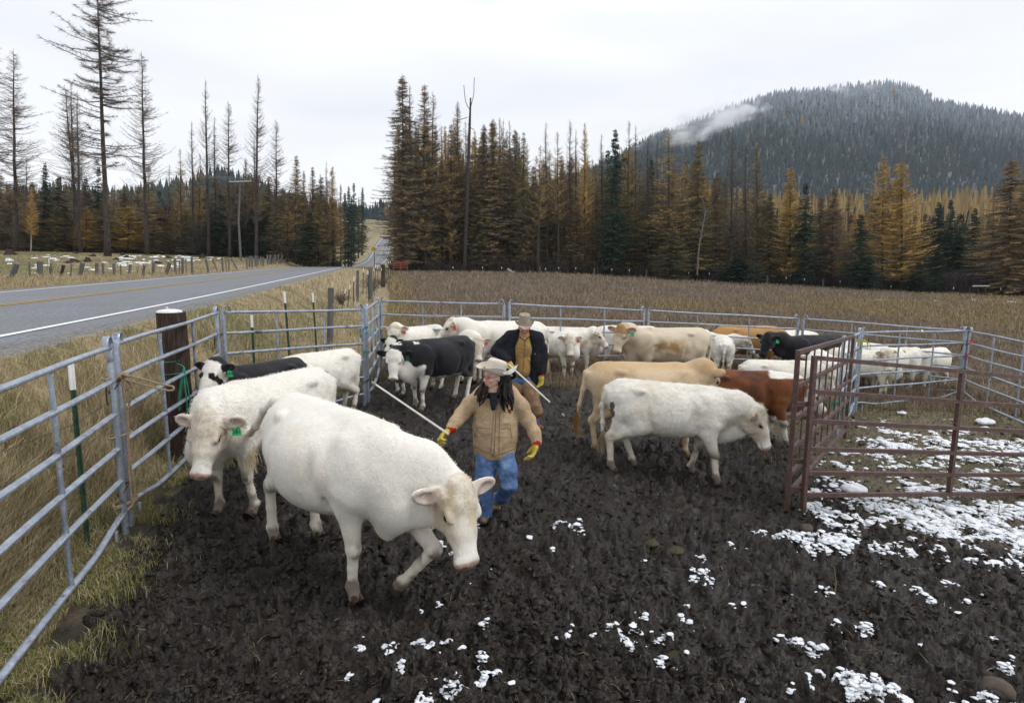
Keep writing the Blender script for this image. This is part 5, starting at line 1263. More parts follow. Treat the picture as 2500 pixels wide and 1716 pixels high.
# ------------------------------------------------------------------ cattle
def coat_mat(name, curl=1.0, scale=26):
    m = NT(name); P_ = m.coord()
    f1 = m.noise(scale, 5, .7, P_, (1, 1.6, .8), 1.2); f2_ = m.noise(3.2, 4, .6, P_)
    c = m.attr('col', 'Color')
    c = m.mix(m.ramp(f1, [(.3, (.0,)*3), (.7, (.45*curl,)*3)]), c, m.mix(1.0, c, (.80, .74, .62), 'MULTIPLY'))
    m.set(c, .78, 0, .22); m.b.inputs['Sheen Weight'].default_value = .12; m.b.inputs['Sheen Roughness'].default_value = .5
    h = m.math('ADD', f1, m.math('MULTIPLY', m.noise(scale*4, 3, .7, P_, (1, 1, .5), .8), .5))
    m.bump(h, .60*curl, .012); return m.m
COATM = coat_mat('cattle_hair'); COATS = coat_mat('shaggy_cattle_hair', 1.5, 17)
m = NT('hair_strands'); m.set(m.attr('col', 'Color'), .75, 0, .15); HAIRM = m.m
HOOF = plain('hoof', (.045, .028, .020), .6, var=.6, scale=22); EYE = plain('eye_dark', (.012, .009, .008), .12, spec=.6); EYERIM = plain('eyelid', (.22, .10, .075), .6)
TAGR = plain('ear_tag_orange', (.72, .10, .035), .45, var=.05); TAGG = plain('ear_tag_green', (.035, .50, .17), .45, var=.08); TAGINK = plain('tag_ink', (.01, .02, .02), .6)
PINK = np.array([.50, .29, .24]); DIRT = np.array([.085, .062, .045])
def lerp(a, b, t): t = np.asarray(t)[..., None]; return a*(1-t)+np.asarray(b)*t
COLS = {
 'white': ((.80, .775, .72), (.71, .65, .55)), 'shaggy': ((.80, .78, .725), (.71, .65, .55)), 'cream': ((.60, .50, .355), (.36, .245, .13)), 'tan': ((.58, .46, .31), (.48, .35, .205)),
 'orange': ((.42, .235, .085), (.36, .19, .06)), 'black': ((.0075, .0078, .010), (.012, .012, .015)), 'bwf': ((.0075, .0078, .010), (.012, .012, .015)), 'bwf2': ((.0075, .0078, .010), (.012, .012, .015)), 'red': ((.165, .055, .019), (.055, .019, .009))}
def cow(label, C, heading, s, kind, poll, muzzle, roll=0, voxel=.02, fat=1.0, feet=None, tail=None, tags=(), hair=0, hair_len=.03, udder=False, group=None, seed=0, joints=None, tagtext=None, patches=(), pitch=0):
    """C: ground point, heading in degrees (0 = photo right, -90 = to the camera); poll, muzzle: (px, py, Y) or body coordinates"""
    rs = np.random.RandomState(seed+5); rad = R(heading); F = np.array([math.cos(rad), math.sin(rad), 0]); Lf = np.array([-math.sin(rad), math.cos(rad), 0]); o0 = np.array(C, float)
    t = thing('cow' if s > .93 else 'calf', C, label, 'cow' if s > .93 else 'calf', group); t.rotation_euler = (0, R(pitch), rad)
    def loc(w): w = np.array(w, float)-o0; return np.array([w @ F, w @ Lf, w[2]])
    def pt(q): return loc(at_dist(*q)) if q[0] > 20 else np.array(q, float)*s
    Hp, Hm = pt(poll), pt(muzzle)
    f = nrmz(Hm-Hp); hw = 1.13; up = nrmz(np.array([0, 0, 1.])-f*f[2]) if abs(f[2]) < .985 else nrmz(np.array([1., 0, 0])-f*f[0])
    up = up*math.cos(R(roll))+np.cross(f, up)*math.sin(R(roll)); sd = np.cross(up, f)          # sd points to the animal's left
    B = Body(); e, c = B.ell, B.cap; S = lambda *v: np.array(v)*s
    g = .94*fat; sh = 1.06 if kind == 'shaggy' else 1.0; young = s < .93; lr = (1.14 if young else 1.0)
    yl = .95 if not young else .93
    B.ell(S(-.74, 0, 1.09), S(.30, .265, .25), .10*s); B.ell(S(-.55, 0, 1.22), S(.34, .21, .13), .08*s)
    B.ell(S(-.10, 0, .985), S(.76, .375*g, .355), .12*s); B.ell(S(-.14, 0, .865-.03*(fat-1)*6), S(.56, .345*g, .285*(.9+.1*fat)), .12*s)
    B.ell(S(.42, 0, .98), S(.38, .265, .35), .12*s); B.ell(S(.38, 0, 1.215), S(.36, .13, .13), .10*s); B.ell(S(.70, 0, .80), S(.18, .13, .20), .10*s)
    B.cap(S(-.82, 0, 1.265), S(.30, 0, 1.275), .085*s, .085*s, .08*s)
    for y in (-1, 1):
        B.ell(S(-.52, .225*y, 1.245), S(.080, .055, .050), .035*s); B.ell(S(-.97, .115*y, 1.17), S(.06, .040, .065), .035*s)
        B.ell(S(-.40, .40*y*g, 1.16), S(.15, .08, .11), .09*s, None, 'body', True)                     # hollow of the flank
        B.cap(S(-.42, .37*y*g, 1.08), S(-.34, .335*y*g, .74), .030*s, .022*s, .055*s, None, 'body', True); B.cap(S(.29, .31*y, .98), S(.28, .27*y, .70), .024*s, .022*s, .05*s, None, 'body', True)
        B.cap(S(.66, .20*y, 1.18), S(.60, .22*y, .80), .014*s, .016*s, .05*s, None, 'body', True)
        B.ell(S(.40, .215*y, 1.10), S(.07, .05, .16), .07*s); B.ell(S(.22, .36*y*g, .98), S(.035, .06, .22), .09*s, None, 'body', True)
    B.cap(S(.60, 0, .62), S(.76, 0, .74), (.075+.05*(fat-1)*4)*s, .075*s, .09*s, ((0, 1, 0), .45))
    # neck and throat
    n0 = S(.58, 0, 1.06); n1 = Hp-f*.05*s-up*.045*s; mid = (n0+n1)/2+np.array([.02, 0, .045])*s; side = np.cross(nrmz(n1-n0), [0, 0, 1]); side = nrmz(side)
    B.chain([n0, mid, n1], [.235*s, .185*s, .135*s], .12*s, (side, .72), 'neck')
    B.chain([S(.70, 0, .80), (S(.72, 0, .86)+Hp+f*.12*s-up*.12*s)/2-np.array([0, 0, .05*s]), Hp+f*.10*s-up*.13*s], [.10*s, .09*s, .06*s], .09*s, (side, .5), 'neck')
    # head
    h = lambda a, b=0, cc=0: Hp+f*a*s+sd*b*s+up*cc*s
    HR = np.stack([f, sd, up])
    B.ell(h(.06, 0, .0), S(.145, .150, .122), .05*s, HR, 'head'); B.ell(h(-.03, 0, .08), S(.08, .085, .055), .05*s, HR, 'head'); B.cap(h(.10, 0, -.02), h(.26, 0, -.035), .122*s, .098*s, .05*s, (sd, 1.06), 'head')
    B.cap(h(.24, 0, -.02), h(.44, 0, -.035), .092*s, .072*s, .05*s, (sd, 1.10), 'head'); B.ell(h(.478, 0, -.045), S(.062, .100, .070), .03*s, HR, 'head')
    for y in (-1, 1): B.ell(h(.13, .065*y, -.14), S(.12, .05, .085), .05*s, HR, 'head')
    B.cap(h(.14, 0, -.125), h(.42, 0, -.095), .070*s, .042*s, .05*s, (sd, .9), 'head'); B.ell(h(.440, 0, -.105), S(.05, .062, .034), .02*s, HR, 'head')
    for y in (-1, 1):
        B.ell(h(.155, .118*y, .044), S(.056, .034, .028), .022*s, HR, 'head'); B.ell(h(.522, .042*y, -.025), S(.022, .017, .016), .010*s, HR, 'head', True)
        ec = h(-.005, .232*y, .0); ea = nrmz(sd*y*1.0-f*.18+up*.05); q_ = f*.62+up*.72; eb = nrmz(q_-ea*(q_ @ ea)); eu = np.cross(ea, eb); er = np.stack([ea, eb, eu]); fs = 1
        B.ell(ec, S(.125, .042, .064), .03*s, er, 'ear'); B.ell(ec+eb*fs*.036*s+ea*.004*s, S(.096, .036, .043), .012*s, er, 'ear', True)
        B.cap(h(.01, .09*y, .0), ec-ea*.06*s, .045*s, .035*s, .04*s, None, 'ear')
        B.ell(h(.168, .142*y, .016), S(.030, .018, .017), .008*s, HR, 'head', True)
    # legs
    feet = feet or {}; jo = joints or {}; FT = {}
    stance = lambda: rs.uniform(-.07, .07)
    for nm, y in (('FL', 1), ('FR', -1)):
        fx, fy, fz = feet.get(nm, (.44+stance(), .165*y, 0)); FT[nm] = (fx, fy, fz)
        el = S(.42+.15*(fx-.44), .185*y, .74)
        kn = S(*jo[nm]) if nm in jo else S(.44+.62*(fx-.44)+.015, .17*y*.5+fy*.5, .415+fz*.75)
        ft = S(fx, fy, .108+fz); hf = ft+(S(.035, 0, -.075) if nm not in jo else S(-.06, 0, -.06))
        B.ell(S(.46, .17*y, .98), S(.17, .105, .27), .09*s, None, 'body'); B.chain([S(.47, .18*y, .86), el], [.13*s, .095*s], .08*s, None, 'leg')
        B.chain([el, kn], [.098*s*lr, .052*s*lr], .05*s, None, 'leg'); B.ell(kn+S(.008, 0, 0), S(.060*lr, .054*lr, .066), .02*s, None, 'leg')
        B.chain([kn, (kn+ft)/2, ft], [.046*s*lr, .037*s*lr, .041*s*lr], .02*s, None, 'leg'); B.ell(ft-S(.008, 0, 0), S(.052, .051, .045), .02*s, None, 'leg'); B.cap(ft, hf, .040*s, .050*s, .02*s, None, 'leg')
        FT[nm] = (ft, hf)
    for nm, y in (('HL', 1), ('HR', -1)):
        fx, fy, fz = feet.get(nm, (-.74+stance(), .165*y, 0))
        st = S(-.46+.18*(fx+.74), .185*y, .74)
        hk = S(*jo[nm]) if nm in jo else S(-.83+.62*(fx+.74), .165*y*.5+fy*.5, .50+fz*.8)
        ft = S(fx, fy, .112+fz); hf = ft+S(.04, 0, -.08)
        B.ell(S(-.66, .15*y, .98), S(.24, .12, .30), .08*s); B.chain([S(-.62, .15*y, .92), st], [.17*s, .125*s], .09*s, None, 'body')
        B.chain([S(-.78, .15*y, .90), (S(-.80, .155*y, .72)), hk+S(-.01, 0, .05)], [.12*s, .075*s, .034*s], .06*s, None, 'leg')
        B.chain([st, hk], [.115*s*lr, .050*s*lr], .06*s, None, 'leg'); B.ell(hk-S(.012, 0, -.02), S(.060*lr, .046*lr, .066), .02*s, None, 'leg')
        B.chain([hk, (hk+ft)/2, ft], [.047*s*lr, .039*s*lr, .042*s*lr], .02*s, None, 'leg'); B.ell(ft-S(.008, 0, 0), S(.052, .051, .045), .02*s, None, 'leg'); B.cap(ft, hf, .040*s, .050*s, .02*s, None, 'leg')
        FT[nm] = (ft, hf)
    if udder: B.ell(S(-.44, 0, .70), S(.16, .13, .11), .06*s, None, 'udder'); [B.cap(S(-.40+.10*i, .07*j, .64), S(-.39+.10*i, .075*j, .56), .022*s, .014*s, .02*s, None, 'udder') for i in (0, -1) for j in (1, -1)]
    # tail
    tl = tail or [(-.93, 0, 1.25), (-1.02, 0, 1.20), (-1.055, 0, .95), (-1.03, .01, .68), (-1.02, .0, .56)]
    TP = [S(*p) for p in tl]; B.chain(TP, list(np.linspace(.045, .020, len(TP))*s), .04*s, None, 'tail')
    fz_ = .009 if kind == 'shaggy' else .003
    V, Q = B.surface(voxel, lambda X: -((fz_+.006*np.exp(-(((X-Hp)**2).sum(1))/(.16*s)**2))*(NZ.f3(X[:, 0]*14/s+seed, X[:, 1]*14/s, X[:, 2]*14/s, 3, .6)-.5)*2+.0016*np.sin(X[:, 0]*85/s)*np.exp(-((X[:, 0]/s+.02)/.24)**4-((X[:, 2]/s-.98)/.18)**4)+.008*(NZ.n3(X[:, 0]*3.5/s, X[:, 1]*3.5/s+seed, X[:, 2]*3.5/s)-.5)))
    # ---- colour of the coat
    T = B.regions(V); big = 9*np.ones(len(V)); P = V/s; x, y, z = P.T
    N1 = NZ.f3(x*3+seed, y*3, z*3, 3); N2 = NZ.f3(x*9, y*9+seed, z*9, 3)
    a, b = COLS[kind]; col = lerp(np.array(a)[None, :]*np.ones((len(V), 1)), b, smooth((N1-.48)/.22)*(.55 if kind in ('white', 'shaggy') else .7))
    body = np.minimum(T['body'], T.get('tail', big)); dh = T['head']; isH = smooth((np.minimum(body, T['neck'])-dh)/(.03*s)+.3); isE = T['ear'] < np.minimum(dh, T['neck'])-.004
    leg = T['leg'] < T['body']-.0
    hx, hy, hz = ((V-Hp) @ f)/s, ((V-Hp) @ sd)/s, ((V-Hp) @ up)/s
    W = np.array([.78, .755, .70]); blk = np.array([.0075, .0078, .010])
    if kind in ('white', 'shaggy'):
        col = lerp(col, (.56, .48, .36), isH*(.35+.6*smooth((N2-.45)/.2))*(1-smooth((hx-.30)/.12))); col = lerp(col, (.36, .28, .15), np.exp(-((hx-.02)/.07)**2-((np.abs(hy)-.14)/.05)**2)*smooth((N2-.42)/.15)*.7); col = lerp(col, (.60, .53, .41), smooth((.72-z)/.3)*.35*(1-isH))
    elif kind == 'cream':
        flank = np.exp(-((x+.02)/.50)**2-((z-.98)/.20)**2)*smooth((.6*N2+.4*N1-.30)/.42)
        col = lerp(np.array([.60, .52, .40])*np.ones((len(V), 1)), (.33, .195, .085), np.clip(flank*1.3+.45*smooth((N1-.5)/.2)*(x > .3)+isH*(hz > .03)*(hx < .12)*.8, 0, 1)); col = lerp(col, (.66, .58, .46), smooth((.7-z)/.2)*.7)
    elif kind == 'tan': col = lerp(col, (.62, .47, .30), smooth((.75-z)/.4)*.6); col = lerp(col, (.50, .30, .12), smooth((z-1.24)/.1)*.4)
    elif kind in ('bwf', 'bwf2'):
        wh = np.zeros(len(V)); j = .10*(N2-.5)
        wh = np.maximum(wh, isH*smooth((hx+.06+j)/.03))
        wh = np.maximum(wh, smooth((.66-z+j*1.2)/.03)*(1 if kind == 'bwf' else .0)*(1-leg*(z > .52)))       # belly
        wh = np.maximum(wh, leg*smooth(((.70 if kind == 'bwf' else .33)+j*2-z)/.03)*((x > 0)*1.0+(x <= 0)*smooth((.52+j-z)/.04)))
        wh = np.maximum(wh, smooth((x-.50+j)/.05)*smooth((.90+.25*(x-.5)+j*2-z)/.04)*(1 if kind == 'bwf' else .3))   # brisket
        wh = np.maximum(wh, (kind == 'bwf')*smooth((x-.48)/.05)*smooth((z-1.30)/.03)*(N2 > .5))
        col = lerp(col, W, np.clip(wh, 0, 1)); col[isE] = blk
        if kind == 'bwf2': col = lerp(col, blk, isH*np.exp(-((hx-.18)/.05)**2-((np.abs(hy)-.09)/.05)**2)*1.3 > .5)
    elif kind == 'red':
        j = .10*(N2-.5); wh = smooth((.64-z+j)/.03)*(np.abs(x) < .75)*(1-leg*(z > .5)); wh = np.maximum(wh, leg*smooth((.46+j-z)/.04)*(y > 0)+leg*smooth((.16-z)/.03)*(y <= 0))
        wh = np.maximum(wh, smooth((x-.25+j)/.05)*smooth((z-1.26-j*.3)/.02)); wh = np.maximum(wh, isH)
        col = lerp(col, (.26, .10, .028), smooth((N1-.45)/.2)*.7*smooth((.95-z)/.3)+.5*leg); col = lerp(col, W, np.clip(wh, 0, 1))
    for (cx_, cz_, rx_, rz_, sgn) in patches: col = lerp(col, (.13, .10, .075), ((x-cx_)/rx_)**2+((z-cz_)/rz_)**2+.5*(N2-.5) < 1*(y*sgn > 0))
    # inner ear, muzzle, eyelids, mud
    if kind not in ('black',):
        ie = isE & (((V-Hp) @ nrmz(f*.62+up*.72))/s > -.004)
        if kind not in ('bwf', 'bwf2'): col[ie] = lerp(col[ie], PINK*.62, (.30+.35*N2[ie]))
        mz = smooth((hx-.475-.012*(N2-.5)*4)/.012)*(hz > -.085); col = lerp(col, PINK*(.75+.5*N2)[:, None] if kind not in ('bwf',) else PINK*.45*np.ones((len(V), 3)), np.clip(mz*isH, 0, 1)*.9)
        col = lerp(col, (.16, .09, .07), isH*np.exp(-((hz+.084)/.007)**2)*smooth((hx-.36)/.05)*.8); col = lerp(col, (.10, .05, .04), isH*np.exp(-((hx-.525)/.02)**2-((np.abs(hy)-.042)/.016)**2-((hz+.025)/.016)**2)*.9)
        for sg in (-1, 1): col = lerp(col, (.27, .125, .08), .9*np.exp(-(((hx-.170)/.042)**2+((hy-.132*sg)/.035)**2+((hz-.014)/.026)**2)))
    if udder: col = lerp(col, (.60, .36, .30), ((T['udder'] < T['body']+.0)&(T['udder'] < T['leg']-.01))*.7*(z < .66))
    mudf = smooth((.22-z+.20*(N2-.5)*2)/.12)*.85+np.exp(-((z-.40)/.07)**2)*leg*(x > 0)*.85*smooth((N2-.40)/.12)+np.exp(-((z-.52)/.08)**2)*leg*(x < -.6)*.5*smooth((N2-.44)/.12)+smooth((.78-z)/.2)*(x < -.2)*(1-leg)*.22*smooth((N1-.45)/.15); mudf = np.where(kind == 'black', 0, mudf); mudf = mudf+smooth((.07-z)/.04)*.3
    col = lerp(col, DIRT*1.2, np.clip(mudf, 0, .9)); col *= (1+.10*(rs.rand(len(V))-.5))[:, None]
    me = mesh_np('body', V, Q, None, True, {'col': col}, COATS if kind == 'shaggy' else COATM); bo = link('body', me, t)
    # ---- hooves, eyes, tags, tail switch
    for nm in ('FL', 'FR', 'HL', 'HR'):
        ft, hf = FT[nm]; mb = MB(); dn = nrmz(hf-ft); fw = nrmz(np.array([1., 0, 0])-dn*dn[0]); sdv = np.cross(dn, fw)
        for y in (-1, 1):
            q = hf+sdv*y*.021*s+dn*.0
            mb.loft([q-dn*.015*s-fw*.005*s, q+dn*.02*s+fw*.012*s, q+dn*.048*s+fw*.026*s], [(.024*s, .040*s), (.026*s, .050*s), (.027*s, .058*s)], 10, up=fw)
        mb.build('hoof', HOOF, t)
    for y in (-1, 1):
        mb = MB(); q = h(.168, .125*y, .018); ax = nrmz(sd*y+f*.15)
        mb.loft([q-ax*.010*s, q+ax*.004*s, q+ax*.013*s, q+ax*.018*s], [.012*s, .025*s, .020*s, .006*s], 12); mb.build('eye', EYE, t)
    for (side_, mt, wd) in tags:
        q = h(.010, .235*side_, -.055); mb = MB(); nrm = loc(np.array([CAM.x, CAM.y, 0]))-q; nrm[2] = .25*np.linalg.norm(nrm); nrm = nrmz(nrm+.3*f*np.linalg.norm(nrm)); up_ = nrmz(np.array([0, 0, 1.])-nrm*nrm[2]); rgt = nrmz(np.cross(nrm, up_)); dn = -up_
        a4 = [(-.026, -.005), (.026, -.005), (.038, .078), (-.038, .078)]; V4 = [q+rgt*a*s*1.1+dn*b_*s*1.1+nrm*.052*s for a, b_ in a4]; V4 += [v+nrm*.005*s for v in V4]
        mb.add(V4, [[0, 3, 2, 1], [4, 5, 6, 7]]+[[i, (i+1) % 4, 4+(i+1) % 4, 4+i] for i in range(4)]); tg = mb.build('ear_tag', mt, t, smooth_=False)
        if tagtext:
            cu = bpy.data.curves.new('t', 'FONT'); cu.body = tagtext; cu.size = .055*s; cu.align_x = 'CENTER'; cu.align_y = 'CENTER'; cu.extrude = .0006
            to = bpy.data.objects.new('t', cu); sc.collection.objects.link(to); dg = bpy.context.evaluated_depsgraph_get(); tm = bpy.data.meshes.new_from_object(to.evaluated_get(dg)); bpy.data.objects.remove(to)
            ctr = q+dn*.042*s*1.1+nrm*.059*s; xa = nrmz(np.cross(up_, nrm)); M_ = Matrix(((xa[0], up_[0], nrm[0], ctr[0]), (xa[1], up_[1], nrm[1], ctr[1]), (xa[2], up_[2], nrm[2], ctr[2]), (0, 0, 0, 1)))
            tm.transform(M_); tm.materials.clear(); tm.materials.append(TAGINK); link('number', tm, tg)
    e0 = TP[-1]; dr = nrmz(TP[-1]-TP[-2]); tc_ = {'white': (.50, .40, .24), 'shaggy': (.52, .44, .30), 'cream': (.50, .38, .22), 'tan': (.48, .31, .13), 'orange': (.36, .2, .07), 'red': (.3, .12, .04)}.get(kind, (.02, .02, .022))
    nh = 130; VV = np.zeros((nh, 8, 3)); LL = .34*s*(.6+.5*rs.rand(nh)); off = rs.randn(nh, 3)*.022*s; sp = rs.randn(nh, 3)*.09
    dn_ = np.array([0, 0, -1.])
    for k in range(4):
        q = k/3; pos = e0+off*(.4+.8*math.sin(q*2.2))+(dr*(1-q)*.7+dn_*q)*(LL*q)[:, None]+sp*(LL*q*q)[:, None]+np.sin(q*7+rs.rand(nh)*.8)[:, None]*np.array([.012, .012, 0])*s; wv = np.array([.5, .8, 0])*.006*s*(1-q*.7)
        VV[:, 2*k] = pos-wv; VV[:, 2*k+1] = pos+wv
    kk = np.arange(nh)*8; QQ = np.concatenate([np.stack([kk+2*i, kk+2*i+1, kk+2*i+3, kk+2*i+2], 1) for i in range(3)])
    link('tail_switch', mesh_np('tail_switch', VV.reshape(-1, 3), QQ, None, False, {'col': np.repeat(np.array(tc_)[None, :]*(.7+.6*rs.rand(nh, 1)), 8, 0)}, HAIRM), t)
    if hair:
        # short hair standing off the hide
        nr = np.zeros(len(V)*3, np.float32); me.vertex_normals.foreach_get('vector', nr); nr = nr.reshape(-1, 3)
        ok = np.where((V[:, 2] > .12*s) & ((hx < .40) | (isH < .5)))[0]; pick = rs.choice(ok, hair); Nn = nr[pick]; base = V[pick]+rs.randn(hair, 3)*voxel*.5
        dir0 = np.array([-.75, 0, -.55])+rs.randn(hair, 3)*.38+.5*np.stack([NZ.n3(*(base.T*9))-.5, NZ.n3(*(base.T*9+7))-.5, NZ.n3(*(base.T*9+13))-.5], 1)*2
        tan = dir0-Nn*(dir0*Nn).sum(1)[:, None]; tan /= np.linalg.norm(tan, axis=1)[:, None]+1e-6
        Lh = hair_len*s*(.5+.8*rs.rand(hair))*np.where(T['leg'][pick] < T['body'][pick], .55, 1)*np.where(isH[pick] > .5, np.where(hx[pick] < .14, 2.0, .6), 1)
        tip = base+(tan*.92+Nn*(.16+.22*rs.rand(hair)[:, None]))*Lh[:, None]; wv = np.cross(tan, Nn)*(.0016+.0012*rs.rand(hair)[:, None])*s
        md = (base+tip)/2+Nn*Lh[:, None]*.10
        VV = np.stack([base-wv, base+wv, md+wv*.8, md-wv*.8, tip], 1).reshape(-1, 3); kk = np.arange(hair)*5
        hc = np.repeat(col[pick]*(.92+.24*rs.rand(hair, 1)), 5, 0)
        hm = mesh_np('coat', VV, np.stack([kk, kk+1, kk+2, kk+3], 1), np.stack([kk+3, kk+2, kk+4], 1), True, {'col': hc}, HAIRM)
        hm.normals_split_custom_set_from_vertices(np.repeat(Nn, 5, 0).tolist())
        ho = link('coat', hm, t); ho['kind'] = 'stuff'
    return t
def by_back(px, py, s, h=1.345): return top_pt(px, py, h*s)
def by_feet(hx_, hy_, fx_, fy_):
    a, b = on_ground(hx_, hy_), on_ground(fx_, fy_); d = b-a; return a+(d)*.60, math.degrees(math.atan2(d.y, d.x)), d.length
CG = 'white cattle in the pen'
c1 = Vector((-1.39, 4.66, gz(-1.39, 4.66)))
cow('large white cow with low head and raised front leg, nearest the camera', c1, -44, 1.03, 'white', (1112, 1200, 4.14), (1148, 1372, 3.94), roll=-8, voxel=.014, fat=1.30, udder=True,
    feet={'FR': (.40, -.17, 0), 'FL': (.66, .10, .03), 'HL': (-.80, .17, 0), 'HR': (-.98, -.16, .01)}, joints={'FL': (.90, .21, .44)},
    tail=[(-.93, 0, 1.26), (-1.04, -.05, 1.27), (-1.16, -.10, 1.18), (-1.30, -.13, 1.00), (-1.46, -.12, .90), (-1.60, -.08, .87)], hair=22000, hair_len=.010, seed=1)
c2 = Vector((-2.70, 6.22, gz(-2.70, 6.22)))
cow('white cow with green tag 261, head low between panel and large white cow', c2, 245, 1.0, 'shaggy', (513, 1030, 5.40), (487, 1138, 5.20), voxel=.014, tags=((1, TAGG, 0),), tagtext='261', hair=20000, hair_len=.026, seed=2,
    feet={'FR': (.46, -.15, 0), 'FL': (.30, .17, .0), 'HL': (-.62, .17, 0), 'HR': (-.82, -.16, 0)})
c3 = at_y(622, 8.1, 872)
cow('black calf with a white face and dark eye patch beside the panel', c3, 243, .88, 'bwf2', (524, 896, 7.45), (483, 982, 7.15), voxel=.018, tags=((1, TAGG, 0),), tagtext='259', seed=3)
c4 = by_back(768, 860, .88)
cow('white calf with red ear tag behind the cow tagged 261, rump to the right', c4, 236, .86, 'shaggy', (752, 912, c4.y-.75), (748, 975, c4.y-.95), voxel=.018, tags=((1, TAGR, 0),), hair=9000, hair_len=.035, seed=4)
c5, a5, l5 = by_feet(1124, 977, 1020, 999); print('c5', c5, a5, l5)
cow('black cow with white face, legs and belly near the corner of the pen', c5, a5, .93, 'bwf', (964, 864, c5.y-.62), (957, 938, c5.y-.85), voxel=.017, tags=((1, plain('ear_tag_dark', (.02, .06, .04)), 0),), tagtext='', fat=1.12, seed=5)
c6 = at_y(1005, c5.y+1.15)
cow('small black calf with white face half hidden behind the black cow', c6, 222, .80, 'bwf2', (957, 833, c6.y-.5), (938, 884, c6.y-.75), voxel=.022, seed=6)
c7 = by_back(1018, 797, .92)
cow('cream faced white calf looking over the small black calf, far left corner', c7, 238, .90, 'shaggy', (963, 803, c7.y-.62), (957, 852, c7.y-.9), voxel=.022, tags=((1, TAGR, 0),), seed=7)
c8 = by_back(1225, 787, 1.02)
cow('big white cow facing left behind the man in the dark jacket', c8, 180, 1.02, 'white', (1104, 790, c8.y-.05), (1072, 822, c8.y-.12), voxel=.022, tags=((1, TAGR, 0),), fat=1.05, seed=8)
c9 = by_back(1152, 800, .90)
cow('white calf with orange tag facing the camera between black cow and man', c9, 262, .88, 'white', (1166, 832, c9.y-.75), (1170, 884, c9.y-.92), voxel=.02, tags=((1, TAGR, 0),), seed=9)
c11, a11, l11 = by_feet(1344, 903, 1377, 934); print('c11', c11, a11, l11)
cow('white calf with an orange tag looking at the camera, right of the man', c11, -55, .84, 'white', (1392, 826, c11.y-.55), (1392, 868, c11.y-.72), voxel=.02, tags=((1, TAGR, 0),), seed=11)
c12 = by_back(1395, 801, .90); c12 = Vector((c12.x, c12.y, c12.z))
cow('white calf standing in profile, facing the big cream cow', c12, -12, .90, 'white', (1455, 812, c12.y-.3), (1489, 850, c12.y-.4), voxel=.02, seed=12)
c13 = by_back(1522, 796, .96, 1.36)
cow('white cow mostly hidden behind the head of the big cream cow', c13, 175, .96, 'white', (1440, 830, c13.y+.1), (1425, 870, c13.y+.1), voxel=.024, seed=13)
c14 = by_back(1622, 800, 1.12)
cow('large dirty cream cow in profile facing left in front of the back fence', c14, 184, 1.10, 'cream', (1518, 805, c14.y-.35), (1503, 862, c14.y-.55), voxel=.018, tags=((1, TAGG, 0),), fat=1.08, udder=True, seed=14)
c15 = by_back(1778, 826, .88)
cow('white calf seen from behind with its head turned right', Vector((c15.x, c15.y+.35, gz(c15.x, c15.y+.35))), 72, .88, 'white', (1822, 831, c15.y+.75), (1850, 872, c15.y+.68), voxel=.018, seed=15, hair=5000, hair_len=.03)
c16 = by_back(1745, 818, .90)
cow('white calf just visible between the cream cow and the calf seen from behind', Vector((c16.x+.1, c16.y+.3, gz(c16.x, c16.y))), 95, .90, 'white', (.95, .0, 1.25), (1.25, 0, 1.0), voxel=.026, seed=16)
c17 = by_back(1838, 797, 1.08)
cow('orange tan cow whose head is hidden behind the black cow', c17, -3, 1.08, 'orange', (1925, 835, c17.y), (1955, 880, c17.y-.1), voxel=.02, fat=1.06, seed=17)
c18 = by_back(1925, 808, .98)
cow('white cow of which only the back shows behind the orange tan cow', c18, -8, .98, 'white', (.95, 0, 1.0), (1.2, 0, .65), voxel=.026, seed=18)
c19 = by_back(1985, 820, 1.03)
cow('black cow with a green ear tag facing left', c19, 196, 1.03, 'black', (1876, 824, c19.y-.45), (1853, 880, c19.y-.65), voxel=.018, tags=((1, TAGG, 0),), seed=19, fat=1.05)
c20 = by_back(1915, 882, .86)
cow('shaggy white calf behind the red calf, its head hidden by the gate', c20, -6, .86, 'shaggy', (.92, 0, 1.12), (1.15, 0, .78), voxel=.02, hair=12000, hair_len=.035, seed=20)
c21 = by_back(1838, 908, .90)
cow('red brown calf with white belly and legs beside the picket gate', c21, -12, .90, 'red', (.98, .05, 1.02), (1.28, .1, .72), voxel=.016, fat=1.02, seed=21, hair=10000, hair_len=.02,
    feet={'FR': (.62, -.15, 0), 'FL': (.40, .17, 0)})
c22, a22, l22 = by_feet(1538, 1143, 1702, 1170); print('c22', c22, a22, l22)
cow('shaggy white calf walking right with its muzzle to the ground', c22, a22, .91, 'shaggy', (1836, 1000, c22.y-.32), (1878, 1088, c22.y-.42), voxel=.014, hair=30000, hair_len=.030, seed=22, pitch=2.6,
    feet={'HR': (-.86, -.15, 0), 'HL': (-.56, .17, .02), 'FR': (.62, -.15, 0), 'FL': (.30, .16, .02)}, patches=((-.90, .88, .045, .07, -1), (-.90, 1.0, .035, .07, -1)))
c23 = by_back(1600, 889, 1.0)
cow('tan cow standing behind the shaggy white calf, tail hanging at the left', c23, -4, 1.0, 'tan', (1728, 905, c23.y-.15), (1742, 968, c23.y-.10), voxel=.018, hair=9000, hair_len=.02, seed=23,
    feet={'HR': (-.86, -.15, 0), 'HL': (-.55, .17, 0)}, tail=[(-.93, 0, 1.25), (-1.01, -.03, 1.20), (-1.05, -.06, .95), (-1.10, -.08, .72), (-1.12, -.08, .62)])
c24 = by_back(2118, 856, .88)
cow('cream faced white calf behind the left end of the alley panel', c24, -38, .88, 'shaggy', (2163, 862, c24.y-.45), (2174, 907, c24.y-.62), voxel=.02, seed=24)
c25 = by_back(2200, 853, .90)
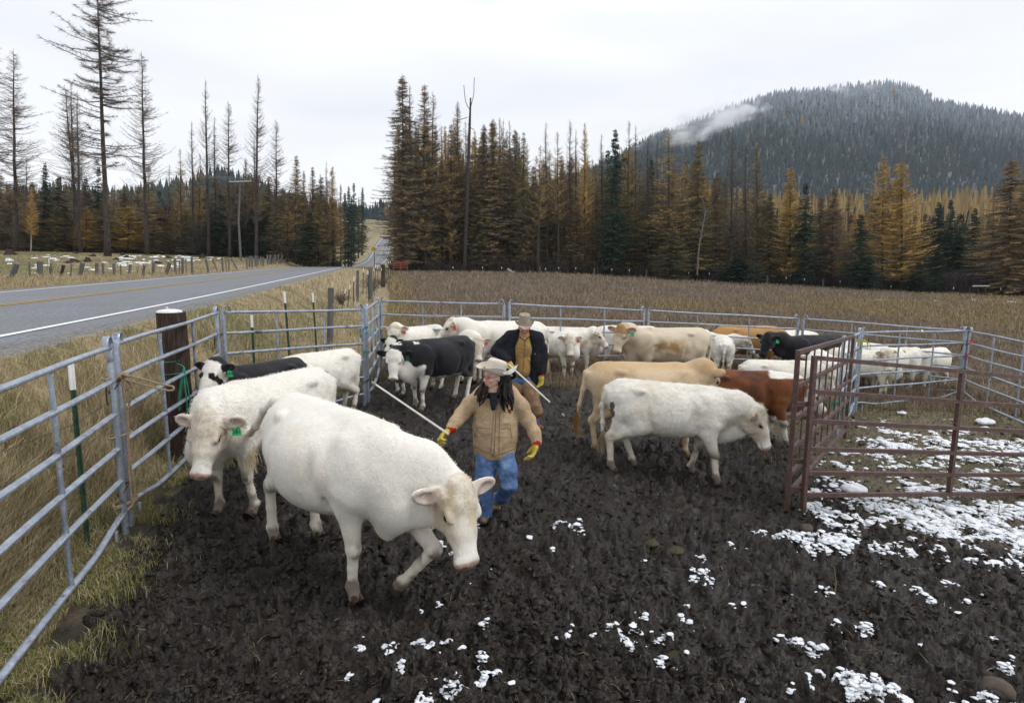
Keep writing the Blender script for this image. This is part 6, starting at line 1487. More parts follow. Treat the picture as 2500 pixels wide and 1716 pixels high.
cow('white calf with small dark marks on its back in the middle of the alley', Vector((c25.x, c25.y+.2, gz(c25.x, c25.y+.2))), 10, .90, 'shaggy', (.92, .1, 1.1), (1.2, .1, .8), voxel=.02, seed=25, patches=((-.05, 1.28, .05, .03, 1), (.12, 1.27, .04, .03, -1)))
c26 = by_back(2268, 853, .88)
cow('white calf facing left at the right end of the alley', c26, 208, .88, 'shaggy', (2228, 873, c26.y-.45), (2230, 918, c26.y-.62), voxel=.02, seed=26)
c27 = by_back(2085, 836, .95)
cow('white cow behind the corner post with the yellow twine', c27, 120, .95, 'white', (.95, 0, 1.2), (1.25, 0, .95), voxel=.022, seed=27)
c28 = by_back(2012, 862, .93)
cow('cream white cow seen through the pickets of the brown gate', Vector((c28.x, c28.y, c28.z)), 75, .93, 'white', (.95, 0, 1.1), (1.2, 0, .8), voxel=.022, seed=28)
# ------------------------------------------------------------------ people
def cloth(name, base, dark, scale=9, bumpd=.012, fade=None):
    m = NT(name); P_ = m.coord(); f = m.noise(scale, 5, .65, P_, None, .6)
    c = m.ramp(f, [(.3, dark), (.6, base)])
    if fade: c = m.mix(m.ramp(m.noise(5, 2, .5, P_), [(.5, (0,)*3), (.7, (.8,)*3)]), c, fade)
    c = m.mix(.12, c, m.ramp(m.noise(220, 2, .5, P_), [(.4, (0,)*3), (.6, (1,)*3)]), 'OVERLAY')
    m.set(c, .9, 0, .15); m.bump(m.math('ADD', m.noise(16, 3, .55, P_, (1, 1, 1.8), 1.2), m.math('MULTIPLY', m.noise(150, 2), .12)), .7, bumpd); return m.m
M_TAN = cloth('tan_canvas', (.46, .34, .215), (.30, .21, .125)); M_DENIM = cloth('blue_denim', (.105, .19, .37), (.045, .085, .19), 7, .01, (.27, .37, .53)); M_BLACK = cloth('black_canvas', (.018, .020, .025), (.010, .011, .014))
M_VEST = cloth('ochre_duck', (.36, .225, .085), (.23, .14, .05)); M_CHAPS = cloth('suede_chaps', (.34, .215, .125), (.22, .13, .075)); M_SCARF = cloth('dark_scarf', (.018, .018, .032), (.009, .009, .016))
M_FELTW = cloth('silverbelly_felt', (.62, .56, .48), (.50, .45, .39), 6, .004); M_FELTM = cloth('grey_brown_felt', (.36, .30, .235), (.22, .18, .14), 8, .004)
M_GLOVE = cloth('yellow_leather', (.56, .44, .09), (.34, .25, .05), 14, .006); M_RED = cloth('red_knit', (.36, .012, .018), (.2, .008, .01), 20, .004)
M_LEATHER = plain('boot_leather', (.16, .085, .045), .55, var=.4, scale=10); M_SUEDE = plain('boot_suede', (.23, .14, .075), .9, var=.3)
M_BRASS = plain('zip_metal', (.30, .24, .15), .4, .7); M_PATCH = plain('leather_patch', (.24, .095, .04), .7); M_INK = plain('patch_mark', (.07, .03, .015), .8)
m = NT('skin'); m.set(m.attr('col', 'Color'), .55, 0, .4); m.b.inputs['Subsurface Weight'].default_value = .12; m.b.inputs['Subsurface Radius'].default_value = (.01, .004, .002); m.bump(m.noise(160, 3), .15, .002); M_SKIN = m.m
m = NT('hair_dark'); P_ = m.coord(); m.set(m.ramp(m.noise(7, 4, .6, P_, (9, 9, 1)), [(.35, (.005, .003, .003)), (.62, (.014, .007, .007)), (.78, (.07, .012, .010))]), .5, 0, .22); m.bump(m.noise(22, 3, .6, P_, (9, 9, .8)), .8, .008); M_HAIR = m.m
def part_of(t, name, B, h, mat, noise=None, attrs=None):
    V, Q = B.surface(h, noise); me = mesh_np(name, V, Q, None, True, attrs(V) if attrs else None, mat); return link(name, me, t)
def head(t, c, f, u, s, skin, red=0, extra=None, neck_to=None):
    """head and neck, one skin surface; c: centre of the skull, f: the way the face looks, u: up"""
    f = nrmz(f); u = nrmz(np.array(u)-f*(np.array(u) @ f)); sd = np.cross(u, f); HR = np.stack([f, sd, u]); h = lambda a, b, cc: c+(f*a+sd*b+u*cc)*s
    B = Body(); r = lambda *v: np.array(v)*s
    B.ell(h(-.012, 0, .028), r(.098, .076, .092), .03*s, HR); B.ell(h(.022, 0, -.035), r(.066, .060, .078), .03*s, HR); B.ell(h(.050, 0, -.088), r(.028, .030, .022), .02*s, HR)
    B.cap(h(.078, 0, .020), h(.105, 0, -.022), .009*s, .014*s, .012*s); B.ell(h(.098, 0, -.028), r(.012, .019, .010), .008*s, HR)
    B.ell(h(.082, 0, -.052), r(.012, .024, .006), .008*s, HR); B.ell(h(.079, 0, -.062), r(.012, .020, .007), .008*s, HR)
    for y in (-1, 1):
        B.ell(h(.076, .032*y, .030), r(.014, .024, .008), .012*s, HR); B.ell(h(.090, .031*y, .010), r(.014, .017, .011), .010*s, HR, 'body', True)
        B.ell(h(.062, .040*y, -.022), r(.020, .018, .018), .02*s, HR); B.ell(h(-.010, .076*y, -.005), r(.020, .010, .032), .008*s, HR); B.ell(h(.082, .030*y, .009), r(.011, .013, .010), .004*s, HR)
    nb = np.array(neck_to) if neck_to is not None else h(-.02, 0, -.2); B.cap(h(-.018, 0, -.06), nb, .050*s, .062*s, .03*s)
    V, Q = B.surface(.0055)
    a = (V-c) @ f/s; b = (V-c) @ sd/s; z = (V-c) @ u/s; n = NZ.f3(V[:, 0]*60, V[:, 1]*60, V[:, 2]*60, 2)
    col = np.array(skin)[None, :]*(.86+.28*n)[:, None]; col = lerp(col, (.50, .17, .13), np.exp(-((np.abs(b)-.042)/.022)**2-((z+.02)/.024)**2)*(a > .03)*(.45+red)); col = lerp(col, (.52, .24, .18), np.exp(-((b)/.018)**2-((z+.025)/.02)**2)*(a > .08)*np.clip(.25+red, 0, 1))
    col = lerp(col, (.36, .085, .075), np.exp(-(b/.024)**2-((z+.057)/.009)**2)*(a > .06)*.9); eye = np.exp(-((np.abs(b)-.031)/.013)**2-((z-.010)/.007)**2)*(a > .055); col = lerp(col, (.045, .028, .022), eye*.85)
    col = lerp(col, (.06, .035, .025), np.exp(-((np.abs(b)-.033)/.020)**2-((z-.036)/.005)**2)*(a > .05)*.6)
    if extra: col = extra(a, b, z, n, col)
    link('body', mesh_np('body', V, Q, None, True, {'col': col}, M_SKIN), t); return h
def hat(t, c, f, u, s, mat, tall, brim, curl, roll=(0, 0), name='hat', crease=.02, band=None, dip=.0):
    f = nrmz(f); u = nrmz(np.array(u)-f*(np.array(u) @ f)); sd = np.cross(u, f); n, mR = 64, 34; V = []
    for thick in (0, 1):
        for i in range(mR):
            q = i/(mR-1)
            for j in range(n):
                a = 2*math.pi*j/n; ca, sa = math.cos(a), math.sin(a)
                if q < .55:
                    p = q/.55; rr_ = (.098-.020*(1-p)**.6*1.0)*min(1, p*1.6)**.55 if p < .62 else .086+.012*(p-.62)/.38
                    zc_ = tall*(1-.0*p) if p < .5 else tall*(1-((p-.5)/.5)**1.6)
                    zc_ -= crease*math.exp(-(sa*rr_/.030)**2)*max(0, 1-(p/.5)**2)*1.2+crease*.9*max(0, ca)**3*math.exp(-((abs(sa)-.45)/.25)**2)*math.exp(-((p-.45)/.18)**2)
                    pinch = 1-.16*max(0, ca)**2*math.exp(-((p-.48)/.3)**2); x, y, z = ca*rr_*1.14, sa*rr_*.90*pinch, zc_
                else:
                    p = (q-.55)/.45; rr_ = .098+(brim-.098)*p; lift = curl*abs(sa)**2.2*p**1.7-dip*(abs(ca)**4)*p*p; x, y, z = ca*rr_*1.08, sa*rr_*(.98-.20*p*curl/.06), lift+.0*p
                z -= thick*.004; V.append(c+f*x*s+sd*y*s+u*z*s)
    Q = []
    for k in (0, 1):
        for i in range(mR-1):
            for j in range(n):
                q = [k*mR*n+i*n+j, k*mR*n+i*n+(j+1) % n, k*mR*n+(i+1)*n+(j+1) % n, k*mR*n+(i+1)*n+j]; Q.append(q[::-1] if k == 0 else q)
    for j in range(n): Q.append([(mR-1)*n+j, (mR-1)*n+(j+1) % n, 2*mR*n-n+(j+1) % n, 2*mR*n-n+j])
    me = mesh_np(name, V, Q, None, True, None, mat); o = link(name, me, t)
    mb = MB(); P = [c+f*math.cos(a)*.098*1.14*1.02*s+sd*math.sin(a)*.098*.90*1.02*s+u*.010*s for a in np.linspace(0, 2*math.pi, 41)]
    mb.loft(P, [(.0025, .010)]*41, 6, up=u); mb.build('hat_band', band or mat, o); return f, sd, u
def glove(t, w_, d, n, s, curl, thumb=1, grip=0):
    """five-fingered glove: wrist w_, d towards the knuckles, n the palm's side, thumb=+-1 the thumb's side"""
    d = nrmz(d); n = nrmz(np.array(n)-d*(np.array(n) @ d)); sdv = np.cross(n, d)*thumb; B = Body(); w_ = np.array(w_)
    B.ell(w_+d*.050*s, np.array([.056, .044, .023])*s, .012*s, np.stack([d, sdv, n])); B.cap(w_-d*.045*s, w_+d*.02*s, .038*s, .032*s, .02*s, (n, .8))
    for i, (L_, o) in enumerate(((.070, .031), (.080, .011), (.076, -.010), (.060, -.030))):
        p = w_+d*.088*s+sdv*o*s; a = 0; P = [p]
        for k, (fr, bd) in enumerate(((.45, .55), (.32, 1.15), (.25, .75))):
            a += curl*bd*(1+.12*(i-1.5)); p = p+(d*math.cos(a)+n*math.sin(a)+sdv*(.06*(1.5-i)))*L_*fr*1.28*s; P.append(p)
        B.chain(P, [.0125*s, .0118*s, .0108*s, .0092*s], .006*s)
    p = w_+d*.028*s+sdv*.036*s; p2 = p+(d*.5+sdv*.75+n*.35)*.040*s; p3 = p2+(d*.75+sdv*(.2-.5*grip)+n*(.35+.5*grip))*.036*s; p4 = p3+(d*.6-sdv*.4*grip+n*.5)*.024*s
    B.chain([p, p2, p3, p4], [.018*s, .0145*s, .013*s, .010*s], .008*s)
    o = part_of(t, 'glove', B, .0058, M_GLOVE, lambda X: .0016*(NZ.f3(X[:, 0]*50, X[:, 1]*50, X[:, 2]*50, 2)-.5)*2)
    mb = MB(); mb.loft([w_-d*.044*s, w_-d*.020*s, w_+d*.012*s], [(.038*s, .035*s), (.044*s, .039*s), (.045*s, .036*s)], 16, up=n); mb.build('cuff', M_RED, o); return o
def wrinkle(a, sc_=11, seed=0): return lambda X: -a*(np.abs(NZ.f3(X[:, 0]*sc_+seed, X[:, 1]*sc_, X[:, 2]*sc_*1.5, 3, .55)-.5)*-4+.8)

# --- the woman in front
Y0 = 5.80; W0 = np.array(on_ground(1194, 1268)); Y0 = W0[1]
wt = thing('person', W0, 'woman in a pale cowboy hat, tan work jacket and jeans, holding a long white stick', 'person')
J = lambda px, py, dy=0: np.array(at_dist(px, py, Y0+dy))-W0
hd = J(1204, 920, .0); hf = (-.76, -.64, -.02); nk = J(1213, 962, .06)
h_ = head(wt, hd, hf, (0.02, 0, 1), 1.02, (.56, .35, .275), -.15, None, J(1212, 975, .06))
F_, S_, U_ = hat(wt, h_(-.015, 0, .045), (-.86, -.46, .28), (.30, .0, 1), 1.03, M_FELTW, .125, .180, .070, crease=.018, band=plain('hat_cord', (.16, .12, .09), .8), dip=-.01)
# feather in the band
mb = MB(); q0 = J(1228, 911, -.12); P = spl([q0, J(1243, 909, -.13), J(1256, 900, -.12), J(1264, 890, -.10)], 5)
mb.loft(P, [(.002+.020*math.sin(math.pi*min(1, i/len(P)*1.15+.05))**.8, .0015) for i in range(len(P))], 8, up=(0, 1, 0)); mb.build('feather', plain('feather', (.70, .69, .66), .8, var=.2, scale=40), wt)
# hair: long wavy locks in front of both shoulders and down the back
B = Body(); rw = np.random.RandomState(9); B.ell(hd+np.array([.035, .03, .02]), np.array([.088, .088, .095]), .03); locks = []
for (ex, ey, sx, n_) in ((1166, 988, 1199, 13), (1242, 1002, 1233, 17), (1222, 988, 1224, 6)):
    for i in range(n_):
        a = J(sx+rw.uniform(-5, 9)*(1 if sx > 1200 else .6), 915+rw.uniform(-6, 8), (-.04 if sx > 1200 else .075)+rw.uniform(-.02, .05)); e_ = J(ex+rw.uniform(-13, 13), ey+rw.uniform(-26, 10), -.17+rw.uniform(-.03, .03)); m1 = a*.65+e_*.35+np.array([rw.uniform(-.02, .02), .03 if sx > 1200 else .05, 0]); m2 = a*.25+e_*.75+np.array([rw.uniform(-.03, .03), -.01, 0])
        P = spl([a, m1, m2, e_], 4); r0 = rw.uniform(.012, .021); B.chain(list(P), list(r0*(1-np.linspace(0, 1, len(P))**1.8*.85)), .005)
part_of(wt, 'hair', B, .0065, M_HAIR)
# glasses
for y in (-1, 1):
    mb = MB(); ctr = h_(.100, .032*y, .010); fx = nrmz(hf); sx_ = np.cross([0, 0, 1.], fx); sx_ = nrmz(sx_)
    mb.loft([ctr+sx_*math.cos(a)*.024+np.array([0, 0, 1])*math.sin(a)*.017 for a in np.linspace(0, 2*math.pi, 25)], .0022, 6, cap=False); mb.tube(ctr+sx_*y*.024, h_(.0, .078*y, .012), .002, 5); mb.build('glasses', plain('glasses_frame', (.10, .015, .02), .3), wt)
# scarf
B = Body(); B.chain([J(1192, 965, -.06), J(1204, 968, -.10), J(1220, 964, -.08)], [.028, .032, .028], .02); B.chain([J(1205, 969, -.12), J(1206, 980, -.19), J(1204, 996, -.21)], [.026, .030, .022], .02, ((0, 1, 0), .5)); part_of(wt, 'scarf', B, .009, M_SCARF, wrinkle(.004, 20))
# jacket: one surface for torso and sleeves
B = Body(); Y_ = (0, 1, 0)
B.chain([J(1211, 968, .04), J(1210, 1005, .03), J(1209, 1050, .02), J(1208, 1092, .02)], [.162, .182, .200, .212], .08, (Y_, .74))
B.chain([J(1183, 963, .05), J(1238, 962, .05)], [.085, .085], .07, (Y_, .85)); B.cap(J(1195, 953, .10), J(1235, 953, .10), .05, .05, .05)
aR = [J(1180, 966, .04), J(1149, 985, .0), J(1127, 1011, -.04), J(1113, 1030, -.12), J(1102, 1044, -.18)]; B.chain(aR, [.078, .073, .063, .054, .050], .045)
aL = [J(1246, 966, .04), J(1272, 992, .02), J(1291, 1028, .02), J(1304, 1056, -.03), J(1310, 1077, -.07)]; B.chain(aL, [.078, .073, .063, .056, .053], .045)
B.ell(J(1208, 1128, .02), np.array([.30, .26, .075]), .012, None, 'body', True)
jk = part_of(wt, 'jacket', B, .011, M_TAN, lambda X: -.008*(np.abs(NZ.f3(X[:, 0]*5, X[:, 1]*5, X[:, 2]*9, 3, .5)-.5)*-4+.8))
def front_y(px, py, dy0=-.35):
    """first point of the jacket on a line of sight"""
    d = ray(px, py); o = CAM-Vector(W0); hit = _bvh.ray_cast(o, d); return np.array(hit[0]) if hit[0] is not None else J(px, py, dy0)
from mathutils.bvhtree import BVHTree
def bvh_of(o): return BVHTree.FromPolygons([v.co for v in o.data.vertices], [p.vertices[:] for p in o.data.polygons])
_bvh = bvh_of(jk)
def seam(pts, r, mat, name='seam', parent=None, lift=.002):
    P = [front_y(*p)+np.array([0, -lift, 0]) for p in pts]; mb = MB(); mb.loft(P, r, 6, up=(1, 0, 0)); return mb.build(name, mat, parent)
ln = lambda a, b, n=14: [(a[0]+(b[0]-a[0])*i/(n-1), a[1]+(b[1]-a[1])*i/(n-1)) for i in range(n)]
M_SEAM = plain('seam_thread', (.17, .115, .065), .9)
seam(ln((1212, 985), (1206, 1112)), .0035, M_SEAM, 'zip', jk); seam(ln((1220, 1003), (1218, 1108)), .0022, M_SEAM, 'placket', jk); seam(ln((1205, 1003), (1198, 1108)), .0022, M_SEAM, 'placket', jk)
for P_ in ([(1158+i*.9, 1070-i*3.4) for i in range(9)]+ln((1173, 1043), (1196, 1046), 6), [(1250-i*.6, 1070-i*3.2) for i in range(9)]+ln((1246, 1044), (1224, 1046), 6)): seam(P_, .0025, M_SEAM, 'pocket', jk)
seam(ln((1154, 1088), (1168, 1094), 5)+ln((1172, 1096), (1206, 1112), 8)+ln((1210, 1112), (1258, 1094), 10), .0028, M_SEAM, 'hem', jk)
mb = MB(); q = front_y(1243.5, 1004); mb.box(q+[0, -.004, 0], (.038, .004, .042)); lp = mb.build('logo_patch', M_PATCH, jk, smooth_=False)
mb = MB(); mb.loft([q+np.array([math.cos(a)*.010, -.0068, math.sin(a)*.010]) for a in np.linspace(.7, 5.2, 14)], .0028, 6); mb.build('mark', M_INK, lp)
mb = MB(); q = front_y(1206, 1110); mb.loft([q+[0, -.01, .02], q+[0, -.012, -.005], q+[.004, -.012, -.022]], [.004, .007, .004], 6); mb.build('zip_pull', M_BRASS, jk)
# jeans
B = Body(); B.ell(J(1208, 1100, .02), np.array([.175, .12, .09]), .05)
B.chain([J(1188, 1100, .0), J(1184, 1165, -.06), J(1183, 1215, -.03), J(1183, 1258, -.01)], [.108, .090, .076, .080], .04)
B.chain([J(1230, 1100, .02), J(1240, 1150, -.10), J(1243, 1183, -.13)], [.105, .090, .078], .04); B.chain([J(1243, 1183, -.13), J(1228, 1210, .10), J(1214, 1222, .30)], [.076, .068, .064], .03)
part_of(wt, 'jeans', B, .010, M_DENIM, wrinkle(.009, 9, 3))
def boot(t, ankle, toe, mat, s=1, nm='boot'):
    B = Body(); ankle = np.array(ankle); toe = np.array(toe); d = nrmz(toe-ankle); B.chain([ankle+[0, 0, .07*s], ankle-[0, 0, .02]], [.045*s, .042*s], .03*s); B.chain([ankle-[0, 0, .03*s]-d*.03*s, (ankle+toe)/2-[0, 0, .02*s], toe], [.040*s, .042*s, .034*s], .03*s)
    return part_of(t, nm, B, .009, mat)
boot(wt, J(1184, 1262, .0)+[0, 0, -.0], J(1181, 1275, -.12)+[0, 0, .02], M_SUEDE, .9); boot(wt, J(1213, 1226, .30), J(1210, 1238, .18)-[0, 0, .02], M_SUEDE)
wr = J(1098, 1050, -.20); glove(wt, wr, J(1083, 1060, -.24)-wr, (.25, -.35, -.9), 1.12, .95, 1, .6); wr = J(1309, 1083, -.09); glove(wt, wr, J(1303, 1106, -.13)-wr, (-.75, -.3, -.2), 1.12, .55, -1)
a = np.array(at_dist(1088, 1055, Y0-.26)); b = np.array(at_dist(908, 932.5, Y0+.85)); a = a+(a-b)*.03
st = thing('sorting_stick', a, 'long white stick held by the woman, pointing up to the left corner post', 'stick')
mb = MB(); mb.loft([(0, 0, 0), tuple((b-a)*.93)], [.0115, .0105], 8); mb.build('shaft', plain('white_fibreglass', (.62, .58, .52), .5, var=.15), st); mb = MB(); mb.loft([tuple((b-a)*.93), tuple(b-a)], [.0125, .012], 8); mb.build('tip', plain('stick_tip', (.30, .24, .16), .7), st)

# --- the man behind
M0 = np.array(on_ground(1312, 1050)); M0[0] = at_dist(1290, 1040, M0[1]).x; Y1 = M0[1]
mt = thing('person', M0, 'man in a grey cowboy hat, black jacket, ochre bib and fringed chaps behind the woman', 'person')
J = lambda px, py, dy=0: np.array(at_dist(px, py, Y1+dy))-M0
hd = J(1280, 800, -.02); hf = (.05, -1, -.22)
def beard(a, b, z, n, col): return lerp(col, (.30, .22, .19), np.clip(smooth((-.045-z)/.02)*.5+np.exp(-((z+.045)/.008)**2-(b/.03)**2)*.6, 0, 1)*(a > 0))
h_ = head(mt, hd, hf, (0, 0, 1), 1.10, (.48, .27, .205), .45, beard, J(1281, 825, .03))
hat(mt, h_(-.015, 0, .050), (.06, -1, -.16), (.02, 0, 1), 1.12, M_FELTM, .145, .165, .050, crease=.022, band=M_FELTM, dip=.035)
B = Body(); B.chain([J(1280, 822, -.0), J(1278, 850, -.03), J(1275, 905, -.04)], [.10, .125, .13], .06, (Y_, .95)); part_of(mt, 'bib', B, .012, M_VEST, wrinkle(.008, 10, 5))
for px_ in (1271, 1289):
    pass
mb = MB(); mb.loft([J(1268, 822, -.13), J(1281, 832, -.17), J(1292, 822, -.13)], .008, 6); mb.loft([J(1281, 832, -.175), J(1279, 870, -.20), J(1276, 910, -.21)], .004, 5); mb.build('collar', M_BLACK, mt)
B = Body(); 
B.chain([J(1250, 828, .02), J(1244, 870, .02), J(1248, 908, .02)], [.115, .125, .13], .07, (Y_, 1.0)); B.chain([J(1306, 828, .02), J(1308, 880, .02), J(1302, 926, .02)], [.115, .115, .105], .07, (Y_, 1.0))
B.chain([J(1278, 826, .10), J(1276, 870, .10), J(1276, 912, .10)], [.17, .19, .19], .08, (Y_, .6)); B.chain([J(1246, 821, .03), J(1312, 823, .03)], [.075, .075], .06)
B.chain([J(1242, 824, .02), J(1222, 843, .02), J(1211, 857, .0), J(1226, 868, -.12), J(1239, 877, -.20)], [.088, .084, .078, .068, .060], .045); B.chain([J(1313, 826, .02), J(1322, 852, .02), J(1326, 876, .0), J(1323, 908, -.07)], [.088, .082, .074, .062], .045)
B.cap(J(1265, 815, .03), J(1297, 816, .03), .045, .045, .04)
B.chain([J(1281, 818, -.20), J(1279, 860, -.24), J(1276, 920, -.25)], [.046, .052, .056], .03); B.pr[-1] = B.pr[-1][:6]+(True,)+B.pr[-1][7:]; B.pr[-2] = B.pr[-2][:6]+(True,)+B.pr[-2][7:]
jk = part_of(mt, 'jacket', B, .013, M_BLACK, wrinkle(.011, 8, 2)); _bvh = bvh_of(jk)
for (x_, y_) in ((1294, 851), (1306, 864)):
    pass
def front_m(px, py): d = ray(px, py); hit = _bvh.ray_cast(CAM-Vector(M0), d); return np.array(hit[0]) if hit[0] is not None else J(px, py, -.2)
mb = MB(); P = [front_m(1296+i*3, 851)+[0, -.004, 0] for i in range(6)]; mb.loft(P, .004, 5); mb.build('pocket_flap', plain('dark_seam', (.006, .006, .008), .9), jk); mb = MB(); q = front_m(1306, 864); mb.box(q+[0, -.004, 0], (.016, .004, .016)); mb.build('logo_patch', plain('pale_patch', (.35, .33, .30), .8), jk, smooth_=False)
B = Body(); B.ell(J(1276, 925, .03), np.array([.19, .13, .11]), .05); B.chain([J(1292, 930, .02), J(1303, 985, -.05), J(1305, 1020, .0), J(1309, 1036, .02)], [.10, .075, .062, .058], .03); B.chain([J(1262, 930, .04), J(1258, 985, .10), J(1256, 1030, .18)], [.10, .075, .06], .03); part_of(mt, 'jeans', B, .013, M_DENIM, wrinkle(.008, 9))
B = Body(); B.chain([J(1290, 938, -.01), J(1299, 965, -.05), J(1305, 990, -.07), J(1311, 1004, -.06)], [.115, .105, .092, .095], .03); B.chain([J(1263, 940, .02), J(1259, 975, .05), J(1257, 1004, .08)], [.11, .10, .09], .03); ch = part_of(mt, 'chaps', B, .012, M_CHAPS, wrinkle(.008, 10, 8))
rm = np.random.RandomState(2); mb = MB()
for i in range(70):
    t_ = rm.rand(); a_ = J(1303+t_*12, 996+t_*10+rm.uniform(-3, 3), -.08+rm.uniform(-.05, .08)); e_ = a_+np.array([rm.uniform(-.03, .16), rm.uniform(-.06, .04), rm.uniform(-.16, -.05)]); mb.loft([a_, (a_+e_)/2+[0, 0, .02], e_], [.0035, .003, .0015], 3)
mb.build('fringe', M_CHAPS, ch)
boot(mt, J(1309, 1037, .02), J(1322, 1049, -.13)+[0, 0, .03], M_LEATHER, 1.12); boot(mt, J(1256, 1030, .18), J(1258, 1042, .05)+[0, 0, .0], M_LEATHER, 1.12)
wr = J(1241, 883, -.22); glove(mt, wr, J(1250, 899, -.25)-wr, (.5, -.6, -.5), 1.15, .9, -1, .6); wr = J(1322, 915, -.08); glove(mt, wr, J(1321, 938, -.11)-wr, (-.6, -.6, 0), 1.18, .45, -1)
pa = np.array(at_dist(1249, 896, Y1-.30)); pb = np.array(at_dist(1342.5, 982, Y1-.34)); pc = np.array(at_dist(1372, 1009, Y1-.35)); pd = np.array(at_dist(1377.5, 1015, Y1-.352))
st = thing('sorting_paddle', pa, 'thin white pole with a black lower end held by the man behind', 'stick')
for nm, a_, b_, r_, mm in (('shaft', pa-(pb-pa)*.08, pb, .0125, plain('white_plastic', (.76, .76, .76), .4, var=.05)), ('rod', pb, pc, .0055, plain('black_rod', (.02, .02, .02), .4)), ('tip', pc, pd, .0105, plain('white_plastic', (.76, .76, .76), .4))):
    mb = MB(); mb.tube(a_-pa, b_-pa, r_, 8); mb.build(nm, mm, st)
# ------------------------------------------------------------------ stones, snow heap, stalks
STONE = plain('stone_brown', (.075, .058, .045), .85, var=.4, scale=9, bump=.4)
def stone(px, py, r_, label, cap=0, nm='stone', hgt=.6):
    p = on_ground(px, py); B = Body(); q = np.random.RandomState(px); B.ell((0, 0, r_*hgt*.3), (r_, r_*.75, r_*hgt), .02); B.ell((r_*.3, r_*.1, r_*hgt*.4), (r_*.6, r_*.6, r_*hgt*.8), r_*.4)
    V, Q = B.surface(max(.008, r_*.13), lambda X: r_*.35*(NZ.f3(X[:, 0]*1.6/r_+px, X[:, 1]*1.6/r_, X[:, 2]*1.6/r_, 3)-.5))
    o = link(nm, mesh_np(nm, V, Q, None, True, None, STONE), None, (p.x, p.y, p.z)); tag(o, label, 'stone')
    if cap:
        B = Body(); B.ell((0, 0, r_*hgt*.75), (r_*1.05, r_*.85, r_*hgt*.62), .02); B.ell((r_*.35, r_*.1, r_*hgt*.7), (r_*.7, r_*.65, r_*hgt*.6), r_*.4)
        V, Q = B.surface(max(.008, r_*.13), lambda X: r_*.40*(NZ.f3(X[:, 0]*1.6/r_+px+5, X[:, 1]*1.6/r_, X[:, 2]*1.6/r_, 3)-.5)); link('snow_cap', mesh_np('snow_cap', V, Q, None, True, None, SNOW), o)
stone(2084, 1205, .15, 'large round stone capped with snow inside the gated pen', 1); stone(2103, 1082, .075, 'bare brown stone behind the second rail of the long gate'); stone(2080, 1080, .055, 'small dark stone left of the bare brown one')
stone(2455, 1140, .09, 'pale brown stone near the right edge of the snowy pen'); stone(2488, 1066, .12, 'grey stone at the right edge below the alley panels'); stone(2404, 1036, .18, 'heap of dark earth covered with snow near the right edge', 1, 'earth_heap', .45); stone(2200, 1012, .09, 'stone half covered with snow beside the alley corner', 1)
stone(1968, 1292, .0+.07, 'muddy stone lying in the dark mud in front of the long gate'); stone(2430, 1690, .11, 'brown stone at the bottom right corner')
def stalk(px, y0, y1, label):
    p = on_ground(px, y1); tz = at_dist(px, y0, p.y); mb = MB(); mb.loft([(0, 0, -.02), (.004, 0, (tz.z-p.z)*.5), (tz.x-p.x, 0, tz.z-p.z)], [.004, .005, .003], 5); tag(mb.build('dry_stalk', plain('dry_stalk', (.22, .16, .09), .9), None, p), label, 'stalk')
stalk(2037, 1384, 1458, 'dry stalk standing upright in the mud below the long gate'); stalk(1938, 1395, 1425, 'short dry stalk left of the upright one in the mud')
stalk(2436, 1215, 1262, 'thin leaning weed stalk in front of the snow by the long gate')
# faint greenish dung pats
DUNG = plain('dung', (.040, .032, .013), .7, var=.6, scale=25, bump=.6)
for i, (px, py, r_) in enumerate([(1590, 1332, .10), (1648, 1350, .12), (1658, 1612, .11)]):
    r_ *= .75; p = on_ground(px, py); B = Body(); B.ell((0, 0, 0), (r_, r_*.8, .03), .02); B.ell((r_*.3, .02, .015), (r_*.5, r_*.4, .03), .03)
    V, Q = B.surface(.012, lambda X: .05*(NZ.f3(X[:, 0]*14+i, X[:, 1]*14, X[:, 2]*14, 3)-.5)); o = link('dung_pat', mesh_np('dung_pat', V, Q, None, True, None, DUNG), None, (p.x, p.y, p.z+.015)); tag(o, 'greenish dung pat trodden into the mud', 'dung', 'dung pats in the mud')
# ------------------------------------------------------------------ air: faint haze over the valley and scraps of cloud on the hill
def volume_box(name, x0, x1, y0, y1, z0, z1, mat, label, cat):
    mb = MB(); c = np.array([(x0+x1)/2, (y0+y1)/2, (z0+z1)/2]); mb.box((0, 0, 0), (x1-x0, y1-y0, z1-z0)); o = mb.build(name, mat, None, tuple(c), smooth_=False)
    return tag(o, label, cat, None, 'stuff')
m = bpy.data.materials.new('haze'); m.use_nodes = True; t = m.node_tree; t.nodes.clear(); o_ = t.nodes.new('ShaderNodeOutputMaterial'); v = t.nodes.new('ShaderNodeVolumePrincipled')
v.inputs['Density'].default_value = HAZE_D; v.inputs['Color'].default_value = (.80, .87, .97, 1); v.inputs['Anisotropy'].default_value = .2; t.links.new(v.outputs[0], o_.inputs['Volume']); m.cycles.homogeneous_volume = True
volume_box('haze', -1000, 2000, -12, 1900, -60, 520, m, 'thin pale haze filling the valley air', 'haze')
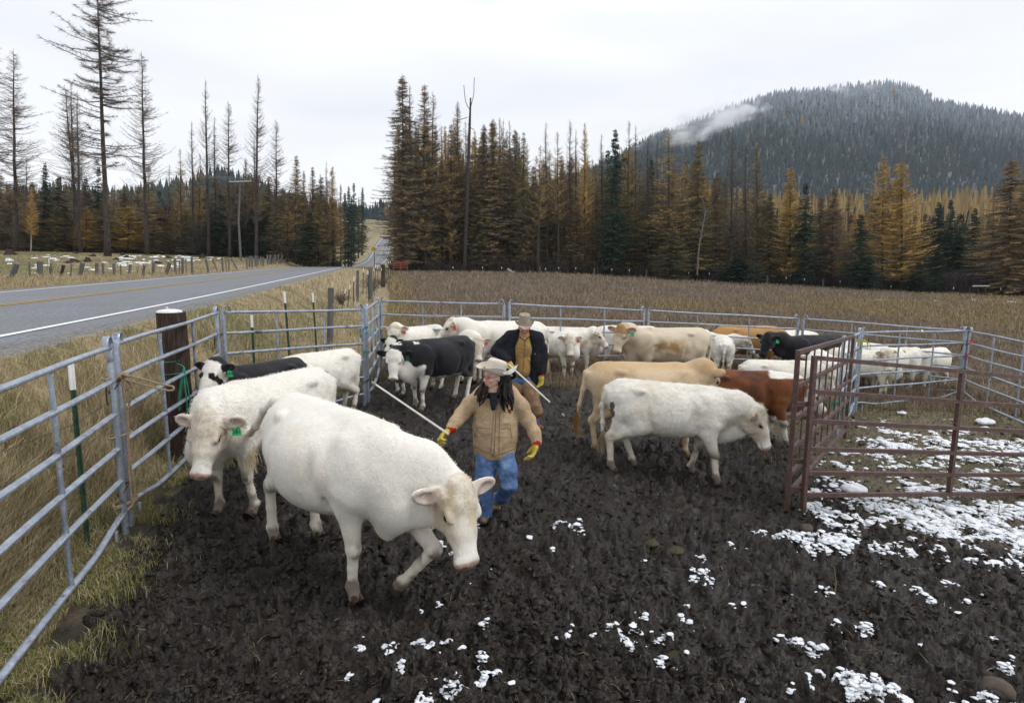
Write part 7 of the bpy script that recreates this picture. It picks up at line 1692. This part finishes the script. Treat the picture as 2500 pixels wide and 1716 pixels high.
def fog(px, py, Y, w, hgt, dep, dens, seed, label, tilt=0):
    c = at_dist(px, py, Y); m = bpy.data.materials.new('cloud'); m.use_nodes = True; t = m.node_tree; t.nodes.clear(); L_ = t.links.new
    o_ = t.nodes.new('ShaderNodeOutputMaterial'); v = t.nodes.new('ShaderNodeVolumePrincipled'); v.inputs['Color'].default_value = (.97, .98, 1, 1); v.inputs['Anisotropy'].default_value = .1
    tc_ = t.nodes.new('ShaderNodeTexCoord'); mp = t.nodes.new('ShaderNodeMapping'); mp.inputs['Location'].default_value = (-1, -1, -1); mp.inputs['Scale'].default_value = (2, 2, 2); L_(tc_.outputs['Generated'], mp.inputs[0])
    ln_ = t.nodes.new('ShaderNodeVectorMath'); ln_.operation = 'LENGTH'; L_(mp.outputs[0], ln_.inputs[0])
    ns_ = t.nodes.new('ShaderNodeTexNoise'); ns_.inputs['Scale'].default_value = 3.2; ns_.inputs['Detail'].default_value = 3; ns_.inputs['Roughness'].default_value = .6; ns_.inputs['Distortion'].default_value = .6
    mp2 = t.nodes.new('ShaderNodeMapping'); mp2.inputs['Location'].default_value = (seed, seed*.7, 0); L_(tc_.outputs['Generated'], mp2.inputs[0]); L_(mp2.outputs[0], ns_.inputs['Vector'])
    def mt_(op, a, b): n = t.nodes.new('ShaderNodeMath'); n.operation = op; [L_(x, n.inputs[i]) if hasattr(x, 'links') else setattr(n.inputs[i], 'default_value', x) for i, x in enumerate((a, b))]; return n.outputs[0]
    fall = mt_('SUBTRACT', 1.0, ln_.outputs['Value']); d = mt_('ADD', mt_('MULTIPLY', fall, 1.25), mt_('MULTIPLY', mt_('SUBTRACT', ns_.outputs['Fac'], .60), 7.0)); d = mt_('MULTIPLY', mt_('MINIMUM', mt_('MAXIMUM', mt_('MULTIPLY', d, mt_('GREATER_THAN', fall, 0.0)), 0), 1), dens)
    L_(d, v.inputs['Density']); L_(v.outputs[0], o_.inputs['Volume'])
    mb = MB(); mb.box((0, 0, 0), (w, dep, hgt)); o = mb.build('cloud', m, None, c, smooth_=False, rot=(0, R(tilt), 0)); tag(o, label, 'cloud', None, 'stuff')
fog(1740, 300, 1150, 215, 100, 100, .06, 3.1, 'white scrap of cloud clinging to the left shoulder of the big hill', -18)
fog(1805, 272, 1190, 130, 100, 90, .060, 8.3, 'small dense puff of cloud beside the left shoulder of the hill', -10)
fog(1655, 322, 1080, 190, 60, 90, .035, 5.7, 'thin trail of cloud drifting down the left slope of the hill', -14)
fog(2072, 240, 1270, 150, 75, 90, .040, 1.9, 'thin veil of cloud just left of the hill top', 0)
